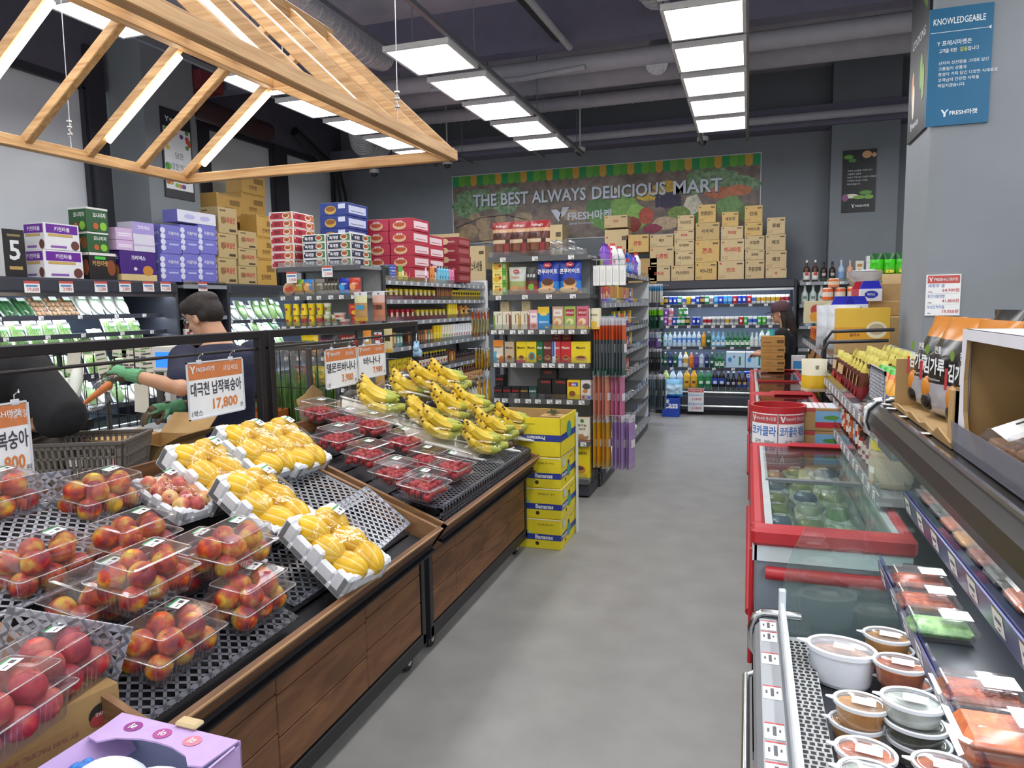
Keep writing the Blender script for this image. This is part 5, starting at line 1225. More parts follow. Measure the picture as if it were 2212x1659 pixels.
PSC = PD(345, 915, 4.2)
t = thing('weighing_scale', 'white label scale with black base and a blue lit screen', 'scale', TR(PSC.x, PSC.y, .86))
put('base', MB().cbox(-.17, .17, -.12, .12, 0, .07, C('#d8d8d3'), .012).cbox(-.14, .14, -.125, -.12, .012, .05, C('#26272b'), .004), parent=t)
put('plate', MB().cbox(-.16, .16, -.11, .11, .07, .085, steel, .006), parent=t)
put('post', MB().beam((.0, .1, .06), (.0, .1, .42), .05, .04, C('#d8d8d3')), parent=t)
pn = put('display', MB().cbox(-.09, .09, .06, .10, .40, .56, C('#d2d2cc'), .01), parent=t)
put('screen', MB().rect(-.055, .055, .43, .52, emat('blue_screen', '#2458e8', 2.2), face((0, .0585, 0), (1, 0, 0), (0, 0, 1))), parent=pn)
put('scale_stand', MB().box(PSC.x - .17, PSC.x + .17, PSC.y - .13, PSC.y + .13, .0, .859, mat('machine_grey', '#8d9092', .4)), None, 'grey stand under the label scale', 'stand')
bk = mat('grey_basket_plastic', '#6f6962', .5)
pbk = PD(196, 1000, 2.98)
t = thing('plastic_basket', 'grey slotted plastic basket full of bagged carrots', 'basket', TR(pbk.x, pbk.y, .891, R_(24)))
m = MB(); w0, d0, w1, d1, H = .17, .12, .195, .145, .21
m.box(-w0, w0, -d0, d0, 0, .008, bk)
def side(a, b, c, d, n):
 """slotted wall between bottom a-b and top c-d"""
 a, b, c, d = map(Vector, (a, b, c, d))
 def P(u, v): return a.lerp(b, u).lerp(c.lerp(d, u), v)
 nr = (b - a).cross(c - a).normalized() * .004
 def q(u0, u1, v0, v1):
  p = [P(u0, v0), P(u1, v0), P(u1, v1), P(u0, v1)]
  m.add([tuple(x + nr) for x in p] + [tuple(x - nr) for x in p], [(0, 1, 2, 3), (7, 6, 5, 4), (0, 4, 5, 1), (1, 5, 6, 2), (2, 6, 7, 3), (3, 7, 4, 0)], bk)
 for v0, v1 in ((0, .08), (.26, .30), (.48, .52), (.70, .74), (.90, 1)): q(0, 1, v0, v1)
 for k in range(n + 1): u = k / n; q(max(0, u - .012), min(1, u + .012), 0, 1)
 q(.0, .06, 0, 1); q(.94, 1, 0, 1)
side((-w0, -d0, 0), (w0, -d0, 0), (-w1, -d1, H), (w1, -d1, H), 16); side((w0, -d0, 0), (w0, d0, 0), (w1, -d1, H), (w1, d1, H), 12)
side((w0, d0, 0), (-w0, d0, 0), (w1, d1, H), (-w1, d1, H), 16); side((-w0, d0, 0), (-w0, -d0, 0), (-w1, d1, H), (-w1, -d1, H), 12)
put('basket', m, parent=t)
rm = MB()
for (a, b) in (((-w1, -d1), (w1, -d1)), ((w1, -d1), (w1, d1)), ((w1, d1), (-w1, d1)), ((-w1, d1), (-w1, -d1))): rm.beam((*a, H), (*b, H), .016, .014, mat('dark_basket_rim', '#57524d', .5))
put('rim', rm, parent=t)
car = mat('carrot_skin', '#c8672c', .5, scale=18, col2='#e08a45', stretch=(3, 3, 14))
cm_ = MB().lathe([(0, 0), (.006, .005), (.012, .05), (.02, .15), (.023, .19), (.012, .205), (0, .207)], car, 12).mesh('carrot')
for i in range(36):
 lay = i // 9; x = RND.uniform(-.13, .08); y = -.1 + .025 * (i % 9); z = .03 + .078 * lay
 put('carrot', cm_, Matrix(t.matrix_local) @ TR(x, y, z, RND.uniform(-.3, .3), 0, R_(88 + RND.uniform(-6, 6))), 'orange carrot lying in the grey slotted basket', 'carrot', 'carrots in the basket')
for i in range(3):
 put('clear_bag', MB().ell((0, 0, 0), .15, .10, .06, film, 14, 8), Matrix(t.matrix_local) @ TR(.02, -.02 + .03 * i, .215 + .012 * i, .4 * i, R_(12), R_(-14)), 'crinkled clear bag heaped over the basket carrots, %s layer' % ('lowest', 'middle', 'topmost')[i], 'plastic bag', 'bags over the carrots')
hp = gl_l_world = W @ gl_l
t = thing('carrot_bag', 'clear bag with one carrot held up in the green glove', 'bag of carrots', Matrix.Translation(hp))
e_ = PD(165, 885, 3.62) - hp
m = MB(); m.tube([Vector((0, 0, -.01)), e_ * .3, e_ * .7, e_], [.02, .05, .075, .03], film, 12)
put('bag', m, parent=t); put('carrot', cm_, aim(e_ * .95, e_ * -1) @ Matrix.Rotation(R_(90), 4, 'Y') @ Matrix.Scale(.95, 4), parent=t)
t = thing('cardboard_box', 'open brown cardboard box just behind the peach stand', 'box', TR(-2.62, 2.62, .891, R_(4)))
put('box', MB().box(-.13, .13, -.15, .15, 0, .005, kraft).box(-.13, -.126, -.15, .15, 0, .13, kraft).box(.126, .13, -.15, .15, 0, .13, kraft).box(-.13, .13, .146, .15, 0, .13, kraft).box(-.13, .13, -.15, -.146, 0, .13, kraft), parent=t)
for (M, w, d) in ((TR(0, -.15, .13, R_(180), R_(18)), .26, .16), (TR(.13, 0, .13, R_(-90), R_(25)), .3, .12), (TR(0, .15, .13, 0, R_(38)), .26, .14), (TR(-.13, 0, .13, R_(90), R_(10)), .3, .12)):
 put('flap', MB().box(-w / 2, w / 2, 0, d, -.002, .002, kraft, M=M), parent=t)
put('cardboard_sheet', MB().prism([(0, 0), (.34, 0), (.34, .12), (.24, .17), (.12, .13), (0, .11)], .004, kraft, face((-2.40, 3.42, 1.0), (-.15, 1, 0), (-.25, 0, 1))).prism([(0, -.32), (.34, -.32), (.34, 0), (0, 0)], .004, kraft, face((-2.40, 3.42, 1.0), (-.15, 1, 0), (0, 0, 1))), None, 'leaning corrugated cardboard sheet behind the tomato boxes', 'cardboard')
oc = mat('orange_crate', '#c06a2b', .5); pc = PD(562, 905, 4.75)
t = thing('orange_crate', 'stacked orange plastic crate beside the onion cage', 'crate', TR(pc.x - .02, pc.y, 0))
put('crate', MB().box(-.17, .17, -.12, .12, .0, .02, oc).box(-.17, .17, -.12, -.105, 0, pc.z + .06, oc).box(-.17, .17, .105, .12, 0, pc.z + .06, oc).box(-.17, -.155, -.12, .12, 0, pc.z + .06, oc).box(.155, .17, -.12, .12, 0, pc.z + .06, oc), parent=t)
for z in (.3, .6, .9): put('rib', MB().box(-.175, .175, -.126, -.12, z, z + .03, oc), parent=t)
# fruit on the wooden stands
SRX = Matrix.Rotation(SA, 4, 'Y')          # tilts local x (pointing to the aisle) down the slope
def on_slope(px, py, h=0., rz=0., f=1.):
 """matrix of something lying on the stand top: local x runs down toward the aisle, y up the aisle"""
 p = PS(px, py, h)
 return Matrix.Translation(p) @ Matrix.Rotation(SA * f, 4, 'Y') @ Matrix.Rotation(rz, 4, 'Z'), p
pl1 = mat('clear_lattice_plastic', '#a5a8b2', .25, spec=.7); pl2 = mat('smoky_lattice_plastic', '#5d6068', .3, spec=.7)
def ltray(name, label, M, w, h, m_, cell=.04, bar=.011): return put(name, lattice(w, h, .006, cell, bar, m_, Matrix()), M, label, 'plastic tray', 'lattice trays')
def SM_(x, y, up=0., turn=90):  # flat on the slope, local x = up the aisle, local y = up the slope
 return face((x, y, slope_z(x) + up), (0, 1, 0), (-1, 0, SLOPE))
ltray('lattice_tray', 'smoky lattice tray lying in the empty space of the peach stand', SM_(-1.62, 2.30, .045), .50, .36, pl2, .042, .012)
ltray('lattice_divider', 'lattice plate leaning against the side board by the tomatoes', face((-1.37, 2.36, .66), (-.1, 1, 0), (-.9, 0, .72)), .42, .26, pl1, .04, .011)
ltray('lattice_tray', 'smoky lattice tray under the melon boxes', SM_(-1.40, 1.9, .02), .55, .40, pl2)
ltray('lattice_tray', 'clear lattice tray under the front peach boxes', SM_(-1.36, 1.25, .02), .62, .46, pl2)
ltray('lattice_tray', 'clear lattice tray under the rear peach boxes', SM_(-1.84, 1.25, .03), .60, .44, pl1)
pa, pb2 = PS(0, 1310, .12), PS(250, 1345, .12)
ltray('lattice_divider', 'upright clear lattice divider between the peach boxes at the left edge', face(PS(-20, 1440, .02), PS(252, 1480, .02) - PS(-20, 1440, .02), (0, 0, 1)), (PS(252, 1480, .02) - PS(-20, 1440, .02)).length, .155, pl1, .04, .011)
ltray('lattice_divider', 'upright clear lattice divider behind the left peach boxes', face(PS(-30, 1120, .03), PS(152, 1090, .03) - PS(-30, 1120, .03), (0, 0, 1)), (PS(152, 1090, .03) - PS(-30, 1120, .03)).length, .12, pl1, .042, .012)
t = thing('lattice_riser', 'long black lattice riser along the front edge of the banana stand', 'plastic riser', TR(), None)
put('front_side', lattice(1.43, .10, .006, .036, .010, pl2, face((-1.335, 2.93, slope_z(-1.335) - .01), (0, 1, 0), (0, 0, 1))), parent=t)
put('top_side', lattice(1.43, .26, .006, .036, .010, pl2, face((-1.335, 2.93, slope_z(-1.335) + .09), (0, 1, 0), (-1, 0, SLOPE * .5))), parent=t)
put('end_side', lattice(.26, .10, .006, .036, .010, pl2, face((-1.595, 2.93, slope_z(-1.335) + .0), (1, 0, -.2), (0, 0, 1))), parent=t)
# peaches in clear boxes
def fruit_mat(name, c1, c2, c3, sc=3.):
 if name in MATS: return MATS[name]
 m, tr, N, L = nt(name)
 out = N('ShaderNodeOutputMaterial'); b = N('ShaderNodeBsdfPrincipled'); L(b.outputs[0], out.inputs[0])
 oi = N('ShaderNodeObjectInfo'); tc = N('ShaderNodeTexCoord'); mp = N('ShaderNodeMapping'); mp.inputs['Scale'].default_value = (1 / .04,) * 3
 L(tc.outputs['Object'], mp.inputs[0]); cb = N('ShaderNodeCombineXYZ'); ml = N('ShaderNodeMath'); ml.operation = 'MULTIPLY'; ml.inputs[1].default_value = 37.
 L(oi.outputs['Random'], ml.inputs[0]); L(ml.outputs[0], cb.inputs[0]); L(cb.outputs[0], mp.inputs['Location'])
 nz = N('ShaderNodeTexNoise'); nz.inputs['Scale'].default_value = .8; nz.inputs['Detail'].default_value = 3; L(mp.outputs[0], nz.inputs[0])
 rp = N('ShaderNodeValToRGB'); L(nz.outputs[0], rp.inputs[0]); e = rp.color_ramp.elements
 e[0].position = .36; e[1].position = .64; e[0].color = (*lin(c1), 1); e[1].color = (*lin(c3), 1); k = e.new(.5); k.color = (*lin(c2), 1)
 L(rp.outputs[0], b.inputs['Base Color']); b.inputs['Roughness'].default_value = .45
 MATS[name] = m
 return m
nect = fruit_mat('nectarine_skin', '#8f1a34', '#cf4f28', '#e0b53c'); plum = fruit_mat('red_peach_skin', '#a3233c', '#c23a45', '#cf6a58'); small = fruit_mat('small_peach_skin', '#b3484a', '#cf7f62', '#e0b878')
stemm = mat('fruit_stem', '#5d4a26', .8)
def peach_mesh(m_, r=.036):
 m = MB(); n, k = 18, 12; V = []; F = []
 for j in range(k + 1):
  ph = PI * j / k
  for i in range(n):
   th = 2 * PI * i / n; rr = r * (1 - .10 * math.exp(-((th - PI) / .35) ** 2) * math.sin(ph)) * (1 - .22 * math.exp(-(ph / .32) ** 2) - .04 * math.exp(-((PI - ph) / .3) ** 2))
   V.append((rr * math.sin(ph) * math.cos(th), rr * math.sin(ph) * math.sin(th), rr * math.cos(ph) * .96))
 for j in range(k):
  for i in range(n): F.append((j * n + i, (j + 1) * n + i, (j + 1) * n + (i + 1) % n, j * n + (i + 1) % n))
 m.add(V, F, m_, True); m.cyl((0, 0, r * .68), (.002, 0, r * .80), .003, stemm, 6)
 return m.mesh('peach')
NECT, PLUM, SMALL = peach_mesh(nect), peach_mesh(plum), peach_mesh(small, .031)
def clam_meshes(L, W, h):
 m = MB(); hb = h * .55
 def ring(lx, ly, z, n=6):
  o = []; c = .012
  for (sx, sy, a0) in ((1, 1, 0), (-1, 1, 90), (-1, -1, 180), (1, -1, 270)):
   for q in range(3): a = R_(a0 + 45 * q); o.append((sx * (lx / 2 - c) + c * math.cos(a), sy * (ly / 2 - c) + c * math.sin(a), z))
  return o
 def wall(rings, cap=None):
  for a, b in zip(rings[:-1], rings[1:]): n = len(a); m.add(a + b, [(k, (k + 1) % n, n + (k + 1) % n, n + k) for k in range(n)], clamp)
  if cap is not None: m.add(rings[cap], [tuple(range(len(rings[cap])))], clamp)
 wall([ring(L * .86, W * .84, 0), ring(L * .94, W * .94, hb), ring(L * 1.04, W * 1.06, hb), ring(L * 1.04, W * 1.06, hb + .004), ring(L * .93, W * .92, hb + .005), ring(L * .87, W * .85, h), ring(L * .80, W * .76, h + .002)])
 m.add(ring(L * .80, W * .76, h + .002), [tuple(range(12))], clamp); m.add(ring(L * .86, W * .84, 0), [tuple(range(12))[::-1]], clamp)
 rib = clear('clamshell_rib', '#ffffff', .10, .3, .08, '#ffffff', .6)
 for s in (-1, 1):
  for k in range(15):
   x = -L * .40 + k * L * .8 / 14
   m.add([(x - .0012, s * W * .423, .006), (x + .0012, s * W * .423, .006), (x + .0012, s * W * .473, hb - .004), (x - .0012, s * W * .473, hb - .004)], [(0, 1, 2, 3)], rib)
  for k in range(9):
   y = -W * .36 + k * W * .72 / 8
   m.add([(s * L * .433, y - .0012, .006), (s * L * .433, y + .0012, .006), (s * L * .473, y + .0012, hb - .004), (s * L * .473, y - .0012, hb - .004)], [(0, 1, 2, 3)], rib)
 rimm = clear('clamshell_rim', '#ffffff', .16, .35, .08, '#ffffff', .7)
 R0 = ring(L * 1.05, W * 1.07, hb + .002); m.tube(R0 + [R0[0]], .0022, rimm, 5, False)
 R1 = ring(L * .86, W * .84, h); m.tube(R1 + [R1[0]], .0016, rimm, 5, False)
 return m.mesh('clear_box')
lab = MB(); lab.rect(-.026, .026, -.017, .017, C('#f4f6f4'), z=0); lab.rect(-.026, .026, -.0175, -.011, C('#3f9a62'), z=.0004); lab.rect(-.018, -.004, -.004, .008, ink, z=.0004); lab.rect(.004, .02, .004, .007, ink, z=.0004)
LABEL_ME = lab.mesh('price_label')
PCL = clam_meshes(.235, .155, .122)
PBOX = [(218, 1105, .015, .0, 'clear box of red peaches at the back, next to the foam tray of small peaches', 11, 'N'), (285, 1205, .015, .02, 'clear box of orange green peaches second down from the back', 11, 'N'), (88, 1262, .015, .0, 'clear box of yellow red peaches at the left, third down', 11, 'N'),
  (500, 1225, .10, .05, 'upper clear box of orange peaches in front of the melon trays', 11, 'N'), (535, 1330, .015, .05, 'lower clear box of peaches in front of the melon trays', 11, 'N'), (420, 1250, .015, .05, 'half hidden clear box of peaches behind the orange pair', 6, 'N'),
  (310, 1290, .105, .02, 'upper clear box of dark red peaches in the middle of the stand', 11, 'N'), (365, 1430, .015, .04, 'lower clear box of peaches nearest the front board', 11, 'N'), (215, 1330, .015, .0, 'clear box of peaches under the middle pair', 7, 'N'),
  (-20, 1115, .02, .0, 'clear box of peaches cut by the left edge of the photo', 11, 'N'),
  (110, 1425, .13, -.05, 'clear box of pink red peaches by the lattice divider, lower left', 11, 'P'), (5, 1530, .12, -.05, 'clear box of pink red peaches at the lower left corner', 11, 'P')]
slots = [(-.075, -.037, .037), (-.0, -.038, .037), (.075, -.037, .037), (-.075, .038, .037), (.0, .037, .037), (.074, .038, .037), (-.042, -.034, .088), (.04, -.03, .09), (-.005, .03, .092), (.076, .012, .086), (-.08, .02, .085)]
for i, (px, py, h, rz, lb, n, kind) in enumerate(PBOX):
 M, p = on_slope(px, py, h, R_(90) + rz, .35)
 if kind == 'P': p = PZ(112 if i == 10 else 0, 1500 if i == 10 else 1600, .724); M = TR(p.x, p.y, p.z, R_(98))
 M = M @ Matrix.Scale(1.07, 4)
 b = put('peach_box', PCL, M, lb, 'fruit box', 'clear peach boxes')
 put('price_label', LABEL_ME, TR(.06, .03, .1255, R_(188)), parent=b)
 for k in range(n):
  x, y, z = slots[k]
  put('peach', NECT if kind == 'N' else PLUM, M @ TR(x + RND.uniform(-.004, .004), y + RND.uniform(-.004, .004), z, RND.uniform(0, 6), RND.uniform(-1.2, 1.2), RND.uniform(-1.2, 1.2)) @ Matrix.Scale(RND.uniform(.92, 1.03), 4), 'peach in the ' + ' '.join(lb.split()[1:] if lb.split()[0] == 'clear' else lb.split())[:95], 'peach', 'peaches in box %d' % (i + 1))
# white foam trays
foam = mat('white_foam', '#e8edf2', .6, scale=90, var=.03, bump=.1, bscale=300)
def foam_tray(L, W, h):
 """melon tray: thick notched foam walls around a sunken bed"""
 m = MB(); t_ = .024
 m.cbox(-L / 2, L / 2, -W / 2, W / 2, 0, .03, foam, .006)
 for s in (-1, 1):
  for (a, b, zz) in ((-.5, -.30, h), (-.30, -.08, h * .78), (-.08, .08, h), (.08, .30, h * .78), (.30, .5, h)): m.cbox(a * L, b * L, (s * W / 2 - t_) if s > 0 else -W / 2, (W / 2) if s > 0 else (-W / 2 + t_), .0, zz, foam, .007)
  for (a, b, zz) in ((-.5, -.2, h), (-.2, .2, h * .84), (.2, .5, h)): m.cbox((s * L / 2 - t_) if s > 0 else -L / 2, (L / 2) if s > 0 else (-L / 2 + t_), a * W, b * W, .0, zz, foam, .007)
 for sx in (-1, 1):
  for sy in (-1, 1): m.cbox(sx * L / 2 - .035 * (sx > 0) - .0 * sx, sx * L / 2 + .035 * (sx < 0), sy * W / 2 - .035 * (sy > 0), sy * W / 2 + .035 * (sy < 0), .0, h + .006, foam, .01)
 return m.mesh('foam_tray')
def melon_mesh():
 ym = mat('yellow_melon_skin', '#e9b818', .38, scale=10, var=.08); wm = mat('melon_stripe', '#f0d98a', .4)
 m = MB(); n, k = 60, 14; V = []
 for j in range(k + 1):
  ph = PI * j / k
  for i in range(n):
   th = 2 * PI * i / n; g = 1 - .035 * math.exp(-(((i % 6) - 2.5) / 1.0) ** 2) * math.sin(ph)
   V.append((.044 * g * math.sin(ph) ** .9 * math.cos(th) if 0 < j < k else 0, .044 * g * math.sin(ph) ** .9 * math.sin(th) if 0 < j < k else 0, -.062 * math.cos(ph)))
 for i in range(n):
  F = [(j * n + i, j * n + (i + 1) % n, (j + 1) * n + (i + 1) % n, (j + 1) * n + i) for j in range(k)]
  m.add([V[q] for f in F for q in f], [tuple(range(4 * z, 4 * z + 4)) for z in range(k)], wm if i % 6 in (2,) else ym, True)
 m.ell((0, 0, .061), .008, .008, .003, mat('melon_end', '#b99a4a', .7), 10, 5)
 me = m.mesh('yellow_melon')
 import bmesh
 bm = bmesh.new(); bm.from_mesh(me); bmesh.ops.remove_doubles(bm, verts=bm.verts, dist=.0002); bm.to_mesh(me); bm.free()
 return me
MELON = melon_mesh(); FT = foam_tray(.30, .235, .085)
MTR = [(448, 1045, .02, -.06, 'foam tray of yellow melons farthest to the back left'), (612, 985, .02, -.03, 'foam tray of yellow melons at the back, next to the tomatoes'), (545, 995, .02, -.05, 'foam tray of yellow melons in the middle of the back row'), (560, 1110, .03, -.05, 'foam tray of yellow melons in the middle of the stand'), (712, 1205, .05, -.10, 'foam tray of yellow melons nearest the front board')]
msl = [(-.085, -.05, .065, 0), (-.085, .05, .066, .2), (.0, -.055, .062, -.3), (.005, .05, .064, .3), (.088, -.045, .064, .1), (.088, .055, .062, -.2)]
for i, (px, py, h, rz, lb) in enumerate(MTR):
 M, p = on_slope(px, py, h + .035, rz); M = M @ Matrix.Rotation(R_(14), 4, 'Y') @ Matrix.Scale(1.1, 4)
 o = put('foam_tray', FT, M, lb, 'foam tray', 'foam melon trays')
 put('wrap_film', MB().lathe([(1.0, .074), (.97, .085), (.8, .115), (.45, .123), (0, .124)], film, 24, Matrix.Diagonal((.138, .106, 1, 1))), parent=o)
 put('price_label', LABEL_ME, TR(-.085, .05, .123, R_(-75), 0, R_(-8)), parent=o)
 for k, (x, y, z, a) in enumerate(msl):
  put('yellow_melon', MELON, M @ TR(x, y, z, a + R_(90), R_(80 if k % 2 else 68), R_(RND.uniform(-25, 25))) @ Matrix.Scale(RND.uniform(1.03, 1.14), 4), 'striped yellow melon in the ' + lb.replace('of yellow melons ', ''), 'melon', 'melons in tray %d' % (i + 1))
M, p = on_slope(375, 1090, .02, -.08)
o = put('foam_tray', foam_tray(.27, .19, .06), M, 'foam tray of small peaches between the peach boxes and the melons', 'foam tray')
put('wrap_film', MB().lathe([(1.0, .052), (.97, .06), (.8, .085), (.45, .095), (0, .096)], film, 24, Matrix.Diagonal((.125, .085, 1, 1))), parent=o)
put('price_label', LABEL_ME, TR(-.08, .03, .095, R_(-75)), parent=o)
for k in range(13):
 x = -.09 + .058 * (k % 4) + (.02 if k // 4 % 2 else 0); y = -.055 + .052 * (k // 4);
 if k == 12: x, y = 0, 0
 put('small_peach', SMALL, M @ TR(x, y, .055 if k < 12 else .085, RND.uniform(0, 6), RND.uniform(-1.4, 1.4), RND.uniform(-1, 1)), 'small pink peach in the foam tray between peach boxes and melons', 'peach', 'small peaches in the foam tray')
# cherry tomatoes
TOM = MB().ell((0, 0, 0), .0135, .0135, .015, mat('cherry_tomato', '#b3242c', .3, scale=60, var=.15), 12, 8).mesh('cherry_tomato')
TCL = clam_meshes(.205, .15, .092)
TB = [(690, 905, .02, 'clear box of cherry tomatoes farthest to the back left'), (752, 925, .02, 'clear box of cherry tomatoes behind the top tomato pair'), (803, 935, .06, 'clear box of cherry tomatoes at the top, beside the bananas'), (728, 965, .03, 'clear box of cherry tomatoes at the left by the melons'), (793, 1000, .05, 'clear box of cherry tomatoes in the middle of the pile'), (872, 970, .05, 'clear box of cherry tomatoes touching the lower bananas'),
  (852, 1040, .06, 'clear box of cherry tomatoes at the front left of the pile'), (920, 1010, .03, 'half hidden clear box of cherry tomatoes beside the bananas'), (915, 1068, .105, 'top clear box of cherry tomatoes in the front stack'), (915, 1080, .02, 'bottom clear box of cherry tomatoes in the front stack'), (975, 1025, .105, 'top clear box of cherry tomatoes at the front right'), (968, 1045, .02, 'bottom clear box of cherry tomatoes at the front right')]
for i, (px, py, h, lb) in enumerate(TB):
 M, p = on_slope(px, py, h, R_(90) - .05, .4); M = M @ Matrix.Scale(1.12, 4)
 b = put('tomato_box', TCL, M, lb, 'fruit box', 'clear tomato boxes')
 put('price_label', LABEL_ME, TR(.03, .02, .0955, R_(186)), parent=b)
 for k in range(25):
  lay = 0 if k < 13 else 1
  q = k if lay == 0 else k - 13
  if lay == 0: x, y, z = ((-.075 + .025 * q), -.052, .017) if q < 7 else ((.07), -.03 + .022 * (q - 7), .018)
  else: x, y, z = -.07 + .036 * (q % 4) + .01 * (q // 4), -.045 + .036 * (q // 4), .045
  put('cherry_tomato', TOM, M @ TR(x + RND.uniform(-.004, .004), y + RND.uniform(-.003, .003), z + RND.uniform(-.003, .006), RND.uniform(0, 6), RND.uniform(0, 3)), 'cherry tomato in the ' + lb[6:].replace('of cherry tomatoes ', ''), 'cherry tomato', 'cherry tomatoes in box %d' % (i + 1))
 m = MB()
 rr = random.Random(i)
 for k in range(60): m.ell((rr.uniform(-.08, .08), rr.uniform(-.05, .055), rr.uniform(.012, .042)), .0135, .0135, .0145, MATS['cherry_tomato'], 8, 6)
 put('cherry_tomato_heap', m, M, 'cherry tomatoes heaped inside the ' + lb[6:].replace('of cherry tomatoes ', ''), 'cherry tomatoes', None, None, 'stuff')
# bananas
ban = mat('banana_skin', '#d9b62a', .42, scale=7, col2='#ebd257', bump=.03); bgr = mat('banana_green_end', '#a9b043', .45); bst = mat('banana_stem_brown', '#54402c', .7)
def banana_mesh(bend=1., L=.19, fat=1.):
 m = MB(); n = 10; N_ = 14; P = []; Rr = []
 for i in range(N_ + 1):
  t = i / N_; a = (t - .5) * 1.25 * bend
  P.append((L / (1.25 * bend) * math.sin(a) * 1.0, 0, -L / (1.25 * bend) * (1 - math.cos(a)) * 1.0))
  Rr.append(.0175 * fat * max(.22, min(1, (t / .16) ** .7, ((1 - t) / .28) ** .6 + .12)))
 m.tube(P[:3], Rr[:3], bst if False else ban, n, False); m.tube(P[2:11], Rr[2:11], ban, 6, False, smooth=False); m.tube(P[10:], Rr[10:], bgr, n, False)
 m.ell(P[0], .005, .005, .005, bst, 8, 5)
 return m.mesh('banana')
BANS = [banana_mesh(1.0, .17), banana_mesh(1.25, .165), banana_mesh(.85, .172)]
BTR = [(800, 893, .06, -.25, 'banana tray at the back left, next to the tomato boxes'), (868, 868, .10, -.12, 'wide banana tray at the top left of the banana heap'), (908, 846, .19, -.08, 'banana tray at the very top of the heap'), (955, 846, .22, .04, 'banana tray at the back right of the heap'), (902, 925, .03, -.30, 'small banana tray in the middle left, above the tomatoes'), (935, 950, .05, -.18, 'banana tray in the middle front, above the tomatoes'), (960, 905, .11, -.10, 'banana tray in the centre of the heap'), (1005, 900, .14, .05, 'banana tray right of the centre'), (1025, 980, .05, -.10, 'banana tray nearest the front riser'), (1055, 955, .07, .02, 'banana tray second from the right end'), (1092, 935, .11, .12, 'banana tray at the right end of the heap')]
trw = mat('white_foam_sheet', '#e9e9e4', .6)
BTM = MB().cbox(-.11, .11, -.065, .065, 0, .006, trw, .003).prism([(-.11, -.065), (.11, -.065), (.12, -.08), (-.12, -.08)], .004, trw, Matrix.Translation((0, 0, .008)) @ Matrix.Rotation(.0, 4, 'X')).prism([(-.12, .08), (.12, .08), (.11, .065), (-.11, .065)], .004, trw, Matrix.Translation((0, 0, .008))).mesh('foam_tray')
bl2 = MB(); bl2.rect(-.024, .024, -.016, .016, C('#f4f6f4'), z=0); bl2.rect(-.024, .024, -.0165, -.011, C('#3f9a62'), z=.0004); bl2.rect(-.012, .0, -.006, .010, ink, z=.0004); bl2.rect(.004, .018, -.004, .010, ink, z=.0004)
BL_ME = bl2.mesh('price_label')
for i, (px, py, h, rz, lb) in enumerate(BTR):
 M, p = on_slope(px, py, h, rz + .8); M = M @ Matrix.Scale(1.6, 4)
 tr = put('banana_tray', BTM, M, lb.replace('banana tray', 'white foam tray under the bananas') if False else 'white foam ' + lb, 'banana tray', 'banana trays')
 t = put('banana_bunch', None, M @ TR(0, 0, .01), 'yellow banana bunch on the ' + lb, 'bananas', 'banana bunches')
 for k in range(7 if i % 3 else 8):
  rr = random.Random(i * 10 + k)
  lay = k // 4; f = (k % 4) - 1.5 + .5 * lay
  Mb = TR(.0 + rr.uniform(-.008, .008), f * .029 + rr.uniform(-.004, .004) + .008 * lay,   .022 + lay * .030, R_(f * -8 + rr.uniform(-4, 4)), R_(rr.uniform(-20, 20)), R_(10)) @ Matrix.Rotation(R_(180), 4, 'X') @ Matrix.Translation((0, 0, -.012))
  put('banana', BANS[(i + k) % 3], Mb, parent=t)
 st = MB(); st.tube([(.078, 0, .03), (.10, .002, .045), (.122, .0, .052)], [.022, .016, .013], bgr, 10); st.tube([(.116, 0, .050), (.135, .002, .056)], [.014, .012], bst, 10)
 for f in (-1, 0, 1): st.tube([(.07, f * .026, .04), (.10, f * .008, .046)], [.009, .009], bgr, 8)
 put('stem', st, parent=t)
 put('wrap_film', MB().lathe([(1.0, .004), (1.0, .03), (.85, .062), (.45, .074), (0, .076)], film, 18, Matrix.Diagonal((.125, .085, 1, 1))), parent=tr)
 put('price_label', BL_ME, TR(-.03 + .01 * (i % 3), .01 * (i % 2), .0775, R_(-70), 0, R_(-5)), parent=tr)
for k, (y, hh, xx) in enumerate(((4.2, .16, -2.05), (4.2, .06, -1.72), (3.75, .05, -2.08))):
 put('display_riser', MB().box(-.17, .17, -.18, .18, -.02, hh - .02, mat('black_riser', '#26272b', .5)), Matrix.Translation((xx, y, slope_z(xx))) @ SRX, 'black display block lifting the bananas, %s' % ('at the far back', 'in the middle', 'at the near back')[k], 'riser', 'banana risers')
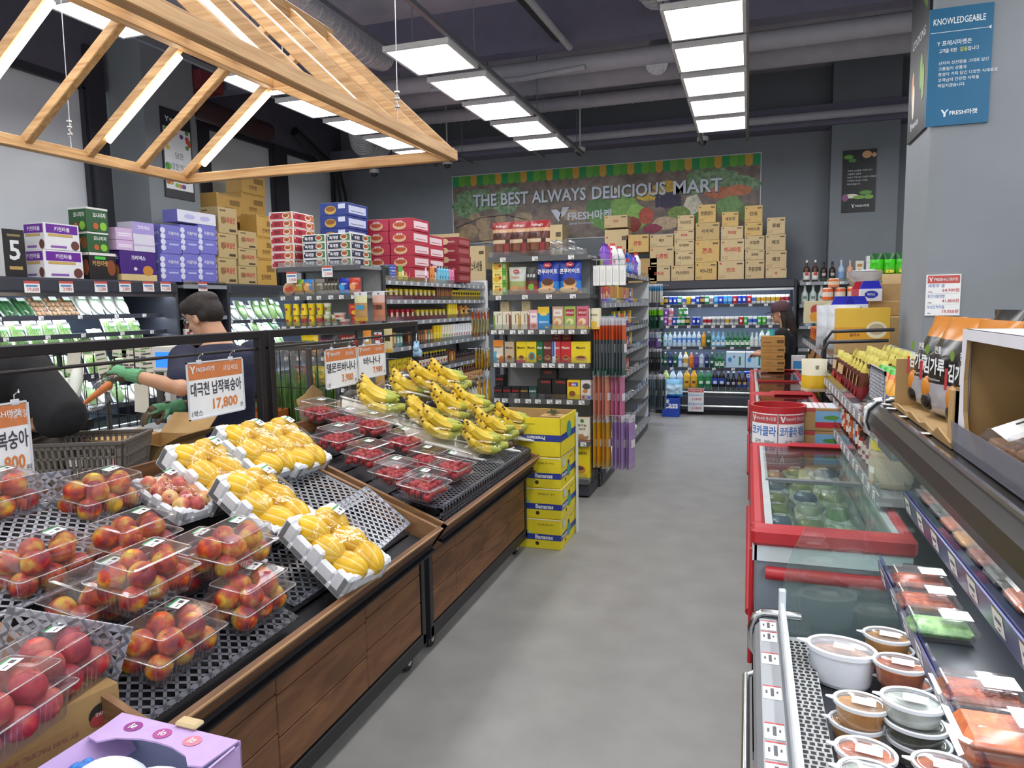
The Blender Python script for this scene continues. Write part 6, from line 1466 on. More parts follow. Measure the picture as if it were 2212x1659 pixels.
# boxes around the stands
yel = mat('yellow_banana_carton', '#e6d326', .55, scale=20, var=.04); blu = C('#2b3d93'); grnl = C('#3f9a8a'); wht = C('#e9ece8'); blk2 = C('#2b2a1c')
bx0, bx1, by0, by1 = -1.49, -1.15, 4.43, 4.85
hts = [.20, .20, .20]
z = 0
def bprint(m, h, side):
 w = (bx1 - bx0) if side == 'f' else (by1 - by0)
 F = face((0, -.0008, 0), (1, 0, 0), (0, 0, 1)) if side == 'f' else face((bx1 - bx0 + .0008, 0, 0), (0, 1, 0), (0, 0, 1))
 m.rect(0, w, h * .30, h * .49, blu, F)
 m.text('Bananas' if side == 'f' else 'Premium', w * .66 if side == 'f' else w * .22, h * .33, h * .14, wht, F, .0015, .03, wmax=w * .5)
 m.text('STORE AT 14°C', w * .70, h * .78, h * .06, blk2, F, wmax=w * .4); m.disc(w * .52 if side == 'f' else w * .3, h * .18, .013, .013, C('#3a2f12'), F)
 m.rect(0, w, h * .955, h * .985, wht, F)
 if side == 'f':
  m.disc(w * .10, h * .36, w * .17, h * .16, C('#2f8a3a'), F, .0012); m.disc(w * .10, h * .36, w * .13, h * .12, C('#57a93f'), F, .0014)
  for k in range(7): a = R_(15 + 22 * k); m.poly([(w * .1 + math.cos(a) * w * .14, h * .4 + math.sin(a) * h * .2, .0011), (w * .1 + math.cos(a + .3) * w * .14, h * .4 + math.sin(a + .3) * h * .2, .0011), (w * .1 + math.cos(a + .26) * w * .27, h * .4 + math.sin(a + .26) * h * .40, .0011), (w * .1 + math.cos(a) * w * .27, h * .4 + math.sin(a) * h * .40, .0011)], grnl if k % 2 else C('#8fc9b8'), F)
 else:
  m.disc(w * .5, h * .42, w * .12, h * .2, grnl, F, .0014); m.rect(w * .1, w * .3, h * .66, h * .9, C('#c9cfd2'), F, .0014); m.rect(w * .45, w * .56, h * .62, h * .74, C('#4a4524'), F)
for k in range(3):
 h = .207
 m = MB().cbox(0, bx1 - bx0, 0, by1 - by0, 0, h - .002, yel, .003); bprint(m, h, 'f'); bprint(m, h, 'r')
 put('banana_carton', m, TR(bx0 + .004 * (k % 2), by0 + .004 * k, z), 'yellow banana carton with a blue band, %s from the floor' % nth(k), 'carton', 'stacked banana cartons'); z += h
m = MB(); w, d, h = bx1 - bx0, by1 - by0, .26
wx = w + .30
for (a, b_, c, d_) in ((-.30, w, 0, .006), (-.30, w, d - .006, d), (-.30, -.294, 0, d), (w - .006, w, 0, d)): m.box(a, b_, c, d_, 0, h, yel)
m.box(-.294, w - .006, .006, .008, .01, h, kraft); m.box(-.294, w - .006, d - .009, d - .006, .01, h, kraft); m.box(w - .009, w - .006, .006, d - .006, .01, h, kraft); m.box(-.30, w, 0, d, 0, .006, kraft)
F = face((-.30, -.0008, 0), (1, 0, 0), (0, 0, 1)); m.rect(0, wx, h * .40, h * .57, blu, F)
FF = F @ TR(wx * .74, h * .485, 0, R_(180)); m.text('Premium', 0, -h * .05, h * .10, wht, FF, .0015, .03); m.text('PRODUCT OF THE PHILIPPINES', .10, -h * .37, h * .035, blk2, FF); m.disc(wx * .62, h * .72, .012, .012, C('#d9d2b8'), F)
F2 = face((w + .0008, 0, 0), (0, 1, 0), (0, 0, 1)); m.rect(0, d, h * .40, h * .57, blu, F2); m.disc(d * .5, h * .62, d * .13, h * .22, grnl, F2, .0014)
m.disc(.08, h * .72, .012, .012, C('#d98a1f'), face((0, d - .0095, 0), (1, 0, 0), (0, 0, 1)), .001)
put('banana_carton', m, TR(bx0, by0 + .02, z - .02 + .02, R_(-1)), 'open upside down banana carton on top of the yellow stack', 'carton', 'stacked banana cartons')
m = MB(); rr = random.Random(4)
for k in range(40):
 a = rr.uniform(0, 6.28); e = rr.uniform(.2, 1.3); L_ = rr.uniform(.03, .055)
 d_ = Vector((math.cos(a) * math.cos(e), math.sin(a) * math.cos(e), math.sin(e))) * L_
 m.tube([(0, 0, 0), d_ * .6, d_ + Vector((0, 0, -.008))], [.006, .005, .001], mat('dried_green_leaf', '#5c6248', .7, scale=40, var=.3), 5, False)
pp = PY(1195, 915, 4.75)
put('pineapple_crown', m.ell((0, 0, 0), .012, .012, .01, mat('pale_pith', '#cdbb94', .7)), TR(pp.x, pp.y, z + .24), 'dry leafy crown poking out of the open banana carton', 'pineapple crown')
put('leaf_prop', MB().box(-.08, .08, -.06, .06, 0, .22, kraft), TR(pp.x, pp.y - .0, z + .012), 'cardboard filler inside the open banana carton', 'cardboard')
put('white_edge_board', MB().box(0, .006, 0, .05, 0, .86, C('#e3ece8')), TR(bx1 + .012, by1 - .03, 0), 'white edge board standing beside the banana cartons', 'board')
a = PZ(0, 1592, .72); b_ = PZ(255, 1474, .72)
dirx = (b_ - a); dirx.z = 0; dirx.normalize(); Lb = .52
F = face(b_ - dirx * Lb - Vector((0, 0, .26)), dirx, (0, 0, 1))
put('carton', MB().box(0, Lb, -.458, -.002, -.32, 0, kraft, M=F), None, 'plain brown carton on the floor under the printed produce carton', 'carton')
m = MB(); m.box(0, Lb, 0, .26, -.32, 0, kraft, M=F)
prn = mat('faded_red_print', '#a5685f', .6)
G = F @ TR(Lb, .26, .0, R_(180))
m.text('BY SUN PACIFIC SHIPPERS, EXETER,', .10, .07, .014, prn, G, align='L', wmax=.26); m.text('PRODUCE OF U.S.A.', .14, .11, .016, prn, G, align='L', wmax=.2)
m.text('Sugar & N', .19, .175, .022, C('#22252c'), G, .0022, .05, align='L', wmax=.16); m.text('Sensor', .22, .21, .02, C('#22252c'), G, .0022, .05, align='L', wmax=.1)
m.rect(.18, .40, .165, .24, C('#c8c4b8'), G, .0014)
m.disc(.045, .055, .03, .026, C('#2c2f2a'), G, .0012); m.disc(.045, .068, .028, .018, C('#b5484a'), G, .0014); m.text('PURE', .045, .05, .009, wht, G, .002)
put('produce_carton', m, None, 'brown produce carton with upside down red print at the lower left', 'carton')
lil = mat('lilac_carton', '#c3a6da', .6, scale=30, var=.04); inn = mat('pale_blue_inside', '#b9c2de', .6)
e0 = PZ(268, 1540, .70); e1 = PZ(520, 1600, .70); e2 = PZ(205, 1590, .70)
u = (e1 - e0); u.z = 0; Lw = u.length; u.normalize(); v = Vector((u.y, -u.x, 0))
M = face(e0, u, -v)   # local x along the back flap, y away from the camera
M = Matrix.Translation((0, 0, 0)) @ M
m = MB(); Dp = .40
t = thing('grape_carton', 'lilac fruit carton with round white lettered badges at the bottom left', 'carton', M)
put('box', MB().box(0, .004, -Dp, 0, -.30, -.01, lil).box(Lw - .004, Lw, -Dp, 0, -.30, -.01, lil).box(0, Lw, -.004, 0, -.3, -.0, lil).box(0, Lw, -Dp, 0, -.3, -.295, inn).box(.004, .0055, -Dp, -.004, -.295, -.01, inn).box(0.004, Lw - .004, -.0055, -.004, -.295, -.01, inn), parent=t)
fl = [(0, -.005), (Lw, -.005), (Lw - .01, -.10)] + [(Lw * .5 + math.cos(R_(k)) * Lw * .38, -.115 + math.sin(R_(k)) * .05) for k in (10, 40, 70, 90, 110, 140, 170)] + [(.01, -.10)]
fm_ = MB(); fm_.prism(fl, .004, lil)
for k, (st_, c) in enumerate((('러', '#8b2f86'), ('아', '#a8468f'), ('리', '#cf7f96'))):
 x = Lw * (.22 + .25 * k); y = -.040; G = TR(x, y, .0045, R_(180)); fm_.disc(0, 0, .021, .018, C(c), G); fm_.text(('델', '양', '거')[k] if False else st_, 0, -.010, .019, wht, G, .0015, .03)
put('flap', fm_, parent=t)
put('side_flap', MB().box(0, .085, -Dp, -.02, -.004, 0, lil, M=TR(0, 0, 0, 0, 0, R_(50))), parent=t)
put('side_flap', MB().box(-.085, 0, -Dp, -.02, -.004, 0, lil, M=TR(Lw, 0, 0, 0, 0, R_(-65))), parent=t)
put('tape_tab', MB().cbox(Lw * .48, Lw * .66, -.012, .02, .004, .016, mat('beige_foam_tab', '#c9b48a', .7), .005), parent=t)
pk2 = mat('white_paper_wrap', '#dfe6ee', .5, scale=12, var=.06, bump=.5, bscale=30)
bg = mat('blue_grape_print', '#3f7fd0', .5, scale=60, var=.2)
for k in range(2):
 mm = MB(); mm.ell((0, 0, 0), .095, .085, .08, pk2, 20, 12)
 for q in range(20): a_ = R_(200 + RND.uniform(-50, 50)); mm.ell((math.cos(a_) * .075 + RND.uniform(-.012, .012), math.sin(a_) * .05 + .0, .052 + RND.uniform(-.012, .012)), .012, .012, .006, bg, 8, 5)
 put('wrapped_grapes', mm, M @ TR(Lw * (.40 + .33 * k), -.165, -.07, k), 'white paper bag with blue grape print inside the lilac carton, %s' % ('left' if k == 0 else 'right'), 'fruit bag', 'paper fruit bags')
# shop goods: builders (front faces -y, standing on z = 0, x centred)
GOODS = {}
def FR(w, d=0., h=0.): return face((-w / 2, -.0007, 0), (1, 0, 0), (0, 0, 1))
def FL(w, d): return face((-w / 2 - .0007, d, 0), (0, -1, 0), (0, 0, 1))
def FRT(w, d): return face((w / 2 + .0007, 0, 0), (0, 1, 0), (0, 0, 1))
def art(m, F, w, h, sp):
 """printed panel; sp items: ('r',x0,x1,y0,y1,col) ('o',x,y,rx,ry,col) ('t',text,x,y,h,col[,wmax])"""
 z = .0004
 for a in sp:
  z += .0003
  if a[0] == 'r': m.rect(a[1] * w, a[2] * w, a[3] * h, a[4] * h, C(a[5]), F, z)
  elif a[0] == 'o': m.disc(a[1] * w, a[2] * h, a[3] * w, a[4] * h, C(a[5]), F, z, 14)
  else: m.text(a[1], a[2] * w, a[3] * h, a[4] * h, C(a[5]), F, z, .02, wmax=(a[6] if len(a) > 6 else .85) * w)
def gbox(w, h, d, col, front=(), side=None, top=None, right=None):
 def f():
  m = MB().cbox(-w / 2, w / 2, 0, d, 0, h, C(col), .0025)
  art(m, FR(w), w, h, front)
  if side: art(m, FL(w, d), d, h, side)
  if right or side: art(m, FRT(w, d), d, h, right or side)
  if top: m.rect(-w * .48, w * .48, d * .04, d * .96, C(top), TR(0, 0, h))
  return m
 return f
def gpouch(w, h, d, bands, front=(), seed=0, wave=.1, rough=.3):
 def f():
  m = pouch(w, h, d, [(a, C(c, rough)) for a, c in bands], wave=wave, seed=seed, nx=7, ny=10)
  art(m, face((-w / 2, -d / 2 - .001, 0), (1, 0, 0), (0, .0, 1)), w, h, front)
  return m
 return f
def gcan(r, h, col, band=None, lid='#c9ccd0', mark=None):
 def f():
  p = [(0, 0), (r * .8, 0, C('#b9bcc0')), (r, h * .06, C(col, .3)), (r, h * .30, C(band or col, .3)), (r, h * .68, C(col, .3)), (r, h * .92, C(lid, .3)), (r * .84, h), (r * .8, h - .003), (0, h - .004)]
  m = MB().lathe(p, C(col, .3), 14)
  if mark:
   for k in range(3):
    a0, a1 = -.5 + k * .33, -.5 + (k + 1) * .33
    m.add([((r + .0006) * math.sin(a), -(r + .0006) * math.cos(a), z) for a, z in ((a0, h * .34), (a1, h * .34), (a1, h * .62), (a0, h * .62))], [(0, 1, 2, 3)], C(mark))
  return m
 return f
def gbottle(r, h, col, cap, label=None, style='pet', labcol2=None, clearb=False):
 def f():
  b_ = clear('bottle_' + col.lstrip('#'), col, .25, .2, .06, col, .5) if clearb else C(col, .22)
  lb = C(label) if label else b_
  sh = {'pet': [(.0, 0), (.85, 0), (1, .04), (1, .28), ('L', .28), (1, .58), ('B', .58), (1, .64), (.75, .76), (.34, .88), (.32, .93)],
    'soju': [(0, 0), (.95, 0), (1, .02), (1, .12), ('L', .12), (1, .42), ('B', .42), (1, .55), (.75, .64), (.42, .74), (.36, .93)],
    'sauce': [(0, 0), (.9, 0), (1, .03), (1, .14), ('L', .14), (1, .60), ('B', .60), (1, .70), (.62, .80), (.45, .9)],
    'jug': [(0, 0), (.95, 0), (1, .03), (1, .2), ('L', .2), (1, .55), ('B', .55), (1, .62), (.55, .85), (.4, .92)],
    'whisky': [(0, 0), (.96, 0), (1, .02), (1, .10), ('L', .10), (1, .45), ('B', .45), (1, .58), (.8, .66), (.34, .74), (.30, .9)],
    'pump': [(0, 0), (.95, 0), (1, .02), (1, .2), ('L', .2), (1, .7), ('B', .7), (1, .80), (.7, .86), (.4, .88)],
    'tube': [(0, 0), (.8, 0), (.8, .15), (.85, .2), ('L', .2), (.95, .6), ('B', .6), (1, .8), (.9, 1.0)],
    'jar': [(0, 0), (.92, 0), (1, .05), (1, .12), ('L', .12), (1, .66), ('B', .66), (1, .74), (.86, .82)]}[style]
  pts = []; cur = b_
  for a in sh:
   if a[0] == 'L': cur = lb; pts[-1] = (pts[-1][0], pts[-1][1], cur); continue
   if a[0] == 'B': cur = b_; pts[-1] = (pts[-1][0], pts[-1][1], cur); continue
   pts.append((a[0] * r, a[1] * h, cur))
  m = MB().lathe(pts, b_, 14)
  if label and labcol2:
   for k in range(3):
    a0, a1 = -.55 + k * .37, -.55 + (k + 1) * .37
    m.add([((r + .0008) * math.sin(a), -(r + .0008) * math.cos(a), z) for a, z in ((a0, h * .30), (a1, h * .30), (a1, h * .44), (a0, h * .44))], [(0, 1, 2, 3)], C(labcol2))
  r0, z0 = pts[-1][0], pts[-1][1]
  cm = C(cap, .35)
  if style == 'tube': c_ = MB().lathe([(.8 * r, 0), (.8 * r, .15 * h), (0, .15 * h)], cm, 12)
  elif style == 'pump': c_ = MB().lathe([(r * .4, z0), (r * .4, z0 + .03 * h), (r * .15, z0 + .04 * h), (r * .15, h * .98), (0, h * .98)], cm, 10).cbox(-.012, .012, -r * .8, .01, h * .97, h, cm, .002)
  else: c_ = MB().lathe([(r0 * 1.12, z0 - .01 * h), (r0 * 1.12, h), (0, h)], cm, 12)
  return m, c_
 return f
def gcup(r, h, col, lid, band=None, flip=False):
 def f():
  a, b_ = (.72, 1.) if not flip else (1., .72)
  m = MB().lathe([(0, 0), (r * a, 0), (r * (a * .75 + b_ * .25), h * .25, C(band or col)), (r * (a * .3 + b_ * .7), h * .7, C(col)), (r * b_, h * .96, C(lid)), (r * b_ * 1.06, h * .97), (r * b_ * 1.06, h), (0, h)], C(col), 16)
  for k in range(3):
   a0, a1 = -.4 + k * .27, -.4 + (k + 1) * .27; rr = r * .88
   m.add([((rr + .001) * math.sin(t), -(rr + .001) * math.cos(t), z) for t, z in ((a0, h * .4), (a1, h * .4), (a1, h * .6), (a0, h * .6))], [(0, 1, 2, 3)], C('#b3392c'))
  return m
 return f
G_ = {}
def good(key, desc, cat, w, fn): G_[key] = (desc, cat, w, fn)
def mesh_of(key):
 if key not in GOODS:
  r = G_[key][3]()
  GOODS[key] = (r[0].mesh(G_[key][1].replace(' ', '_')), r[1].mesh('cap')) if isinstance(r, tuple) else (r.mesh(G_[key][1].replace(' ', '_')), None)
 return GOODS[key]
def place(key, M, label, group=None):
 me, capm = mesh_of(key)
 o = put(G_[key][1].replace(' ', '_'), me, M, label, G_[key][1], group)
 if capm: put('cap', capm, parent=o)
 return o
COUNT = {}
def row(F, z, x, items, where, y=.03, gap=.006, xmax=9, jit=.006, group=None, side='left'):
 """a run of goods from x on; items: 'key' or ('key', n) or a number = empty space"""
 for it in items:
  if isinstance(it, (int, float)): x += it; continue
  key, n = it if isinstance(it, tuple) else (it, 1)
  for _ in range(n):
   w = G_[key][2]
   if x + w > xmax: return x
   i = COUNT.get(where, 0); COUNT[where] = i + 1
   place(key, F @ TR(x + w / 2, y + RND.uniform(0, jit), z, RND.uniform(-.04, .04)), '%s, %s from %s, %s' % (G_[key][0], nth(i), side, where[4:] if where.startswith('the ') else where), group or 'goods on ' + where)
   x += w + gap
 return x
def K(*a): return a
good('redcereal', 'red and brown cereal bag', 'cereal bag', .205, gpouch(.20, .30, .09, [(0, '#5b2c22'), (.25, '#7a4630'), (.45, '#d8c3a4'), (.55, '#5b2c22'), (.72, '#c99f78'), (.78, '#9c1f26')], [('t', "Kellogg's", .5, .82, .09, '#f2e6e0', .7), ('t', '초코', .3, .56, .1, '#3a1f18', .4), ('r', .55, .85, .05, .5, '#3b1a16'), ('r', .6, .8, .1, .4, '#8b2a2a')], 1, .18))
good('oatbag', 'grey green granola pouch', 'cereal bag', .16, gpouch(.155, .235, .07, [(0, '#b98a5c'), (.28, '#9fb06a'), (.5, '#c9cfc6')], [('o', .5, .84, .17, .07, '#b7272d'), ('t', 'Post', .5, .81, .05, '#f2f2f2', .25), ('t', '아몬드', .45, .58, .11, '#c9822f', .6), ('o', .4, .25, .25, .12, '#c79a63')], 2))
good('choco', 'black and red chocolate cereal pouch', 'cereal bag', .09, gpouch(.12, .235, .06, [(0, '#a8342c'), (.3, '#6a2a22'), (.5, '#1f1c1e')], [('t', '코코볼', .5, .62, .11, '#f2f2f2', .8), ('o', .5, .28, .22, .13, '#7fb23c')], 3))
good('corn', 'big blue corn flake pouch', 'cereal bag', .175, gpouch(.185, .27, .07, [(0, '#e0a055'), (.13, '#2a7fd0'), (.4, '#1d3fb0')], [('o', .5, .89, .2, .08, '#b7272d'), ('t', 'Post', .5, .86, .06, '#f2f2f2', .3), ('t', '콘푸라이트', .5, .62, .15, '#f6f6f6', .92), ('o', .5, .32, .3, .17, '#d9a468'), ('o', .5, .38, .26, .11, '#5a3420'), ('o', .45, .14, .42, .1, '#e6c08a'), ('o', .6, .16, .06, .03, '#d8452c')], 4))
good('yg', 'yellow and green tea box', 'tea box', .125, gbox(.125, .098, .12, '#f0dd7a', [('r', .72, 1, 0, 1, '#3f9a3c'), ('o', .3, .4, .22, .25, '#e0b22c'), ('o', .55, .5, .1, .15, '#c8482c'), ('t', '콩부차', .38, .68, .18, '#6a5a3a', .5), ('r', .76, .96, .3, .7, '#a8d08a')]))
for k, (c, c2, nm) in enumerate((('#e3dfc9', '#8aa84a', 'cream and green'), ('#e6dcc2', '#7a4a3a', 'cream and brown'), ('#e8dfc6', '#c9a04a', 'cream and gold'), ('#e2dac4', '#9a5a4a', 'cream and rust'))):
 good('cream%d' % k, nm + ' tea carton', 'tea box', .085, gbox(.078, .155, .07, c, [('r', .0 if k == 0 else .72, .2 if k == 0 else 1, 0, .8, c2), ('o', .75, .85, .08, .04, '#b8403a'), ('r', .42, .5, .35, .85, '#7a6a52')]))
good('seedbox', 'small speckled cube box', 'tea box', .08, gbox(.075, .085, .07, '#cbbf9f', [('r', .1, .9, .1, .9, '#b8a883'), ('o', .4, .5, .1, .1, '#9a8a63')]))
good('pinktea', 'pink lettered tea carton', 'tea box', .07, gbox(.07, .165, .06, '#e6a9b9', [('r', .1, .9, .35, .85, '#f2e6ea'), ('t', '보리', .5, .6, .12, '#4a3a42'), ('o', .5, .2, .3, .1, '#d07a3a')]))
good('lemon', 'blue and yellow lemon drink box', 'tea box', .11, gbox(.098, .19, .08, '#2c93d6', [('r', 0, 1, .72, 1, '#e9c53a'), ('o', .5, .68, .32, .08, '#f0d46a'), ('t', '레몬에이드', .5, .28, .09, '#f2f6fa'), ('o', .75, .1, .15, .05, '#e9c53a')]))
for k, (c, t_, nm) in enumerate((('#c9a58c', '티오', 'brown pink'), ('#9fc15a', '아이스티', 'apple green'), ('#d9738c', '아이스티', 'peach pink'))):
 good('tio%d' % k, nm + ' iced tea box', 'tea box', .105, gbox(.096, .19, .075, c, [('r', 0, 1, 0, .16, '#e0c24a'), ('r', .12, .88, .58, .88, '#a8343c' if k else '#efe6da'), ('t', t_, .5, .66, .12, '#f4f0ea' if k else '#b03a2f', .65), ('o', .5, .34, .32, .15, '#e9d9a8'), ('o', .4, .28, .16, .1, '#8fbf4a' if k == 1 else '#d98a5a')]))
good('kombu', 'cream kombucha box', 'tea box', .10, gbox(.09, .17, .07, '#eae2c4', [('t', '콩부차', .5, .62, .12, '#5a4a3a'), ('o', .5, .25, .32, .14, '#e0b83a'), ('r', 0, 1, 0, .1, '#d9b23a')]))
def maxim(key, c, nm, w=.095, h=.185, extra=(), tc='#3a2620'): good(key, nm, 'coffee box', w + .006, gbox(w, h, .08, c, [('t', 'Maxim', .5, .66, .12, tc, .75), ('o', .5, .24, .3, .12, '#c98a4a'), ('o', .5, .27, .22, .06, '#6a3f24')] + list(extra)))
maxim('mx_or', '#e0d6c4', 'orange and blue coffee box', .085, .19, [('r', 0, 1, .72, 1, '#e88a2c'), ('r', 0, .35, 0, .5, '#5fb0c8'), ('r', .6, 1, 0, .3, '#e07a2c'), ('o', .5, .3, .2, .12, '#f4ece0')])
maxim('mx_be', '#c9b39a', 'beige coffee box', .082, .178); maxim('mx_y', '#ecd21f', 'yellow coffee box with a pink foot', .088, .178, [('r', 0, .9, 0, .12, '#d8557a')]); maxim('mx_y2', '#ecd21f', 'yellow coffee box with a blue cup ring', .088, .178, [('o', .55, .32, .34, .19, '#3f9ab8'), ('o', .55, .32, .22, .12, '#8a5a34')])
maxim('mx_g', '#1f6a3f', 'dark green coffee box', .055, .178, tc='#f2f2ea'); maxim('mx_br', '#6a2f2c', 'brown coffee box', .078, .178, tc='#f2e6da'); maxim('mx_rw', '#c23a42', 'red and white ice coffee box', .07, .178, [('r', 0, .4, 0, 1, '#e9eef4'), ('r', .02, .3, .3, 1, '#2f5fb8'), ('o', .25, .2, .18, .1, '#f4f8fa')], '#f2e6da'); maxim('mx_r', '#c4262f', 'red coffee box', .088, .178, tc='#f6eee6'); maxim('mx_Y', '#ecd21f', 'wide yellow coffee box', .165, .178, [('r', .1, .9, .0, .02, '#d8a81a')]); maxim('mx_rb', '#8f2030', 'small dark red coffee box', .08, .06, tc='#f6eee6')
maxim('mx_YY', '#ecd21f', 'very large yellow coffee box', .185, .30)
good('kanu_s', 'small black coffee box with red letters', 'coffee box', .078, gbox(.074, .095, .08, '#1e1c20', [('t', 'KANU', .5, .55, .2, '#c23a35'), ('r', .1, .5, .15, .22, '#55504f')])); good('kanu_g', 'small dark teal coffee box', 'coffee box', .075, gbox(.07, .095, .08, '#1f4a48', [('t', 'KANU', .5, .55, .2, '#d9e6e0'), ('r', .1, .5, .15, .22, '#55504f')])); good('kanu_y', 'small black coffee box with yellow letters', 'coffee box', .075, gbox(.07, .095, .08, '#1e1c20', [('t', 'KANU', .5, .55, .2, '#c9a53a'), ('r', .1, .5, .15, .22, '#55504f')]))
good('kanu_b', 'big black coffee box with red letters', 'coffee box', .128, gbox(.122, .165, .09, '#201d21', [('t', 'KANU', .62, .8, .13, '#c23a35', .7), ('r', .3, .5, .12, .16, '#8f3a2f'), ('r', .65, .9, .1, .2, '#6a3a34')])); good('kanu_t', 'black coffee box lying on the others', 'coffee box', .15, gbox(.145, .085, .09, '#201d21', [('t', 'KANU', .5, .55, .2, '#c23a35', .4)]))
good('jetti', 'yellow cocoa box', 'cocoa box', .118, gbox(.11, .16, .08, '#ecc822', [('r', .12, .45, .68, .9, '#b8343a'), ('r', .5, .85, .68, .9, '#2f5fb8'), ('t', '제티', .5, .70, .13, '#f4f4f4', .6), ('o', .4, .3, .25, .15, '#8a5228')])); good('jetti_w', 'white cocoa box', 'cocoa box', .10, gbox(.095, .16, .08, '#dcd7d2', [('r', .12, .45, .05, .22, '#b8343a'), ('r', .5, .85, .05, .22, '#2f5fb8'), ('t', '제티', .5, .07, .12, '#f4f4f4', .6), ('o', .5, .7, .35, .16, '#4a4347'), ('o', .4, .45, .22, .1, '#c8783a')]))
for k, c, c2, nm in ((0, '#b01f2b', '#f2e6da', 'red coffee refill bag'), (1, '#e6c81f', '#3a2620', 'yellow coffee refill bag')): good('mbag%d' % k, nm, 'coffee bag', .13, gpouch(.125, .17, .06, [(0, c)], [('t', 'Maxim', .5, .38, .13, c2, .6)], 11 + k))
good('gbag', 'green and white tea bag pouch', 'tea bag', .12, gpouch(.115, .13, .05, [(0, '#e6ead8'), (.55, '#8cbf2c')], [('o', .5, .4, .1, .16, '#3f7a2c')], 14)); good('lbag', 'dark lime pouch lying behind', 'tea bag', .13, gpouch(.125, .18, .06, [(0, '#7a9a2a')], (), 15)); good('obag', 'orange brown tea pouch', 'tea bag', .07, gpouch(.07, .12, .05, [(0, '#a8622c')], (), 16))
good('barley', 'cream barley tea box', 'tea box', .142, gbox(.135, .20, .08, '#e6e2d0', [('r', .0, 1, 0, .04, '#c8573a'), ('o', .5, .83, .12, .08, '#3f8a4a'), ('t', '유기농', .5, .58, .13, '#5a5244', .6), ('t', '보리차', .5, .44, .1, '#5a5244', .5), ('o', .5, .16, .42, .12, '#b98a5a'), ('o', .72, .28, .14, .1, '#e8e4dc')], top='#9a6a4a'))
W1 = "the coffee end cap's %s shelf"
row(G2, 2.015, .02, ['redcereal', .0, 'redcereal', 'redcereal'], W1 % 'top', .06, -.05)
for k in range(10):
 x = .40 + .068 * (k % 6) + (.03 if k >= 6 else 0) + (.03 if k >= 9 else 0); z = 2.018 + .038 + (.062 if k >= 6 else 0)
 t = thing('cup_sleeve', 'wrapped sleeve of clear cups on the coffee end cap, %s in the %s layer' % (nth(k % 6), 'bottom' if k < 6 else 'upper'), 'plastic cups', G2 @ TR(min(x, .80), .04 + .03 * (k >= 6), z, 0, R_(-90)), 'clear cup sleeves')
 m = MB()
 for q in range(6): m.lathe([(.027, q * .03), (.034, q * .03 + .035), (.036, q * .03 + .036)], acryl, 14)
 put('cups', m, parent=t); put('sleeve', MB().lathe([(.0, -.012), (.03, -.006), (.038, .01), (.038, .22), (.02, .25)], film, 14), parent=t)
for k in range(3): place('yg', G2 @ TR(.085, .04, 1.702 + k * .1), 'yellow and green tea box stacked on the coffee end cap, %s from the bottom' % nth(k), 'stacked yellow green tea boxes')
row(G2, 1.702, .165, ['oatbag', 'choco', .01, 'corn', .01, 'corn'], W1 % 'second', .05, .002)
for k in range(2): place('oatbag', G2 @ TR(.275 + .02 * k, .13 + .07 * k, 1.702), 'grey green granola pouch behind the first, %s row on the coffee end cap' % nth(k + 1), 'granola pouches')
row(G2, 1.412, .02, ['cream0', 'cream1', 'cream2', 'cream3', 'pinktea', 'lemon', .02, 'tio0', 'tio1', 'tio2', 'kombu'], W1 % 'third', .04, -.003)
for k, x in enumerate((.12, .31)): place('seedbox', G2 @ TR(x, .06, 1.568), 'small speckled cube box standing on the cream tea cartons, %s of two' % nth(k), 'speckled cubes')
row(G2, 1.132, .015, ['mx_or', .015, 'mx_be', .02, 'mx_y', 'mx_y2', 'mx_g', 'mx_br', 'mx_rw', 'mx_r', 'mx_Y'], W1 % 'fourth', .04, -.004)
for k in range(2): place('mx_rb', G2 @ TR(.55 + .085 * k, .16, 1.318), 'small dark red coffee box above the coffee row, %s of two' % nth(k), 'dark red coffee boxes'); put('box_riser', MB().box(-.04, .04, 0, .09, 0, .185, C('#8f2030')), G2 @ TR(.55 + .085 * k, .16, 1.132), 'plain dark red box under the upper coffee box, %s of two' % nth(k), 'coffee box', 'dark red coffee boxes')
row(G2, .827, .015, ['kanu_s', 'kanu_s', 'kanu_s', 'kanu_y', 'kanu_g', 'kanu_b', 'kanu_b', 'jetti', 'jetti_w'], W1 % 'fifth', .04, .001)
place('kanu_s', G2 @ TR(.06, .06, .923), 'small black coffee box on top of the leftmost black one'); place('kanu_t', G2 @ TR(.50, .05, .995), 'black coffee box lying on top of the two big black ones')
row(G2, .477, .03, ['mbag0', 'mbag1', 'obag', 'gbag', .08, 'barley', 'barley'], W1 % 'sixth', .06, .003)
place('lbag', G2 @ TR(.50, .2, .477), 'dark lime pouch behind the green and white tea bag'); place('mbag1', G2 @ TR(.33, .2, .49), 'yellow coffee refill bag behind the front pouches')
row(G2, .162, .47, ['mx_YY', 'mx_YY'], W1 % 'lowest', .04, .01)
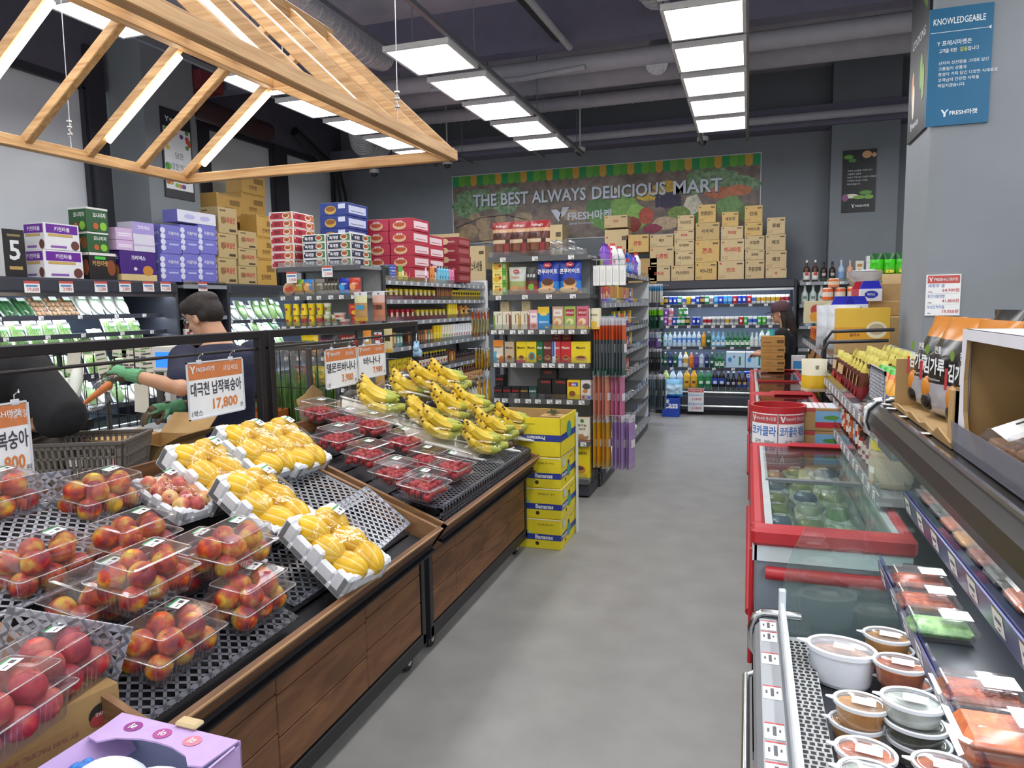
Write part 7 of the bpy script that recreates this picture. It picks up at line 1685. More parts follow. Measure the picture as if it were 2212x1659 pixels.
# noodles and ramen cups
good('bowlp', 'round orange noodle bowl', 'noodle bowl', .12, lambda: MB().lathe([(.04, 0), (.062, .04), (.064, .045), (0, .05)], C('#d9b48c'), 20, TR(0, .05, .065, 0, R_(80))).disc(0, 0, .05, .05, C('#c98a5a'), face((0, .003, .065), (1, 0, 0), (0, .17, 1)), .002).rect(-.04, .04, -.022, .022, C('#c2452f'), face((0, .002, .065), (.9, 0, .35), (-.35, .1, .9)), .003))
for k, (c, c2, nm) in enumerate((('#8fb83a', '#c9853a', 'green noodle pack'), ('#3f86c8', '#d9a060', 'blue noodle pack'), ('#8a8478', '#6f6a5a', 'grey noodle pack'), ('#3a342f', '#6a5f50', 'dark noodle pack'), ('#2338b0', '#3fa0dc', 'deep blue rice noodle pack'), ('#d0402c', '#e8a060', 'orange red noodle pack'))):
 good('nd%d' % k, nm, 'noodle pack', .118 if k not in (3,) else .04, gpouch(.112 if k != 3 else .045, .155, .045, [(0, '#b8b2a8' if k < 4 else c2), (.25, c2 if k < 4 else c), (.8, c)], [('o', .38, .5, .3, .22, c2), ('r', .62, .95, .35, .85, c), ('t', '쌀국수', .6, .6, .12, '#f4f4ee', .6)], 20 + k))
good('cupy', 'yellow ramen cup', 'ramen cup', .078, gcup(.036, .105, '#e8cf1f', '#d9cdb0')); good('cupyf', 'upside down yellow ramen cup', 'ramen cup', .078, gcup(.036, .105, '#e8cf1f', '#d9cdb0', None, True)); good('cupr', 'red and yellow ramen cup', 'ramen cup', .078, gcup(.036, .105, '#d8b23a', '#d9cdb0', '#b8484a')); good('cupw', 'white and green ramen cup', 'ramen cup', .078, gcup(.036, .105, '#dcdcc0', '#e6e2d0', '#9fb87a')); good('bowlw', 'white noodle bowl', 'noodle bowl', .12, gcup(.056, .06, '#e4ddd4', '#ece6de', '#d8a89a'))
good('sanbox', 'red and yellow snack box', 'snack box', .10, gbox(.095, .10, .08, '#c8322a', [('t', 'SAN', .5, .62, .2, '#f0c93a'), ('o', .6, .2, .3, .2, '#f0b83a')]))
good('sesame', 'yellow sesame ramen multipack', 'ramen pack', .2, gpouch(.19, .2, .08, [(0, '#e0a83a'), (.4, '#ecc61f')], [('t', '참깨라면', .5, .6, .2, '#3f8a2c', .8), ('o', .5, .25, .35, .16, '#c9722c')], 31)); good('blackr', 'black and pink ramen multipack', 'ramen pack', .2, gpouch(.19, .2, .08, [(0, '#2b2328'), (.2, '#b0402f'), (.4, '#2b2328')], [('t', '불닭볶음면', .5, .6, .2, '#d8527a', .85), ('o', .5, .3, .2, .16, '#2b2328')], 32)); good('redr', 'red ramen multipack', 'ramen pack', .2, gpouch(.19, .2, .08, [(0, '#b83a24'), (.5, '#8f241c')], [('t', '신라면', .5, .7, .2, '#f2e6da', .7), ('o', .5, .35, .36, .2, '#d9772c')], 33)); good('beiger', 'beige noodle multipack', 'ramen pack', .2, gpouch(.19, .2, .08, [(0, '#c9b892')], [('t', 'N', .3, .6, .14, '#c23a2c'), ('o', .6, .35, .2, .16, '#b09a6a')], 34))
W2_ = "the ramen end cap's %s shelf"
row(G1, 1.737, .02, ['bowlp', 'nd0', 'nd1', 'nd2', ('nd3', 4), 'nd4', 'nd5'], W2_ % 'second', .04, -.004)
row(G1, 1.457, .03, ['cupy', 'cupyf', 'cupr', 'cupyf', 'cupr', 'cupw', 'cupw', 'bowlw', 'sanbox'], W2_ % 'third', .04, .006)
for k, (kk, x) in enumerate((('cupy', .07), ('cupyf', .16), ('cupyf', .25), ('cupy', .42), ('cupy', .33), ('cupw', .50))): place(kk, G1 @ TR(x, .035, 1.563), '%s in the upper layer of cups, %s from the left' % (G_[kk][0], nth(k)), 'upper ramen cups')
place('bowlw', G1 @ TR(.63, .03, 1.518), 'white noodle bowl stacked on another beside the ramen cups'); place('sanbox', G1 @ TR(.77, .03, 1.558), 'red and yellow snack box stacked at the right end of the cups')
row(G1, 1.172, .18, ['sesame', 'blackr', 'redr'], W2_ % 'fourth', .05, .01)
row(G1, .882, .05, ['redr', 'sesame', 'redr', 'beiger'], W2_ % 'fifth', .05, .005); row(G1, .552, .05, ['beiger', 'redr', 'beiger', 'redr'], W2_ % 'sixth', .05, .005)
def flat(c1, c2, word):
 def f():
  w, h, d = .25, .072, .36; m = MB().cbox(-w / 2, w / 2, 0, d, 0, h, C('#e6e2de'), .003)
  for F, ww in ((FR(w), w), (FRT(w, d), d)):
   m.rect(.01, ww - .01, .008, h - .008, C(c1), F, .0005); m.rect(ww * .58, ww - .01, .008, h - .008, C(c2), F, .0008); m.disc(ww * .72, h * .5, ww * .15, h * .36, C('#e9dccb'), F, .0011); m.disc(ww * .72, h * .54, ww * .12, h * .24, C('#a8552f'), F, .0014); m.text(word, ww * .30, h * .25, h * .45, C('#f2ecea') if c1 != '#b02f3c' else C('#2a1a1c'), F, .0012, .03, wmax=ww * .42); m.disc(ww * .08, h * .72, .008, .008, C('#e6e2de'), F, .0012)
  return m
 return f
good('flatr', 'flat red ramen carton', 'ramen carton', .255, flat('#b02f3c', '#c8703a', '김치')); good('flatg', 'flat dark green ramen carton', 'ramen carton', .255, flat('#2b3350', '#3f7a4a', '육개장'))
for k in range(7): place('flatr', TR(-4.145 + .004 * (k % 3), 5.74, 2.002 + .0735 * k, R_(0 if k < 4 else 2)), 'flat red ramen carton in the left stack, %s from the bottom' % nth(k), 'red ramen cartons')
for c in range(2):
 for k in range(4): place('flatg', TR(-3.80 + .262 * c, 5.74, 2.002 + .0735 * k, R_(-1 + c)), 'flat dark green ramen carton, %s stack, %s from the bottom' % (('left', 'right')[c], nth(k)), 'dark green ramen cartons')
def cart(key, desc, w, h, d, col, front, side=None, cat='carton'): good(key, desc, cat, w + .01, gbox(w, h, d, col, front, side))
cart('blucup', 'blue noodle cup carton', .30, .125, .42, '#2b3f86', [('o', .4, .42, .22, .34, '#c9a24a'), ('o', .4, .5, .18, .2, '#8a5a2c'), ('r', .7, .96, .5, .88, '#c9d2e6')], [('r', .1, .9, .2, .8, '#c3cde2'), ('r', .2, .8, .35, .4, '#2b3f86')]); cart('redcup', 'red noodle cup carton', .26, .125, .42, '#b23145', [('o', .45, .42, .3, .34, '#d8b48a'), ('o', .45, .5, .24, .2, '#b8502c'), ('t', '왕뚜껑', .45, .62, .2, '#f2e0e0', .6)], [('r', .1, .9, .2, .8, '#e6cfd2'), ('r', .2, .8, .35, .4, '#b23145')]); cart('darkred', 'dark red noodle bowl carton', .24, .105, .40, '#8a2a35', [('o', .3, .5, .2, .34, '#c9b48a'), ('t', '짜파게티', .65, .35, .22, '#e0c8c0', .5)], [('r', .1, .9, .25, .75, '#a85a5f')])
def stack(key, x, y, z, n, h, what, rz=0, grp=None):
 for k in range(n): place(key, TR(x + .005 * ((k * 7) % 3 - 1), y, z + h * k, R_(rz)), '%s %s, %s from the bottom' % (G_[key][0], what, nth(k)), grp or 'stack ' + what)
stack('blucup', -3.95, 6.32, 1.903, 6, .127, 'behind the flat ramen cartons', 0)
stack('redcup', -3.72, 6.80, 1.903, 5, .127, 'in the first tall pink stack'); stack('redcup', -3.45, 6.80, 1.903, 5, .127, 'in the second tall pink stack'); stack('redcup', -3.5, 7.3, 1.903, 4, .127, 'behind the tall pink stacks')
stack('darkred', -3.66, 7.95, 1.903, 5, .107, 'in the left dark red stack'); stack('darkred', -3.41, 7.95, 1.903, 5, .107, 'in the right dark red stack')
def pet(key, desc, r, h, col, cap, lab, st='pet', l2=None, cl=False, cat='bottle'): good(key, desc, cat, 2 * r + .004, gbottle(r, h, col, cap, lab, st, l2, cl))
pet('mayo', 'yellow mustard bottle', .028, .19, '#e6c81f', '#e6c81f', '#f0d84a', 'tube'); pet('mayo2', 'cream mayonnaise bottle', .032, .19, '#e6dfc4', '#6a9a3a', '#ece6d0', 'tube', '#7fa84a'); pet('mayo3', 'pale blue capped dressing bottle', .032, .19, '#e3e6e6', '#a9bccf', '#eef0f0', 'tube', '#c9738a'); pet('soy', 'dark soy sauce bottle with yellow cap', .033, .19, '#2a1a16', '#e0cf2c', '#d9d4c4', 'sauce', '#a83a2c'); pet('oil', 'brown oil bottle with yellow cap', .034, .24, '#5a2c18', '#d9b52c', '#c9a06a', 'sauce', '#b8482c'); pet('blk', 'thin dark sauce bottle', .02, .15, '#221a1c', '#2a2226', '#6a4a3a', 'soju'); pet('whb', 'milky rice drink bottle', .036, .22, '#d9d6c6', '#e9e6da', '#e6e2d0', 'pet')
good('disp', 'open display box of yellow packets', 'display box', .105, lambda: MB().poly([(-.048, 0, 0), (-.048, .12, 0), (-.048, .12, .15), (-.048, .05, .13), (-.048, .0, .05)], C('#8a7d66')).poly([(.048, 0, 0), (.048, 0, .05), (.048, .05, .13), (.048, .12, .15), (.048, .12, 0)], C('#8a7d66')).box(-.048, .048, 0, .003, 0, .045, C('#a8384a')).box(-.03, .034, .01, .10, .0, .11, C('#e0c62c')).rect(.01, .05, .03, .09, C('#f2ead0'), face((-.03, .0095, 0), (1, 0, 0), (0, 0, 1))))
good('dispr', 'open display box of red packets', 'display box', .105, lambda: MB().poly([(-.048, 0, 0), (-.048, .12, 0), (-.048, .12, .15), (-.048, .05, .13), (-.048, .0, .05)], C('#8a7d66')).poly([(.048, 0, 0), (.048, 0, .05), (.048, .05, .13), (.048, .12, .15), (.048, .12, 0)], C('#8a7d66')).box(-.048, .048, 0, .003, 0, .045, C('#a8384a')).box(-.03, .034, .01, .10, .0, .12, C('#b8283a')).rect(.01, .05, .03, .09, C('#f2ead0'), face((-.03, .0095, 0), (1, 0, 0), (0, 0, 1))))
good('ypack', 'yellow flour packet', 'packet', .07, gbox(.065, .12, .06, '#dcc42c', [('r', .1, .9, .55, .8, '#3a3020'), ('o', .5, .3, .3, .2, '#b8783a')])); good('ybig', 'yellow curry box', 'packet', .115, gbox(.11, .155, .07, '#e6cf2c', [('t', '오뚜기', .5, .6, .16, '#b8322c'), ('o', .5, .26, .28, .2, '#d9862c'), ('r', 0, 1, 0, .05, '#b8505a')])); good('bpack', 'brown seasoning packet', 'packet', .05, gbox(.045, .15, .05, '#6a4a34', [('r', .1, .9, .3, .7, '#b8784a'), ('o', .5, .2, .3, .08, '#d9b48a')])); good('tpack', 'teal seasoning packet', 'packet', .06, gbox(.055, .14, .05, '#4a9a8a', [('r', .1, .9, .3, .7, '#d9e0d0')])); good('orpack', 'orange seasoning packet', 'packet', .06, gbox(.055, .15, .05, '#d98a4a', [('r', .1, .9, .3, .7, '#e6c8a0'), ('o', .5, .2, .3, .1, '#8a4a34')])); good('choc', 'tall brown stick box', 'packet', .07, gbox(.065, .17, .05, '#6a4830', [('r', .2, .8, .2, .8, '#c98a2c')]))
pet('shor', 'orange shampoo pump bottle', .03, .215, '#dc8c3c', '#2a2a2c', '#e39a4c', 'pump', '#b0622c'); pet('shbl', 'light blue shampoo pump bottle', .03, .20, '#62b8d8', '#2a2a2c', '#7cc6e0', 'pump', '#3a86a8'); pet('shpk', 'pink shampoo pump bottle', .032, .20, '#df7fa4', '#5a2a44', '#e890b2', 'pump', '#b05078'); pet('shye', 'yellow shampoo pump bottle', .03, .21, '#e6bf3c', '#3a2f14', '#ecd06a', 'pump', '#f2ead0'); pet('shwh', 'white lotion bottle with a red mark', .045, .17, '#e9e9f0', '#e9e9f0', '#f2f2f6', 'jar', '#c8485a')
good('penck', 'blue toothpaste box stack', 'toothpaste boxes', .15, gbox(.14, .16, .1, '#4a63b8', [('r', 0, 1, .1 + .18 * k, .12 + .18 * k, '#dfe4f2') for k in range(5)] + [('t', 'PERIOE', .5, .22, .1, '#f2f4fa', .7), ('t', 'PERIOE', .5, .58, .1, '#f2f4fa', .7)])); good('dkgr', 'dark green toothpaste pack', 'toothpaste boxes', .10, gbox(.095, .15, .08, '#4a6a4f', [('r', .1, .35, .2, .85, '#2a2f2c'), ('r', .4, .62, .2, .85, '#2a2f2c'), ('r', .68, .9, .2, .85, '#2a2f2c'), ('o', .22, .12, .1, .06, '#d9e0d8')])); good('soap', 'yellow soap pack', 'soap', .12, gbox(.115, .06, .06, '#e6d86a', [('r', .3, .7, .3, .7, '#f2ecc8')])); good('gsoap', 'yellow green wash pouch', 'wash pouch', .11, gpouch(.105, .16, .05, [(0, '#d8d85a'), (.6, '#5a9a4a')], [('o', .5, .5, .25, .2, '#f2f2e0')], 40)); good('bsoap', 'small pale blue box', 'soap', .07, gbox(.066, .06, .06, '#a9c8e6'))
W3_ = "the sauce shelving's %s shelf"
row(G1S, 1.877, .06, ['dkgr', 'penck', .02, 'gsoap', 'soap', 'gsoap', 'shye', 'shye', 'shwh', 'shor', 'shor', 'shor', .01, 'bsoap', 'shbl', 'shbl', 'shbl', 'shbl', 'shpk', 'shpk', 'shpk', 'shpk', 'shwh', 'shwh', 'shwh'], W3_ % 'top', .04, .012, 2.2)
row(G1S, 1.692, .02, ['disp'] * 11 + [('bpack', 8), ('ypack', 12)], W3_ % 'second', .03, .008, 2.66); row(G1S, 1.477, .02, ['dispr'] * 6 + ['disp'] * 7 + [('mayo', 4), 'dispr', 'orpack', 'ypack', 'orpack', 'ypack'], W3_ % 'third', .03, .012, 2.66)
row(G1S, 1.217, .0, [('bpack', 2), 'orpack', 'orpack', 'tpack', 'tpack', .1, ('bpack', 7), 'orpack', 'tpack', 'orpack', ('mayo', 3), ('mayo2', 4), ('mayo3', 8), ('orpack', 5)], W3_ % 'fourth', .03, .010, 2.66); row(G1S, .937, .0, [('ybig', 5), ('soy', 11), 'choc', 'choc', 'orpack', 'choc', ('blk', 22), ('orpack', 6)], W3_ % 'fifth', .03, .008, 2.66)
row(G1S, .652, .0, [('ypack', 8), ('orpack', 9), ('whb', 8), ('oil', 10), ('blk', 6)], W3_ % 'sixth', .03, .010, 2.66); row(G1S, .382, .0, [('orpack', 6), ('oil', 6), ('soy', 14), ('whb', 5)], W3_ % 'seventh', .03, .014, 2.66)
# household goods on the right side of the coffee end cap
pet('jugw', 'white bleach jug with red cap', .055, .25, '#eceee6', '#d8484a', None, 'jug'); pet('purp', 'purple softener bottle', .04, .22, '#7a4ab8', '#5a3090', '#8f62c8', 'sauce'); pet('magn', 'magenta softener bottle', .04, .21, '#c23a86', '#c23a86', '#d85a9c', 'sauce'); pet('wpnk', 'white softener bottle with pink cap', .045, .20, '#e3e3ee', '#d85a78', '#d9d9ea', 'sauce', '#c8687a'); pet('bluc', 'blue detergent bottle', .04, .2, '#2f5fc8', '#2f5fc8', '#6f9be0', 'sauce', '#e9eef8')
good('detb', 'blue and red detergent pouch', 'detergent', .13, gpouch(.125, .22, .06, [(0, '#5f8fe0'), (.5, '#b8434f'), (.7, '#1f43b0')], [('o', .5, .3, .25, .14, '#e9eef8')], 50)); good('lime', 'lime green sponge pack', 'sponge', .11, gbox(.105, .075, .05, '#a9cf3a', [('r', 0, 1, 0, .12, '#2f4fa8'), ('t', '수세미', .5, .5, .25, '#4a6a2c', .6)])); good('pinkp', 'pink household pack', 'household pack', .10, gbox(.095, .14, .06, '#b8566a', [('r', .1, .9, .3, .6, '#e6c8b8')])); good('wood_', 'wooden kitchen tool pack', 'household pack', .11, gbox(.105, .16, .06, '#c08a4c', [('r', .1, .9, .1, .2, '#d9d2c0')])); good('grnp', 'green scrubber pack', 'household pack', .10, gbox(.095, .15, .06, '#2f7a4a', [('o', .3, .7, .15, .14, '#d9c8a0'), ('o', .7, .7, .15, .14, '#d9c8a0'), ('o', .3, .3, .15, .14, '#d9a05a')])); good('blup', 'blue cleaning pack', 'household pack', .11, gbox(.105, .15, .06, '#2f5fb8', [('r', .1, .9, .5, .8, '#d9e3f2'), ('o', .5, .25, .3, .16, '#c8384a')])); good('yelp', 'yellow glove pack', 'household pack', .09, gbox(.085, .18, .03, '#d9c23a', [('r', .1, .9, .1, .3, '#b8402f')])); good('redbag', 'red wipes pack', 'wipes', .16, gpouch(.15, .11, .09, [(0, '#c23038')], [('o', .5, .5, .25, .25, '#e6d9d4')], 55)); good('whbag', 'white wipes pack', 'wipes', .15, gpouch(.145, .10, .09, [(0, '#dfe3d8')], [('o', .5, .5, .25, .25, '#8fb86a')], 56)); good('alps', 'blue fabric spray pouch', 'household pack', .12, gpouch(.115, .18, .06, [(0, '#2f7fc8'), (.5, '#1f5fb0'), (.8, '#6fc83a')], [('t', 'ALPS', .5, .3, .14, '#f2f6fa')], 57)); good('orx', 'orange cleaning pack', 'household pack', .09, gbox(.085, .15, .05, '#d9622c', [('r', .1, .9, .4, .7, '#e9c8a0')]))
W4 = "the household shelving's %s shelf"
row(G2S, 1.932, .02, ['lime', 'purp', 'purp', 'magn', 'wpnk', 'jugw', 'bluc', 'detb', 'jugw', 'wpnk', 'detb', .05, 'detb', 'bluc', 'detb', .1, 'purp', 'bluc', 'jugw'], W4 % 'top', .012, .015, 2.95)
row(G2S, 1.622, .02, ['pinkp', 'pinkp', 'orx', 'pinkp', 'wood_', 'wood_', 'wood_', 'yelp', 'wood_', 'wood_', 'pinkp', 'wood_', 'wood_', 'blup', 'wood_'], W4 % 'second', .012, .02, 2.95); row(G2S, 1.362, .02, ['grnp', 'grnp', 'pinkp', 'grnp', 'blup', 'yelp', 'blup', 'yelp', 'orx', 'orx', 'yelp', 'blup', 'orx', 'yelp'], W4 % 'third', .012, .03, 2.95)
row(G2S, 1.122, .02, ['blup', 'blup', 'redbag', 'alps', 'yelp', .1, 'blup', 'yelp', .2, 'blup', 'orx', 'blup', 'yelp'], W4 % 'fourth', .012, .03, 2.95); row(G2S, .882, .02, ['blup', 'pinkp', 'grnp', 'grnp', 'yelp', .1, 'orx', 'pinkp', .1, 'orx', 'grnp', 'pinkp', 'orx'], W4 % 'fifth', .012, .03, 2.95); row(G2S, .622, .02, ['orx', 'grnp', 'grnp', 'orx', 'orx', .1, 'grnp', 'orx', 'grnp', 'orx', 'pinkp'], W4 % 'sixth', .012, .03, 2.95); row(G2S, .382, .02, ['grnp', 'grnp', 'grnp', .05, 'orx', 'grnp', .1, 'lime', 'pinkp'], W4 % 'seventh', .012, .03, 2.95); row(G2S, .152, .04, ['alps', 'alps', .1, 'whbag', 'whbag', 'redbag', 'redbag', .1, 'redbag', 'whbag', 'redbag', 'whbag'], W4 % 'lowest', .012, .03, 2.95)
t = thing('packet_rack', 'black wire hook panel on the right side of the coffee end cap', 'hook panel', TR())
m = MB()
for k in range(9): m.cyl((-1.225, 5.76 + .047 * k, .12), (-1.225, 5.76 + .047 * k, 2.0), .003, black_metal, 5, False)
for k in range(24): m.cyl((-1.225, 5.76, .14 + .08 * k), (-1.225, 6.14, .14 + .08 * k), .003, black_metal, 5, False)
put('grid', m, parent=t)
for z in (1.93, 1.50, 1.08, .69):
 for y in (5.84, 6.02): put('hook', MB().cyl((-1.225, y, z), (-.9, y, z), .003, wire_m, 6), parent=t)
def hang(key, desc, w, h, c1, c2, c3, d=.018, mark=None): good(key, desc, 'hanging packet', w, lambda: pouch(w, h, d, [(0, C(c3)), (.12, C(c2)), (.62, C(c1)), (.9, C('#d9d9de'))], wave=.15, seed=hash(key) % 97 if False else len(key), nx=4, ny=8).disc(0, h * .93, .008, .008, C('#3a3a3e'), face((0, -d / 2, 0), (1, 0, 0), (0, 0, 1)), .002).rect(-w * .3, w * .3, h * .4, h * .55, C(mark or '#f2f2f2'), face((0, -d / 2, 0), (1, 0, 0), (0, 0, 1)), .0015))
hang('h_org', 'orange topped white and grey packet', .14, .47, '#d9643a', '#6f767a', '#4a6f66'); hang('h_sal', 'salmon rubber glove packet', .14, .42, '#d99a82', '#d98f78', '#d9a892'); hang('h_pnk', 'pink rubber glove packet', .14, .42, '#cf86a4', '#d07a9c', '#cf94ae'); hang('h_yel', 'yellow rubber glove packet', .14, .44, '#d9a82c', '#e0a52a', '#d9b04a'); hang('h_pur', 'purple rubber glove packet', .16, .46, '#b08fc4', '#b597c8', '#bfa8cc')
def hangrow(key, n, x0, dx, y, z, what, dy=.0):
 h = G_[key][2]
 for k in range(n): place(key, TR(x0 + dx * k, y + dy * k, z, R_(82 + RND.uniform(-6, 6))), '%s %s, %s from the hook panel' % (G_[key][0], what, nth(k)), 'hanging ' + what)
hangrow('h_org', 10, -1.20, .026, 5.84, 1.03, 'in the front row of the long packets'); hangrow('h_org', 4, -1.18, .03, 6.02, 1.04, 'in the rear row of the long packets'); hangrow('h_sal', 4, -1.20, .034, 5.84, .65, 'on the third hook row'); hangrow('h_pnk', 3, -1.06, .034, 5.9, .64, 'on the third hook row'); hangrow('h_yel', 4, -1.20, .035, 5.84, .25, 'on the lowest hook row'); hangrow('h_pur', 6, -1.06, .03, 5.9, .23, 'on the lowest hook row')
good('wbx', 'white hanging box', 'hanging packet', .05, gbox(.05, .16, .05, '#e9e9e6', [('r', .2, .8, .2, .8, '#dcdcd8')])); [place('wbx', TR(-1.19 + .052 * k, 5.80 + .01 * k, 1.765), 'white hanging box beside the coffee end cap, %s from the left' % nth(k), 'white hanging boxes') for k in range(5)]
hm = MB(); [hm.cyl((-1.19 + .052 * k, 5.825, 1.925), (-1.19 + .052 * k, 5.825, 1.975), .002, wire_m, 5) for k in range(5)]; put('box_hooks', hm.cyl((-1.225, 5.825, 1.975), (-.95, 5.825, 1.975), .004, wire_m, 6), None, 'wire rail the white boxes hang on', 'rail')
hang('h_str', 'orange and green stick packet', .07, .24, '#c8603a', '#a8a070', '#8a6a3a'); hang('h_ban', 'yellow banana snack packet', .08, .20, '#c9a82c', '#b8902a', '#8a6a1f'); hang('h_ylb', 'bright yellow pouch', .09, .26, '#e0ae1f', '#e6b61f', '#d9a21a'); hang('h_red', 'red snack packet', .08, .16, '#b8202c', '#a81f2a', '#8a1a24')
for key, n, z in (('h_str', 6, 1.36), ('h_ban', 5, 1.06), ('h_ylb', 3, .76), ('h_red', 6, .50)):
 for k in range(n): place(key, TR(-2.13 - (.028 if n > 3 else .045) * k, 5.78, z, R_(-80 + RND.uniform(-6, 6))), '%s left of the coffee end cap, %s from it' % (G_[key][0], nth(k)), 'packets left of the end cap')
[put('packet_hook', MB().cyl((-2.115, 5.78, z), (-2.32, 5.78, z), .003, wire_m, 6), None, 'wire hook left of the coffee end cap, %s from the top' % nth(k), 'hook', 'end cap hooks') for k, z in enumerate((1.59, 1.25, 1.01, .65))]
hang('h_pea', 'pale yellow peanut bag with a blue circle', .12, .26, '#dfdcae', '#b8905a', '#d9b04a', .04, '#3f9ac8'); hang('h_nut', 'pink nut bag with a brown circle', .11, .26, '#dcb4a8', '#b8785a', '#c98a7a', .04, '#5a342a'); hang('h_or2', 'orange dried snack bag', .09, .24, '#d98a2c', '#c9a05a', '#b8843a', .03); hang('h_mun', 'cream snack bag', .09, .26, '#cfc08a', '#d9cc9a', '#d9b04a', .03, '#3a3020')
for i, (key, x, z, n) in enumerate((('h_pea', -3.28, 1.50, 3), ('h_nut', -3.10, 1.50, 3), ('h_or2', -3.24, 1.22, 1), ('h_red', -3.13, 1.24, 1), ('h_mun', -3.03, 1.22, 1), ('h_or2', -3.12, .92, 2))):
 for k in range(n): place(key, TR(x - .028 * k, 5.66 + .03 * k, z, R_(-6)), '%s hanging right of the ramen end cap, %s behind the first' % (G_[key][0], nth(k - 1)) if k else '%s at the front right of the ramen end cap, %s hook' % (G_[key][0], nth(i)), 'snack bags by the ramen end cap')
put('packet_hooks', MB().cyl((-3.3, 5.72, 1.76), (-2.98, 5.72, 1.76), .004, wire_m, 6).cyl((-3.3, 5.72, 1.46), (-2.98, 5.72, 1.46), .004, wire_m, 6).cyl((-3.3, 5.72, 1.16), (-2.98, 5.72, 1.16), .004, wire_m, 6).cyl((-3.3, 5.72, .9), (-3.3, 5.72, 1.9), .005, black_metal, 6), None, 'wire hooks at the front right of the ramen end cap', 'hooks')
put('packet_rack', MB().box(-1.30, -1.25, 9.32, 9.62, .05, 1.95, post_m), None, 'dark hook panel past the household shelving, before the cooler', 'hook panel')
for key, de, h, c1, c2, n, z in (('u0', 'blue and white glove packet', .24, '#4f9ac8', '#d9dcd4', 6, 1.62), ('u1', 'green handled utensil packet', .28, '#7fcf2c', '#2a5a4a', 6, 1.28), ('u2', 'purple utensil packet', .2, '#b9c9d8', '#7a5aa0', 5, 1.04), ('u3', 'dark metal utensil packet', .3, '#6a6e72', '#3a3d40', 6, .72), ('u4', 'long grey mesh packet', .46, '#6f7f88', '#5d6c76', 8, .22)):
 hang(key, de, .16, h, c1, c2, c2); put('hook', MB().cyl((-1.25, 9.45, z + h * .93), (-.98, 9.45, z + h * .93), .004, wire_m, 6), None, 'wire hook before the drinks cooler holding the %ss' % de, 'hook')
 for k in range(n): place(key, TR(-1.23 + .03 * k, 9.45, z, R_(82 + RND.uniform(-8, 8))), '%s before the drinks cooler, %s from the panel' % (de, nth(k)), 'utensil packets')
# drinks cooler
def cans(pre, defs):
 for k, (c, b_, m_, nm) in enumerate(defs): good('%s%d' % (pre, k), nm, 'drink can', .066, gcan(.031, .125, c, b_, '#c9ccd0', m_))
cans('c', [('#e0b81f', None, None, 'yellow can'), ('#232a3a', '#c9a04a', None, 'dark can with a gold band'), ('#2447b8', None, '#e9eef6', 'deep blue can'), ('#1f8a4a', '#e9eef0', None, 'green can with a white band'), ('#c9d2d8', '#3f6ab8', None, 'silver can with a blue band'), ('#e3e8ee', '#2f5fc8', None, 'white and blue can'), ('#c22a35', None, '#f0e6e6', 'red can'), ('#2f8fd8', '#7fc0ec', None, 'light blue can'), ('#e6e4dc', '#c9a02c', None, 'white and gold can'), ('#e9e6e2', '#a8303a', None, 'white can with a dark red band'), ('#8a4ab0', None, '#e6dcf0', 'purple can'), ('#dcdcd8', '#8a8f96', None, 'pale silver can'), ('#4fa84a', None, '#d9ecd2', 'bright green can'), ('#e6b9c4', '#d9738a', None, 'pink can')])
pet('wat', 'clear water bottle with blue label', .032, .215, '#cfe4f2', '#e9eef4', '#5f9be6', 'pet', '#dfeaf6'); pet('watb', 'pale blue bottle with lime cap', .032, .21, '#b9d8ec', '#a9d83a', '#dfeef6', 'pet', '#6fb0e0'); pet('ora', 'orange juice bottle with yellow label', .032, .21, '#e09a2c', '#e6c22c', '#e8b02c', 'pet'); pet('sojg', 'green soju bottle', .031, .215, '#1f6a3f', '#2a7a4a', '#dcecdc', 'soju', '#3f8a5a'); pet('sojb', 'pale blue soju bottle', .031, .215, '#7fb9d8', '#6aa0c0', '#dfeef4', 'soju', '#3f86c0'); pet('makg', 'clear rice wine bottle with green cap', .04, .235, '#d3e3e6', '#5fd83a', '#cfe8f4', 'pet', '#5fa0d8'); pet('clr', 'clear slim bottle', .028, .20, '#cdd9d8', '#b9c4c6', '#dfe6e2', 'soju'); pet('wbl', 'clear bottle with dark cap', .034, .22, '#a8bccc', '#4a5a6a', '#c9d9e6', 'pet')
pet('dgr', 'dark green bottle', .033, .215, '#24503f', '#d9dcd8', '#2f6a4a', 'pet', '#d9e3dc'); pet('nav', 'navy bottle with blue cap', .033, .215, '#1c2a52', '#4a7fd0', '#2a3f86', 'pet', '#c9d4ea'); pet('pur', 'purple drink bottle', .033, .21, '#5a3a86', '#e9e6ec', '#6f4a9a', 'pet'); pet('orb', 'orange drink bottle', .033, .21, '#d9722c', '#f0ece6', '#e08a3c', 'pet'); pet('yeb', 'white bottle with yellow cap', .04, .22, '#e6e3d4', '#e6c82c', '#d9a83a', 'pet'); pet('cola', 'dark cola bottle', .045, .285, '#241a1c', '#2a3f9a', '#2a4ab0', 'pet', '#d9e0f0'); pet('beer', 'brown beer bottle', .036, .26, '#3a2216', '#3a5fb0', '#2a3f86', 'soju', '#c9a85a'); pet('beerk', 'black beer bottle', .036, .26, '#1a1a22', '#c9ccd0', '#20242f', 'soju', '#b9bcc4'); pet('bigl', 'big lime green drink bottle', .048, .28, '#c2d97a', '#e6e9e2', '#a9cf4a', 'pet', '#e9f0d8'); pet('bigy', 'big yellow drink bottle', .048, .28, '#e0a82c', '#e8c23a', '#e0b83a', 'pet', '#8a3a24'); pet('bigg', 'big green soda bottle', .048, .28, '#2a7a4f', '#e6eae6', '#2f8a4a', 'pet', '#dff0e2'); pet('bigw', 'big clear water bottle', .048, .28, '#c9dcec', '#5f9be0', '#9fc3ea', 'pet', '#e3eef8')
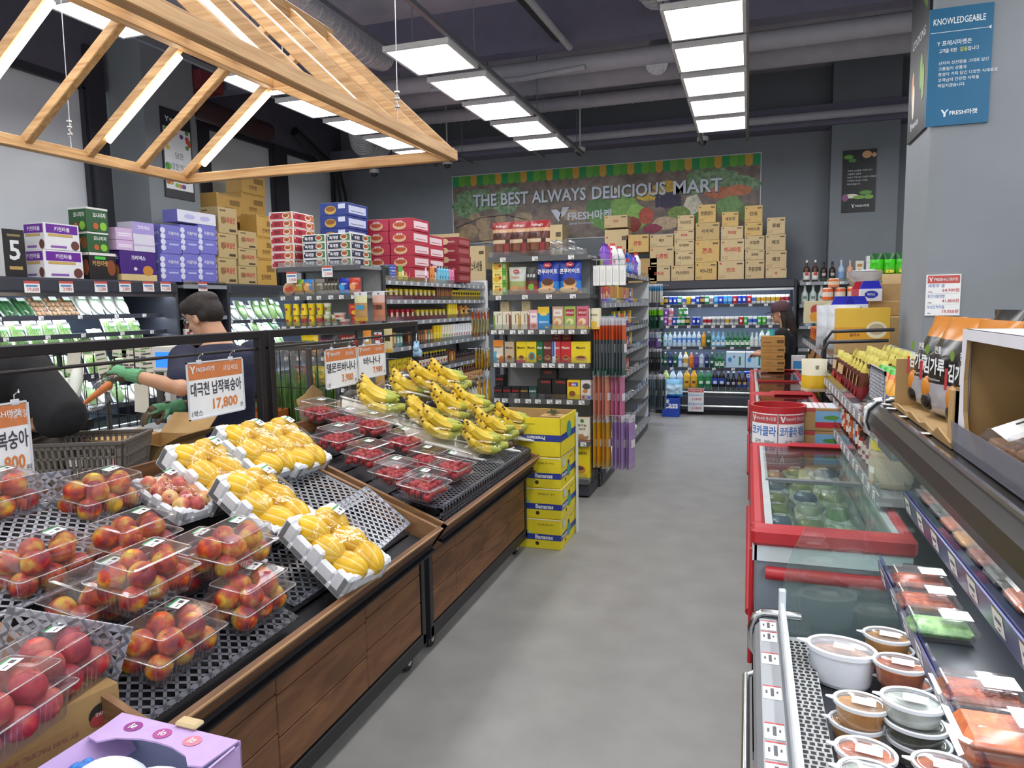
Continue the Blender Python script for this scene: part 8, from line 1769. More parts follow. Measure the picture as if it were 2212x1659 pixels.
good('mpack', 'light blue soju multipack box', 'multipack', .262, gbox(.255, .225, .15, '#b9d6ea', [('o', .2, .5, .1, .16, '#3f8ad0'), ('t', '참', .42, .62, .14, '#2f5a8a', .3), ('r', .68, .78, .15, .7, '#2f7a4a'), ('r', .0, 1, .93, 1, '#e6eef4')])); good('mpackg', 'pale green soju multipack box', 'multipack', .262, gbox(.255, .225, .15, '#d9ead2', [('r', .62, .74, .12, .7, '#3f8a4a'), ('r', 0, 1, .0, .06, '#8fc07a'), ('r', .1, .4, .55, .7, '#9fc08a')])); good('cass', 'blue beer multipack with white letters', 'multipack', .18, gbox(.175, .13, .12, '#2a50c8', [('t', 'cass', .5, .35, .4, '#f2f4f8', .7)])); good('casl', 'light blue beer multipack', 'multipack', .18, gbox(.175, .13, .12, '#4fa0e6', [('t', 'cass', .5, .35, .4, '#f2f4f8', .7)])); good('redm', 'red drink multipack', 'multipack', .18, gbox(.175, .13, .12, '#b84a48', [('r', 0, 1, .3, .6, '#d9d2d4')]))
W5 = "the drinks cooler's %s shelf"
row(BF, 1.582, .03, ['c0', 'c1', 'c2', 'c2', 'c3', 'c4', 'c0', 'c5', 'c2', 'c1', 'c3', 'c11', 'c7', 'c2', 'c7', 'c7', 'c6', 'c2', 'c2', 'c6', 'c4', 'c8', 'c8', 'c8', 'c8', 'c8', 'c9', 'c9'], W5 % 'top', .15, -.002, 1.84)
row(BF, 1.282, .03, ['c0', 'c10', 'c13', 'c2', 'c3', 'c3', 'c1', .03, 'c2', 'c2', .03, 'c9', 'c9', 'c11', 'c11', 'c11', 'c8', 'c11', 'c11', 'c6', 'c12', 'c4', 'c5', 'c12', 'c12', 'c11', 'c11', 'c11', 'c7', 'c7'], W5 % 'second', .14, -.004, 1.84)
for k, (kk, x) in enumerate((('c10', .13), ('c13', .20), ('c12', .34), ('c3', .41))): place(kk, BF @ TR(x, .145, 1.409), '%s in the upper layer at the left of the drinks cooler, %s' % (G_[kk][0], nth(k)), 'upper layer cans')
row(BF, .977, .02, ['dgr', 'watb', 'watb', 'wat', 'wat', 'wat', 'wat', 'wat', 'wat', 'ora', 'dgr', 'sojb', 'sojb', 'sojb', 'sojg', 'sojg', 'sojg', 'sojg', 'sojg', 'clr', 'clr', 'makg', 'makg', 'wbl', 'wbl', 'sojb', 'sojb'], W5 % 'third', .11, .0, 1.84)
row(BF, .677, .02, ['dgr', 'dgr', 'nav', 'dgr', 'wat', 'yeb', 'orb', 'pur', 'wbl', 'nav', 'dgr', 'sojg', 'sojg', .02, 'mpack', 'mpack', 'mpackg', 'mpackg'], W5 % 'fourth', .09, .002, 1.86)
row(BF, .362, .02, ['orb', 'bigl', 'bigw', 'bigw', 'bigy', 'bigy', 'bigg', 'bigg', 'cola', 'cola', 'beerk', 'beerk', 'beer', 'beer', .02, 'cass', 'casl', 'redm'], W5 % 'lowest', .06, .0, 1.86)
place('casl', BF @ TR(1.51, .06, .494), 'light blue beer multipack stacked on the lowest cooler shelf'); place('cass', BF @ TR(1.325, .06, .494), 'blue beer multipack stacked at the lowest cooler shelf')
p = MB(); F = face((-.11, -.004, 0), (1, 0, 0), (0, 0, 1)); p.box(-.11, .11, -.003, 0, 0, .34, C('#eef0f0')); p.rect(.005, .215, .28, .335, C('#c4554f'), F); p.text('FRESH마켓', .11, .29, .035, wt, F, .001, 0, .19)
for k in range(2): p.text('롯데칠성사이다', .11, .22 - .13 * k, .04, C('#3f7fd0'), F, .001, 0, .2); p.text('2,180원', .12, .16 - .13 * k, .045, C('#c8383f'), F, .001, .01, .17)
put('price_poster', p, BF @ TR(.58, -.075, .05), 'white price poster reading 2,180 on the foot of the drinks cooler', 'price list')
t = put('beer_case', MB().cbox(-.12, .12, -.10, .10, 0, .27, C('#2446b0'), .004).text('Cass', 0, .12, .10, C('#f2f4f8'), face((0, -.1002, 0), (1, 0, 0), (0, 0, 1)), .001, .03, .2).rect(-.1, -.02, .22, .25, C('#c9d4ee'), face((0, -.1002, 0), (1, 0, 0), (0, 0, 1))), TR(-1.03, 10.33, 0), 'blue beer case with white lettering on the floor before the cooler', 'carton')
put('water_pack', pouch(.26, .26, .18, [(0, C('#3f9ad8')), (.2, C('#b9d9ee')), (.7, C('#7fb9e0'))], wave=.3, seed=5), TR(-1.0, 10.33, .272), 'wrapped pack of light blue bottles on the blue beer case', 'drink pack')
kc = ['#c6ae84', '#cbb48a', '#c0a572', '#ccab6c', '#c7b087']
inkc = ['#5a4a32', '#b8453a', '#4a3f30']
def carton_at(x0, x1, y0, y1, Y, depth, word, tint, wc_, label, grp, zfix=None):
 a = PY(x0, y1, Y); b_ = PY(x1, y0, Y); w = b_.x - a.x - .006; z0 = a.z if zfix is None else zfix; h = b_.z - z0 - .004
 m = MB().cbox(0, w, 0, depth, 0, h, mat('carton_tint_%d' % tint, kc[tint], .75, scale=16, var=.05), .003); F = face((0, -.0008, 0), (1, 0, 0), (0, 0, 1)); ik = C(inkc[wc_])
 m.rect(w * .46, w * .54, h * .86, h, mat('packing_tape', '#c9b183', .35), F)
 if word: m.text(word, w * .5, h * .40, h * .24, ik, F, .001, .03, w * .7)
 m.rect(w * .72, w * .94, h * .80, h * .88, C(inkc[0]), F); m.rect(w * .06, w * .3, h * .10, h * .2, C(inkc[0]), F); m.rect(w * .07, w * .29, h * .115, h * .185, mat('carton_tint_%d' % tint, kc[tint]), F, .0009); m.disc(w * .1, h * .86, w * .04, w * .04, ik, F)
 return put('carton', m, TR(a.x + .003, Y, z0), label, 'carton', grp), (a.x, b_.x, z0 + h)
L5 = [('bottom', [(1399, 1448, 574, 610, '오리온', 4, 1), (1449, 1500, 572, 609, '카스타드', 0, 0), (1501, 1549, 565, 607, '어니언', 3, 2), (1550, 1608, 562, 606, '빈츠', 1, 1), (1609, 1652, 560, 604, '구운양파', 0, 0), (1653, 1700, 578, 602, '쌀', 1, 1)]),
  ('second', [(1403, 1456, 531, 573, 'C콘칩', 0, 1), (1458, 1500, 541, 571, '카스타드', 1, 0), (1501, 1555, 517, 564, '콘초', 3, 1), (1556, 1608, 515, 561, '허니버터칩', 1, 1), (1609, 1652, 538, 559, '양파링', 4, 0), (1653, 1700, 540, 577, '제크', 0, 2)]),
  ('third', [(1403, 1455, 505, 530, '제크', 4, 2), (1456, 1500, 517, 540, '마가렛트', 1, 0), (1502, 1555, 479, 516, '아이비', 2, 0), (1557, 1606, 487, 514, '고래밥', 1, 1), (1608, 1652, 508, 537, '꼬깔콘', 4, 0), (1653, 1698, 504, 539, '제크', 0, 2)]),
  ('fourth', [(1456, 1500, 496, 516, '홈런볼', 1, 1), (1559, 1596, 456, 486, '새우깡', 3, 2), (1608, 1648, 479, 507, '하비스트', 3, 0), (1656, 1697, 468, 503, '몽쉘', 1, 0)]), ('fifth', [(1463, 1500, 463, 495, '카스타드', 1, 0), (1508, 1547, 440, 478, '땅콩샌드', 3, 2), (1608, 1648, 442, 478, '칸쵸', 3, 0)])]
tops = {}
for li, (nm, L) in enumerate(L5):
 for k, (x0, x1, y0, y1, word, ti, wc_) in enumerate(L):
  xm = (PY(x0, y1, 10.6).x + PY(x1, y1, 10.6).x) / 2; zf = 1.927 if li == 0 else max([v[2] for v in tops.values() if v[0] < xm < v[1]] or [1.927]) + .002
  o, tp = carton_at(x0, x1, y0, y1, 10.6, .30, word, ti, wc_, 'brown snack carton on the drinks cooler, %s layer, %s from the left' % (nm, nth(k)), 'cartons on the drinks cooler', zf)
  tops[li, k] = tp
stackbox_ = put('carton', MB().box(0, .45, 0, .3, 0, .36, kraft), TR(PY(1352, 546, 10.6).x, 10.6, 1.902), 'brown carton hidden behind the cereal end cap', 'carton', 'cartons on the storage rack')
t = thing('storage_rack', 'dark storage rack behind the gondolas carrying cartons', 'rack', TR())
put('deck', MB().box(-5.0, -1.36, 10.58, 11.2, 1.86, 1.90, dark_metal), parent=t); [put('post', MB().box(x, x + .05, 10.6, 10.65, 0, 1.86, dark_metal), parent=t) for x in (-5.0, -3.2, -1.42)]
for k, (x0, x1, y0, y1, word, ti, wc_, lb) in enumerate(((1352, 1402, 505, 546, '콘칩', 3, 1, 'at the left end of the cooler stack'), (1306, 1358, 494, 600, '야식', 1, 1, 'under the red oval one behind the cereal'), (1305, 1356, 463, 493, '미쯔', 0, 1, 'with a red oval, highest behind the cereal'), (1164, 1215, 484, 560, 'S', 1, 1, 'with a red S behind the clear cups'), (930, 992, 503, 600, '언제나', 1, 1, 'with red circles behind the ramen cartons'), (1001, 1048, 530, 602, '냠냠스낵 4번들', 1, 2, 'with blue letters left of the cereal end cap'))): carton_at(x0, x1, y0, y1, 10.6, .30, word, ti, wc_, 'brown carton ' + lb, 'cartons on the storage rack', None if k in (0, 2) else 1.902)
for k in range(3): put('black_crate', MB().cbox(0, .10, 0, .3, 0, .26, C('#1d1e22'), .008).rect(.02, .08, .17, .19, C('#34363c'), face((0, -.001, 0), (1, 0, 0), (0, 0, 1))), TR(-3.55 + .105 * k, 9.6, 1.875), 'tall black crate behind the shampoo, %s from the left' % nth(k), 'crate', 'black crates')
put('crate_shelf', MB().box(-3.7, -3.2, 9.55, 9.95, 1.84, 1.873, dark_metal).box(-3.7, -3.2, 9.56, 9.94, 0, .1, dark_metal).box(-3.48, -3.42, 9.7, 9.76, .1, 1.84, dark_metal), None, 'dark pedestal carrying the black crates', 'rack')
# liquor
pet('whi', 'brown whisky bottle with white label', .042, .30, '#4a2414', '#e6e2da', '#e6e3dc', 'whisky', '#b8443a'); pet('jak', 'dark whisky bottle', .042, .27, '#2c1a14', '#1e1a1a', '#2a2422', 'whisky', '#b9b4a8'); pet('vod', 'pale blue vodka bottle', .042, .29, '#a9c3dc', '#c9d4e0', '#7f9fcc', 'whisky'); pet('ros', 'rose coloured bottle', .042, .28, '#d8a58c', '#c9b8a8', '#e3c3b0', 'whisky'); pet('tal', 'tall pale bottle with gold cap', .03, .31, '#c2c3b4', '#b88a4a', '#d3d2c6', 'soju'); pet('clb', 'clear square bottle', .045, .26, '#b9c6c4', '#c9d2d2', '#c6d2ce', 'soju', '#6a8a7a'); pet('drk', 'black squat bottle', .05, .20, '#1b1a1c', '#1b1a1c', '#2a282a', 'jar', '#cfcac0'); pet('hny', 'dark bottle with yellow label', .045, .25, '#3a2214', '#c9a03a', '#d9b03a', 'whisky'); pet('red_', 'dark red bottle', .045, .27, '#4a141c', '#3a1014', '#6a1f2a', 'whisky'); pet('big', 'large clear water jug', .065, .33, '#b4cbd8', '#e6ecf0', '#c6dcea', 'pet', '#3f7fc0')
good('gift', 'white and gold liquor gift box', 'gift box', .11, gbox(.10, .27, .1, '#e3ddcc', [('o', .5, .4, .35, .2, '#d9a85a'), ('r', .2, .8, .7, .85, '#b98a4a')])); good('gift2', 'white liquor gift box with blue script', 'gift box', .12, gbox(.11, .33, .1, '#e6e6ea', [('o', .5, .35, .3, .18, '#7f86c0'), ('r', .0, 1, .72, .75, '#c9c9d2')])); good('gift3', 'white liquor gift box with red script', 'gift box', .12, gbox(.11, .24, .1, '#e9e2e2', [('o', .5, .4, .32, .2, '#c9788a')])); good('blkb', 'black liquor box with gold mark', 'gift box', .13, gbox(.12, .29, .1, '#1c1f2a', [('o', .5, .55, .2, .16, '#b9984a')]))
row(LQ, 1.862, .04, ['whi', 'whi', 'jak', 'jak', 'vod', 'ros', 'gift', 'gift2', 'gift3', .02, 'blkb', 'tal', 'tal', 'clb'], "the liquor shelving's top shelf", .05, .02, 1.85); row(LQ, 1.557, .02, ['clb', 'clb', 'clb', 'clb', .02, 'drk', 'drk', 'drk', 'hny', 'red_', 'red_'], "the liquor shelving's second shelf", .05, .012, 1.85); row(LQ, 1.262, .05, ['big', 'big', .05, 'big', .2, 'drk', 'hny', 'red_'], "the liquor shelving's third shelf", .05, .02, 1.85)
# goods on the right hand shelving
good('gins', 'brown red ginseng drink pouch with yellow cap', 'drink pouch', .085, lambda: pouch(.085, .18, .05, [(0, C('#7a2228')), (.35, C('#5a2f24', .3)), (.78, C('#c9bb55')), (.9, C('#d8cf6a'))], wave=.2, seed=8, nx=5, ny=8).rect(.02, .065, .07, .12, C('#c9a878'), face((-.0425, -.027, 0), (1, 0, 0), (0, 0, 1))).rect(.02, .06, .02, .05, C('#a8342c'), face((-.0425, -.027, 0), (1, 0, 0), (0, 0, 1))))
n = 0
for r_ in range(4):
 for c in range(9):
  place('gins', GR @ TR(.16 + .115 * c + .03 * (r_ % 2), .05 + .075 * r_, 1.147 + .012 * r_, RND.uniform(-.3, .3), R_(-6)), 'brown red ginseng pouch with yellow top, %s row from the aisle, %s from the far end' % (nth(r_), nth(c)), 'ginseng pouches')
good('greenp', 'green and orange snack pouch', 'snack pouch', .12, gpouch(.12, .20, .05, [(0, '#4fae2c'), (.35, '#e6e2cc'), (.55, '#e0a02c'), (.8, '#e0702c'), (.93, '#3fae2c')], [('r', .2, .8, .38, .5, '#2f5fb0')], 60))
for k in range(4): place('greenp', GR @ TR(1.42 + .12 * k, .06, 1.147, R_(20), R_(-14)), 'green and orange snack pouch by the lattice guard, %s from the far end' % nth(k), 'green snack pouches')
pet('sau', 'dark red sauce bottle with white label', .034, .20, '#4a1f16', '#231a18', '#e3ded6', 'sauce', '#b8443a'); pet('saub', 'brown sauce bottle with blue label', .034, .20, '#5a2a1a', '#231a18', '#7fb0d8', 'sauce', '#e9e6e0'); pet('saur', 'reddish sauce bottle with orange label', .036, .19, '#6a2a1a', '#2a1c18', '#c8622c', 'sauce', '#e6dccc'); pet('jarr', 'squat red sauce jar', .042, .115, '#8a2c22', '#3a241c', '#e0d6cc', 'jar', '#8a2c3a'); pet('jarb', 'white sauce tub bottle', .042, .18, '#c9cfce', '#b9c4c4', '#d9dedc', 'jar', '#c9586a'); pet('jary', 'big jar of brown paste with a yellow lid', .075, .17, '#b8a58a', '#e6d02c', '#c2b49c', 'jar', '#e9e9e4'); pet('hjar', 'dark honey jar with black lid', .06, .12, '#4a1f18', '#1c1a1c', '#5a2a20', 'jar')
row(GR, .927, .12, ['sau', 'sau', 'saub', 'sau', 'saur', 'saub', 'sau', 'saur', 'sau', 'sau', 'saur', 'saub', 'sau', 'saur', 'jarr', 'jarr', 'jarr', 'jarb', 'jarb', 'jary'], 'the sauce shelf behind the side dish case', .06, .008, 1.98, side='far end')
row(GR, .622, .1, ['jarr', 'sau', 'jarb', 'sau', 'jarr', 'saub', 'jarr', 'sau', 'saur', 'jarb', 'jarr', 'sau', 'sau'], 'the low sauce shelf behind the freezer', .12, .03, 1.9, side='far end'); [place('hjar', TR(.98 + .125 * k, 4.1 - .05 * k, 1.147), 'dark honey jar with black lid at the foot of the big pillar, %s' % nth(k), 'honey jars') for k in range(2)]
put('jar_ledge', MB().box(.90, 1.3, 3.9, 4.3, 1.10, 1.146, shelf_m).box(1.0, 1.2, 4.0, 4.2, 0, 1.1, shelf_m), None, 'grey ledge under the honey jars', 'ledge')
good('tin', 'orange and white fruit tin', 'tin', .10, gcan(.046, .115, '#d9622c', '#e3d6c8', '#d9c8b8')); good('tinl', 'small orange tin', 'tin', .1, gcan(.046, .08, '#d9763c', '#e0c8b0', '#d9b8a0')); good('fruit', 'cream fruit gift box with printed fruits', 'gift box', .33, gbox(.32, .20, .1, '#d3cba6', [('o', .3, .6, .14, .24, '#b8443f'), ('o', .28, .3, .14, .22, '#e09a2c'), ('o', .68, .5, .28, .42, '#e6e2d4'), ('o', .6, .5, .07, .2, '#d9a83a'), ('o', .75, .45, .08, .22, '#7a2f4a')])); good('silv', 'crumpled silver grain bag', 'grain bag', .24, gpouch(.23, .34, .12, [(0, '#b3bac0'), (.3, '#c9ced4')], (), 70, .35, .25)); good('silf', 'silver bag with a gold strip lying on top', 'grain bag', .3, gpouch(.28, .2, .14, [(0, '#c6cacb'), (.4, '#d9a83a'), (.55, '#d4d8da')], (), 71, .3, .25)); good('kalg', 'yellow noodle gift box with a bowl picture', 'gift box', .35, gbox(.34, .23, .13, '#dfb43a', [('r', 0, 1, 0, .42, '#d99a1f'), ('o', .75, .34, .2, .26, '#e6dcb8'), ('o', .75, .36, .15, .17, '#b9a88a'), ('t', '쌀국수', .35, .14, .1, '#7a3a1f', .4)], [('r', 0, 1, 0, .4, '#d99a1f')], top='#e9c24a')); good('bacc', 'white drink box with a blue handle top', 'drink box', .17, lambda: MB().cbox(-.08, .08, 0, .10, 0, .10, C('#dfe1ea'), .003).prism([(-.08, .10), (.08, .10), (.055, .165), (-.055, .165)], .06, C('#1f24b8'), face((0, .08, 0), (1, 0, 0), (0, 0, 1))).disc(0, .055, .05, .03, C('#2a3aa8'), face((0, -.0008, 0), (1, 0, 0), (0, 0, 1))).text('박카스', 0, .045, .02, wt, face((0, -.0008, 0), (1, 0, 0), (0, 0, 1)), .0014, .02, .08)); good('baccr', 'red handled drink box', 'drink box', .17, lambda: MB().cbox(-.08, .08, 0, .10, 0, .10, C('#c2525c'), .003).prism([(-.08, .10), (.08, .10), (.055, .165), (-.055, .165)], .06, C('#b81f2a'), face((0, .08, 0), (1, 0, 0), (0, 0, 1)))); good('smal', 'small orange drink carton', 'drink box', .07, gbox(.065, .12, .06, '#d9722c', [('r', .1, .9, .5, .9, '#6a2a5a'), ('o', .5, .25, .3, .15, '#e6b83a')])); good('dpk', 'black and yellow packet', 'packet', .10, gpouch(.10, .15, .04, [(0, '#2a2420'), (.3, '#c9a52c'), (.6, '#2a2420')], (), 72)); good('brb', 'brown paper snack bag', 'packet', .15, gpouch(.15, .20, .07, [(0, '#b8865a'), (.5, '#c99a6a')], (), 73)); good('cards', 'pale yellow hanging pouch', 'hanging packet', .12, gpouch(.12, .20, .03, [(0, '#e6dfc0'), (.08, '#e0b82c'), (.5, '#e9e4cc')], [('t', '쌀', .5, .7, .12, '#5a3a2a', .4)], 74))
def onface(key, px, py, Y, label, z=None, rz=0., grp=None, tilt=0.): p = PY(px, py, Y); return place(key, TR(p.x, p.y, p.z if z is None else z, R_(rz), tilt), label, grp)
ZG = 1.237
def stackbox(x, y, z, w, d, h, col, label, word='', grp=None): return put('carton', MB().cbox(-w / 2, w / 2, 0, d, 0, h, col, .003).text(word or ' ', 0, h * .4, h * .25, C('#5a4a32'), face((0, -.0008, 0), (1, 0, 0), (0, 0, 1)), .001, .02, w * .6), TR(x, y, z), label, 'carton', grp)
stackbox(.90, 7.0, ZG, .36, .35, .17, kraft, 'plain brown carton under the fruit gift box', '')
onface('fruit', 1778, 708, 7.0, 'cream fruit gift box with printed fruits on the right shelving', ZG + .172)
for k, (dx, z) in enumerate(((-.14, .374), (-.03, .374), (.09, .374))): place('tin', TR(.80 + dx * .9, 7.05, ZG + z), 'orange and white fruit tin on the fruit gift box, %s from the left' % nth(k), 'fruit tins')
place('tinl', TR(.72, 7.05, ZG + .49), 'small orange tin on top of the fruit tins')
for k in range(7): place('smal', TR(.585, 7.65 - .19 * k, ZG + (.122 if k % 3 == 1 else 0) * 0, R_(-90)), 'small orange drink carton along the right shelf edge, %s from the far end' % nth(k), 'small drink cartons')
for k, (px, py, Y_) in enumerate(((1795, 745, 6.0), (1818, 770, 5.7))): onface('silv', px, py, Y_, 'crumpled silver grain bag on the right shelving, %s from the far end' % nth(k), ZG, -20, 'silver bags')
stackbox(1.15, 6.2, ZG, .50, .40, .24, kraft, 'plain brown carton behind the yellow noodle box', '')
onface('kalg', 1863, 742, 5.5, 'yellow noodle gift box with a bowl picture on the right shelving', ZG + .09); stackbox(PY(1863, 742, 5.5).x, 5.5, ZG, .34, .13, .088, kraft, 'flat brown carton under the yellow noodle box', '')
zb = ZG + .242
for k, (px, py, kk) in enumerate(((1820, 700, 'bacc'), (1850, 700, 'bacc'))): onface(kk, px, py, 6.15, 'white drink box with a blue handle, %s of the front pair' % ('left' if k == 0 else 'right'), zb - .0, 0, 'drink boxes')
stackbox(1.10, 6.5, zb, .30, .30, .12, kraft, 'low brown carton under the highest blue handled box', ''); onface('bacc', 1880, 690, 6.45, 'white drink box with a blue handle, highest, next to the big pillar', zb + .122); onface('baccr', 1862, 695, 6.62, 'red handled drink box behind the blue handled ones', zb + .122)
stackbox(1.3, 7.3, ZG, .55, .4, .52, kraft, 'tall brown carton at the back of the right shelving', '만두'); place('silf', TR(.98, 7.1, 1.76, R_(-8), R_(60)), 'silver bag with a gold strip lying above the fruit tins'); stackbox(1.0, 7.15, ZG + .376, .24, .3, .13, kraft, 'brown carton under the silver bag', ''); stackbox(1.4, 7.74, ZG, .6, .4, .62, mat('carton_tint_0', kc[0]), 'tallest brown carton, holding green bags, near the big pillar', '')
good('grb', 'bright green vegetable bag', 'produce bag', .12, gpouch(.12, .2, .08, [(0, '#58b82c'), (.35, '#3fc41f'), (.75, '#1f5a2c')], [('r', .2, .8, .05, .2, '#d9d23a')], 75, .2, .3))
for k in range(5): place('grb', TR(1.17 + .115 * k, 7.78 + .02 * (k % 2), 1.858), 'bright green bag on the tallest carton by the pillar, %s from the left' % nth(k), 'bright green bags')
row(GF, 1.002, .05, [('dpk', 4), 'brb', ('dpk', 3), 'brb', 'brb', 'dpk', 'brb', ('dpk', 5)], 'the lower right shelf behind the freezers', .06, .012, 2.2, side='far end'); row(GF, .722, .1, [('brb', 4), ('dpk', 6)], 'the lowest visible right shelf', .08, .05, 2.4, side='far end')
put('tube_rack', MB().tube([(.44, 4.78, .2), (.44, 4.78, 1.30), (.47, 4.78, 1.36), (.8, 4.78, 1.37)], .011, black_metal, 8).tube([(.46, 4.9, .2), (.46, 4.9, 1.36), (.5, 4.9, 1.42), (.85, 4.9, 1.43)], .011, black_metal, 8), None, 'black bent tube rack frame between the right shelvings', 'rack')
for k in range(9): put('rack_wire', MB().cyl((.44, 4.8, .9 + .045 * k), (.8, 4.8, .9 + .045 * k), .004, black_metal, 5), None, 'thin black rack wire between the right shelvings, %s from below' % nth(k), 'rack', 'rack wires')
for k in range(3): place('cards', TR(.40 - .012 * k, 4.70 + .03 * k, 1.06, R_(4)), 'pale yellow pouch hanging on the rack frame, %s from the front' % nth(k), 'pale yellow pouches')
good('corn_', 'green net of hanging snacks', 'hanging packet', .10, gpouch(.1, .3, .06, [(0, '#8a9a2c'), (.3, '#3f7a2c'), (.85, '#2f8a3a')], (), 76, .3)); put('snack_hook_rail', MB().cyl((1.85, 4.6, 2.02), (2.3, 4.6, 2.02), .006, chrome, 8).box(1.82, 1.85, 4.58, 4.62, 0, 2.1, post_m), None, 'post and rail right of the big pillar with green snacks', 'rail')
for k in range(4): place('corn_', TR(1.90 + .095 * k, 4.6, 1.70, R_(5)), 'green hanging snack pack right of the big pillar, %s from the left' % nth(k), 'green hanging snacks')
put('blue_notice', MB().cbox(0, .14, 0, .012, 0, .16, C('#e6e9ec'), .004).rect(.02, .12, .02, .1, C('#3f96d8'), face((0, -.001, 0), (1, 0, 0), (0, 0, 1))), TR(PY(1708, 830, 8.0).x, 8.02, .885), 'small white and blue notice card on the freezer end', 'notice')
# goods on and in the left coolers
def on_cooler(x0, x1, y0, y1, depth, key, label, grp, front, side, col, cat='pack', X=-5.90, z=None):
 a = PX(x0, y1, X); b_ = PX(x1, y0, X); w = b_.y - a.y; z0 = a.z if z is None else z; h = max(.05, b_.z - z0)
 k = key + '%d_%d' % (x0, y0); good(k, key.replace('_', ' '), cat, w, gbox(w - .008, h - .003, depth, col, front, side)); return place(k, FRM(X, a.y + w / 2, R_(90), z0), label, grp), z0 + h
TW = [('r', .05, .95, .62, .95, '#6a1f9a'), ('t', '키친타올', .5, .7, .17, '#f2eef6', .75), ('r', .1, .8, .5, .6, '#c9a860'), ('o', .85, .2, .12, .18, '#6a3a34'), ('r', .15, .6, .08, .16, '#8a5ab0')]; GT = [('t', '모나리자', .6, .6, .2, '#f0f4ec', .6), ('o', .75, .25, .16, .18, '#8fc83a'), ('o', .4, .25, .12, .14, '#c8602c'), ('r', 0, 1, .92, 1, '#e6e9e4')]; BT = [('t', '키친타월', .4, .5, .2, '#d9a05a', .6), ('o', .8, .45, .16, .3, '#8a4a2c'), ('r', 0, 1, .9, 1, '#e6e2dc'), ('r', .2, .6, .75, .86, '#4fc84a')]
PT = [('r', 0, 1, 0, .22, '#d9c08a'), ('t', '크리넥스', .5, .7, .16, '#f2eef6', .8), ('o', .75, .35, .15, .18, '#c98a3a'), ('o', .4, .4, .05, .06, '#d9d2e6')]; LT_ = [('r', .1, .9, .3, .6, '#ece2f2'), ('r', .1, .9, .42, .46, '#b99ad0')]; VT = [('o', .08, .2 + .2 * k, .12, .1, '#dcdcf2') for k in range(4)] + [('t', '미용티슈', .6, .65, .13, '#e6e6f8', .6), ('r', .35, .8, .3, .36, '#b9b9ec'), ('r', .0, 1, .495, .505, '#5f5fb8')]
ZL = 1.932; GC = 'packs on the vegetable cooler'
_, z1 = on_cooler(12, 52, 497, 600, .22, 'black_roll_pack', 'black tissue roll pack with a big white 5 at the far left', GC, [('t', '5', .5, .35, .42, '#e3e3e6', .8), ('r', .2, .8, .15, .22, '#b8985a'), ('r', .2, .8, .85, .9, '#8a7a52')], [('r', 0, 1, 0, 1, '#e6e6e6')], '#1d1b1c', z=ZL)
_, z1 = on_cooler(98, 178, 544, 600, .25, 'towel_pack', 'lower white and purple kitchen towel pack on the vegetable cooler', GC, TW, TW, '#e9e9ec', z=ZL); on_cooler(98, 170, 487, 542, .25, 'towel_pack', 'upper white and purple kitchen towel pack on the vegetable cooler', GC, TW, TW, '#e9e9ec', z=z1)
_, z1 = on_cooler(195, 250, 548, 600, .22, 'dark_towel_pack', 'black kitchen towel pack under the green ones', GC, BT, BT, '#1f1c1c', z=ZL); _, z1 = on_cooler(190, 234, 504, 547, .22, 'green_roll_pack', 'lower green tissue roll pack, middle of its stack', GC, GT, BT, '#2c5a34', z=z1); on_cooler(188, 232, 452, 503, .22, 'green_roll_pack', 'upper green tissue roll pack, top of its stack', GC, GT, GT, '#2c5a34', z=z1)
_, z1 = on_cooler(262, 336, 546, 604, .2, 'purple_tissue_pack', 'dark purple tissue pack with a gold foot', GC, PT, PT, '#43207a', z=ZL); on_cooler(290, 332, 483, 545, .2, 'white_tissue_pack', 'white and lilac tissue pack on the dark purple one', GC, [('r', 0, 1, .6, 1, '#a99ad8'), ('t', '크리넥스', .5, .75, .14, '#f2f0fa', .8), ('r', 0, 1, .2, .24, '#c2b4d8')], None, '#d9d6e6', z=z1); _, z2 = on_cooler(252, 288, 520, 545, .2, 'pink_tissue_pack', 'lower pink tissue pack beside the white one', GC, LT_, None, '#d3b4dc', z=z1); on_cooler(250, 286, 494, 519, .2, 'pink_tissue_pack', 'upper pink tissue pack beside the white one', GC, LT_, None, '#d3b4dc', z=z2)
for c, (xa, xb) in enumerate(((350, 392), (393, 430), (431, 466))):
 z1 = ZL
 for k, (ya, yb) in enumerate(((550, 612), (489, 549))): _, z1 = on_cooler(xa, xb, ya, yb, .24, 'violet_tissue_pack', 'violet tissue pack, %s column from the left, %s layer' % (nth(c), 'lower' if k == 0 else 'upper'), 'violet tissue packs', VT, VT, '#7474c4', z=z1)
on_cooler(384, 466, 464, 490, .2, 'flower_tissue_pack', 'white flowered tissue pack lying on the violet stack', GC, [('o', .3, .5, .14, .2, '#b9b9e6'), ('o', .7, .5, .14, .2, '#b9b9e6')], [('r', 0, 1, 0, 1, '#7474c4')], '#dcdcea', z=z1)
KF = [('t', '불닭볶음면', .5, .4, .24, '#b8403f', .75), ('r', .55, .9, .08, .18, '#4a3f30'), ('r', .1, .4, .85, .9, '#5a4a32'), ('o', .25, .5, .1, .14, '#8a6a44')]; KY = [('t', '진라면', .45, .2, .2, '#6a4424', .5), ('r', .5, .9, .5, .75, '#8a6a34'), ('r', .1, .9, .93, .97, '#a07a3c')]
for c, (xa, xb, L) in enumerate(((473, 511, ((559, 612), (507, 557), (452, 505))), (516, 554, ((576, 613), (539, 574), (502, 537))))):
 z1 = ZL
 for k, (ya, yb) in enumerate(L): _, z1 = on_cooler(xa, xb, ya, yb, .26, 'kraft_ramen_carton', 'brown ramen carton with red print, %s stack, %s from the bottom' % (('left', 'right')[c], nth(k)), 'red print ramen cartons', KF, [('r', .1, .4, .85, .9, '#5a4a32')], '#b8a274', z=z1)
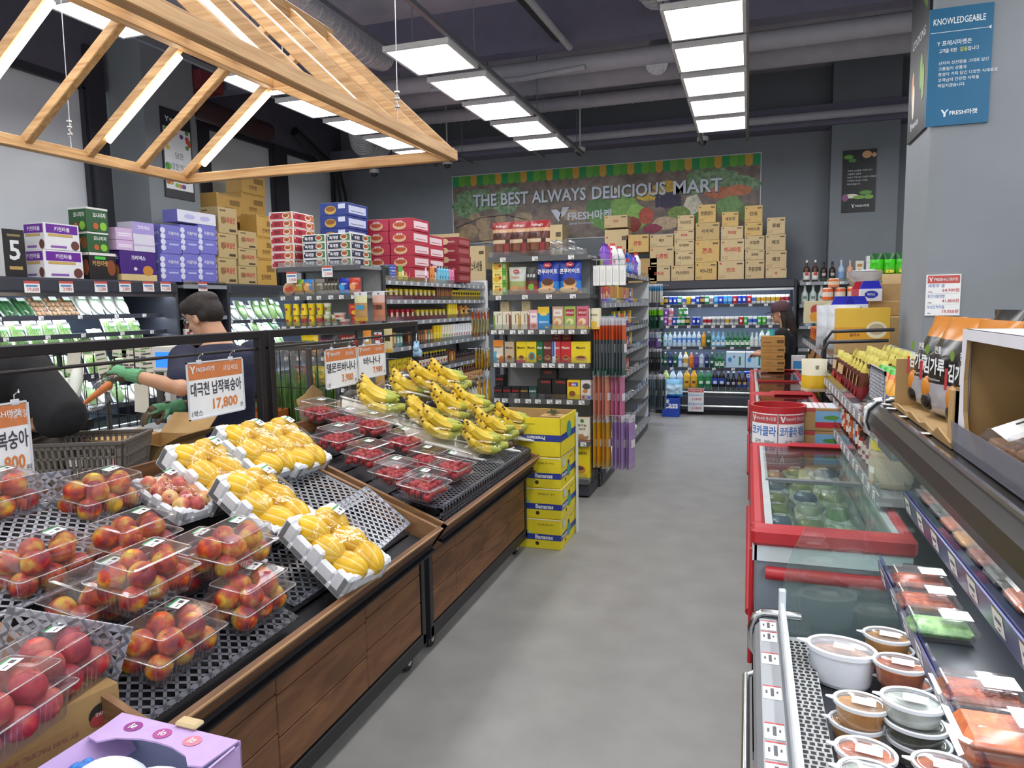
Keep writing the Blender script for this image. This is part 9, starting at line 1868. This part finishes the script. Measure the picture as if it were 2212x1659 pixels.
for c, (xa, xb, n, X) in enumerate(((470, 522, 4, -6.3), (524, 572, 5, -6.3), (556, 596, 3, -5.92))):
 z1 = ZL
 for k in range(n): _, z1 = on_cooler(xa, xb, 560 - 45 * k, 605 - 45 * k, .26, 'yellow_ramen_carton', 'yellowish ramen carton behind, %s stack, %s from the bottom' % (nth(c), nth(k)), 'yellowish ramen cartons', KY, None, '#c29a50', X=X, z=z1);
for k, (px, pr_) in enumerate(((68, '19,600'), (142, '3,980'), (217, '3,280'), (269, '2,880'), (320, '7,900'), (357, '11,500'), (437, '2,980'))):
 p = PX(px, 617, -5.83); m = MB(); F = face((0, 0, 0), (1, 0, 0), (0, 0, 1)); m.box(-.07, .07, -.002, 0, -.05, .05, C('#eeeeec')); m.rect(-.07, .07, .028, .05, C('#c4554f'), F, .0026); m.text(pr_, .01, -.042, .035, C('#c8383f'), F, .003, .01, .11); m.rect(-.055, .05, 0, .016, C('#5f86b8'), F, .003)
 put('price_card', m, FRM(-5.826, p.y, R_(90), p.z - .01), 'white price card on the vegetable cooler edge, %s from the left' % nth(k), 'price card', 'cooler price cards')
for k, (px, py) in enumerate(((630, 598), (707, 585))): p = PY(px, py, 5.715); m = MB(); F = face((0, -.003, 0), (1, 0, 0), (0, 0, 1)); m.box(-.055, .055, -.003, 0, -.055, .045, C('#eeeeec')); m.rect(-.055, .055, .027, .045, C('#c4554f'), F); m.text('5,900', .01, -.045, .03, C('#c8383f'), F, .001, .01, .09); m.rect(-.045, .045, 0, .016, C('#5f86b8'), F); put('price_card', m, TR(p.x, p.y, p.z), 'price card reading 5,900 under the %s ramen cartons' % ('red', 'dark green')[k], 'price card')
gleaf = mat('leafy_green', '#4f8a3a', .5, scale=24, col2='#a9c878', stretch=(6, 6, 1.2)); wfoam = C('#e9efec')
def vtray(lean, fill, h=.24, lab_=True):
 def f():
  m = MB(Matrix.Scale(1.22, 4)); T = Matrix.Rotation(R_(lean), 4, 'X')
  m.cbox(-.055, .055, .02, .03, 0, h, wfoam, .004, M=T)
  if fill == 'leaf': [m.tube([(-.045 + .015 * q, .012, .01), (-.043 + .014 * q, .006, h * .5), (-.04 + .013 * q, .012, h * .95)], [.006, .008, .004], gleaf, 5, False, M=T) for q in range(7)]
  elif fill == 'mush': [m.ell((-.035 + .035 * (q % 3), .01, .03 + .045 * (q // 3)), .02, .014, .022, C('#a8845f'), 8, 6, M=T) for q in range(12)]
  elif fill == 'zuc': [m.tube([(-.035 + .035 * q, .008, .01), (-.035 + .035 * q, .002, h * .5), (-.035 + .035 * q, .008, h * .9)], [.012, .017, .010], C('#2f5f34'), 8, M=T) for q in range(3)]
  else: m.ell((0, .005, h * .5), .05, .022, h * .48, C(fill), 12, 8, M=T)
  m.ell((0, .008, h * .5), .056, .028, h * .52, film, 10, 6, M=T)
  if lab_: m.rect(-.03, .03, h * .68, h * .84, C('#f2f4f4'), T @ face((0, -.02, 0), (1, 0, 0), (0, 0, 1)), .004); m.rect(-.03, .03, h * .64, h * .68, C('#5fae6a'), T @ face((0, -.02, 0), (1, 0, 0), (0, 0, 1)), .004)
  return m
 return f
good('v_leaf', 'tray of green leafy stalks', 'vegetable tray', .138, vtray(-22, 'leaf', .26)); good('v_mush', 'pack of brown mushrooms', 'vegetable tray', .138, vtray(-40, 'mush', .2)); good('v_zuc', 'pack of dark green zucchini', 'vegetable tray', .138, vtray(-45, 'zuc', .2)); good('v_wht', 'white bag of sprouts', 'vegetable bag', .138, vtray(-35, '#e3e6da', .2)); good('v_grn', 'bag of pale green leaves', 'vegetable bag', .138, vtray(-28, '#8fb878', .24)); good('v_rad', 'wrapped white radish', 'vegetable bag', .138, vtray(-50, '#e9ebe2', .2)); good('v_pur', 'wrapped pale onion pack', 'vegetable bag', .138, vtray(-55, '#c9b4ac', .15)); good('v_lat', 'grey slotted tray of greens', 'vegetable tray', .2, lambda: lattice(.19, .12, .004, .024, .006, pl2, face((-.095, .0, .0), (1, 0, 0), (0, .35, 1))).ell((0, .08, .08), .085, .06, .05, gleaf, 12, 8))
W6 = 'the %s shelf of the near vegetable cooler'; W7 = 'the %s shelf of the further vegetable cooler'
row(LC, 1.597, 1.3, ['v_pur', 'v_pur', 'v_pur', 'v_pur', 'v_zuc', 'v_zuc', 'v_mush', 'v_mush', 'v_mush', 'v_wht', 'v_wht', 'v_wht', 'v_wht', 'v_wht', 'v_grn'], W6 % 'top', .23, .012, 3.3); row(LC, 1.422, 1.3, ['v_grn', 'v_grn', 'v_lat'], W6 % 'second', .18, .012, 1.9); row(LC, 1.272, 1.25, ['v_grn', 'v_grn', 'v_lat', 'v_leaf', 'v_leaf', 'v_leaf', 'v_leaf', 'v_leaf', 'v_lat', 'v_wht', 'v_leaf', 'v_leaf', 'v_leaf'], W6 % 'third', .14, .012, 3.4); row(LC, 1.032, 1.4, ['v_lat', 'v_grn', 'v_leaf', 'v_leaf', 'v_lat', 'v_grn', 'v_wht', 'v_leaf', 'v_grn', 'v_lat', 'v_leaf', 'v_wht'], W6 % 'fourth', .10, .012, 3.5); row(LC, .722, 1.6, ['v_rad', 'v_rad', 'v_rad', 'v_grn', 'v_rad', 'v_rad', 'v_grn', 'v_rad', 'v_grn', 'v_rad', 'v_rad', 'v_rad', 'v_grn'], W6 % 'lowest', .06, .012, 3.5)
row(LC2, 1.492, .05, ['v_wht', 'v_wht', 'v_wht', 'v_grn', 'v_wht', 'v_grn', 'v_grn', 'v_leaf', 'v_grn', 'v_leaf'], W7 % 'top', .22, .012, 1.5); row(LC2, 1.302, .05, ['v_rad', 'v_rad', 'v_wht', 'v_rad', 'v_grn', 'v_rad', 'v_rad', 'v_zuc'], W7 % 'second', .16, .012, 1.5); row(LC2, 1.062, .05, ['v_zuc', 'v_pur', 'v_wht', 'v_zuc', 'v_pur', 'v_mush', 'v_zuc', 'v_grn'], W7 % 'third', .1, .012, 1.5)
row(LU, 1.552, .03, ['jarr', 'jarb', 'jarr', 'jarb', 'jarr', 'jarb', 'jarr'], "the jar shelving's top shelf", .06, .006, .66); row(LU, 1.302, .03, ['sau', 'jarr', 'saur', 'jarr', 'saub', 'jarr', 'sau'], "the jar shelving's second shelf", .06, .01, .66); row(LU, 1.052, .03, ['jarr', 'jarr', 'saur', 'jarr', 'jarr', 'saub'], "the jar shelving's third shelf", .06, .01, .66)
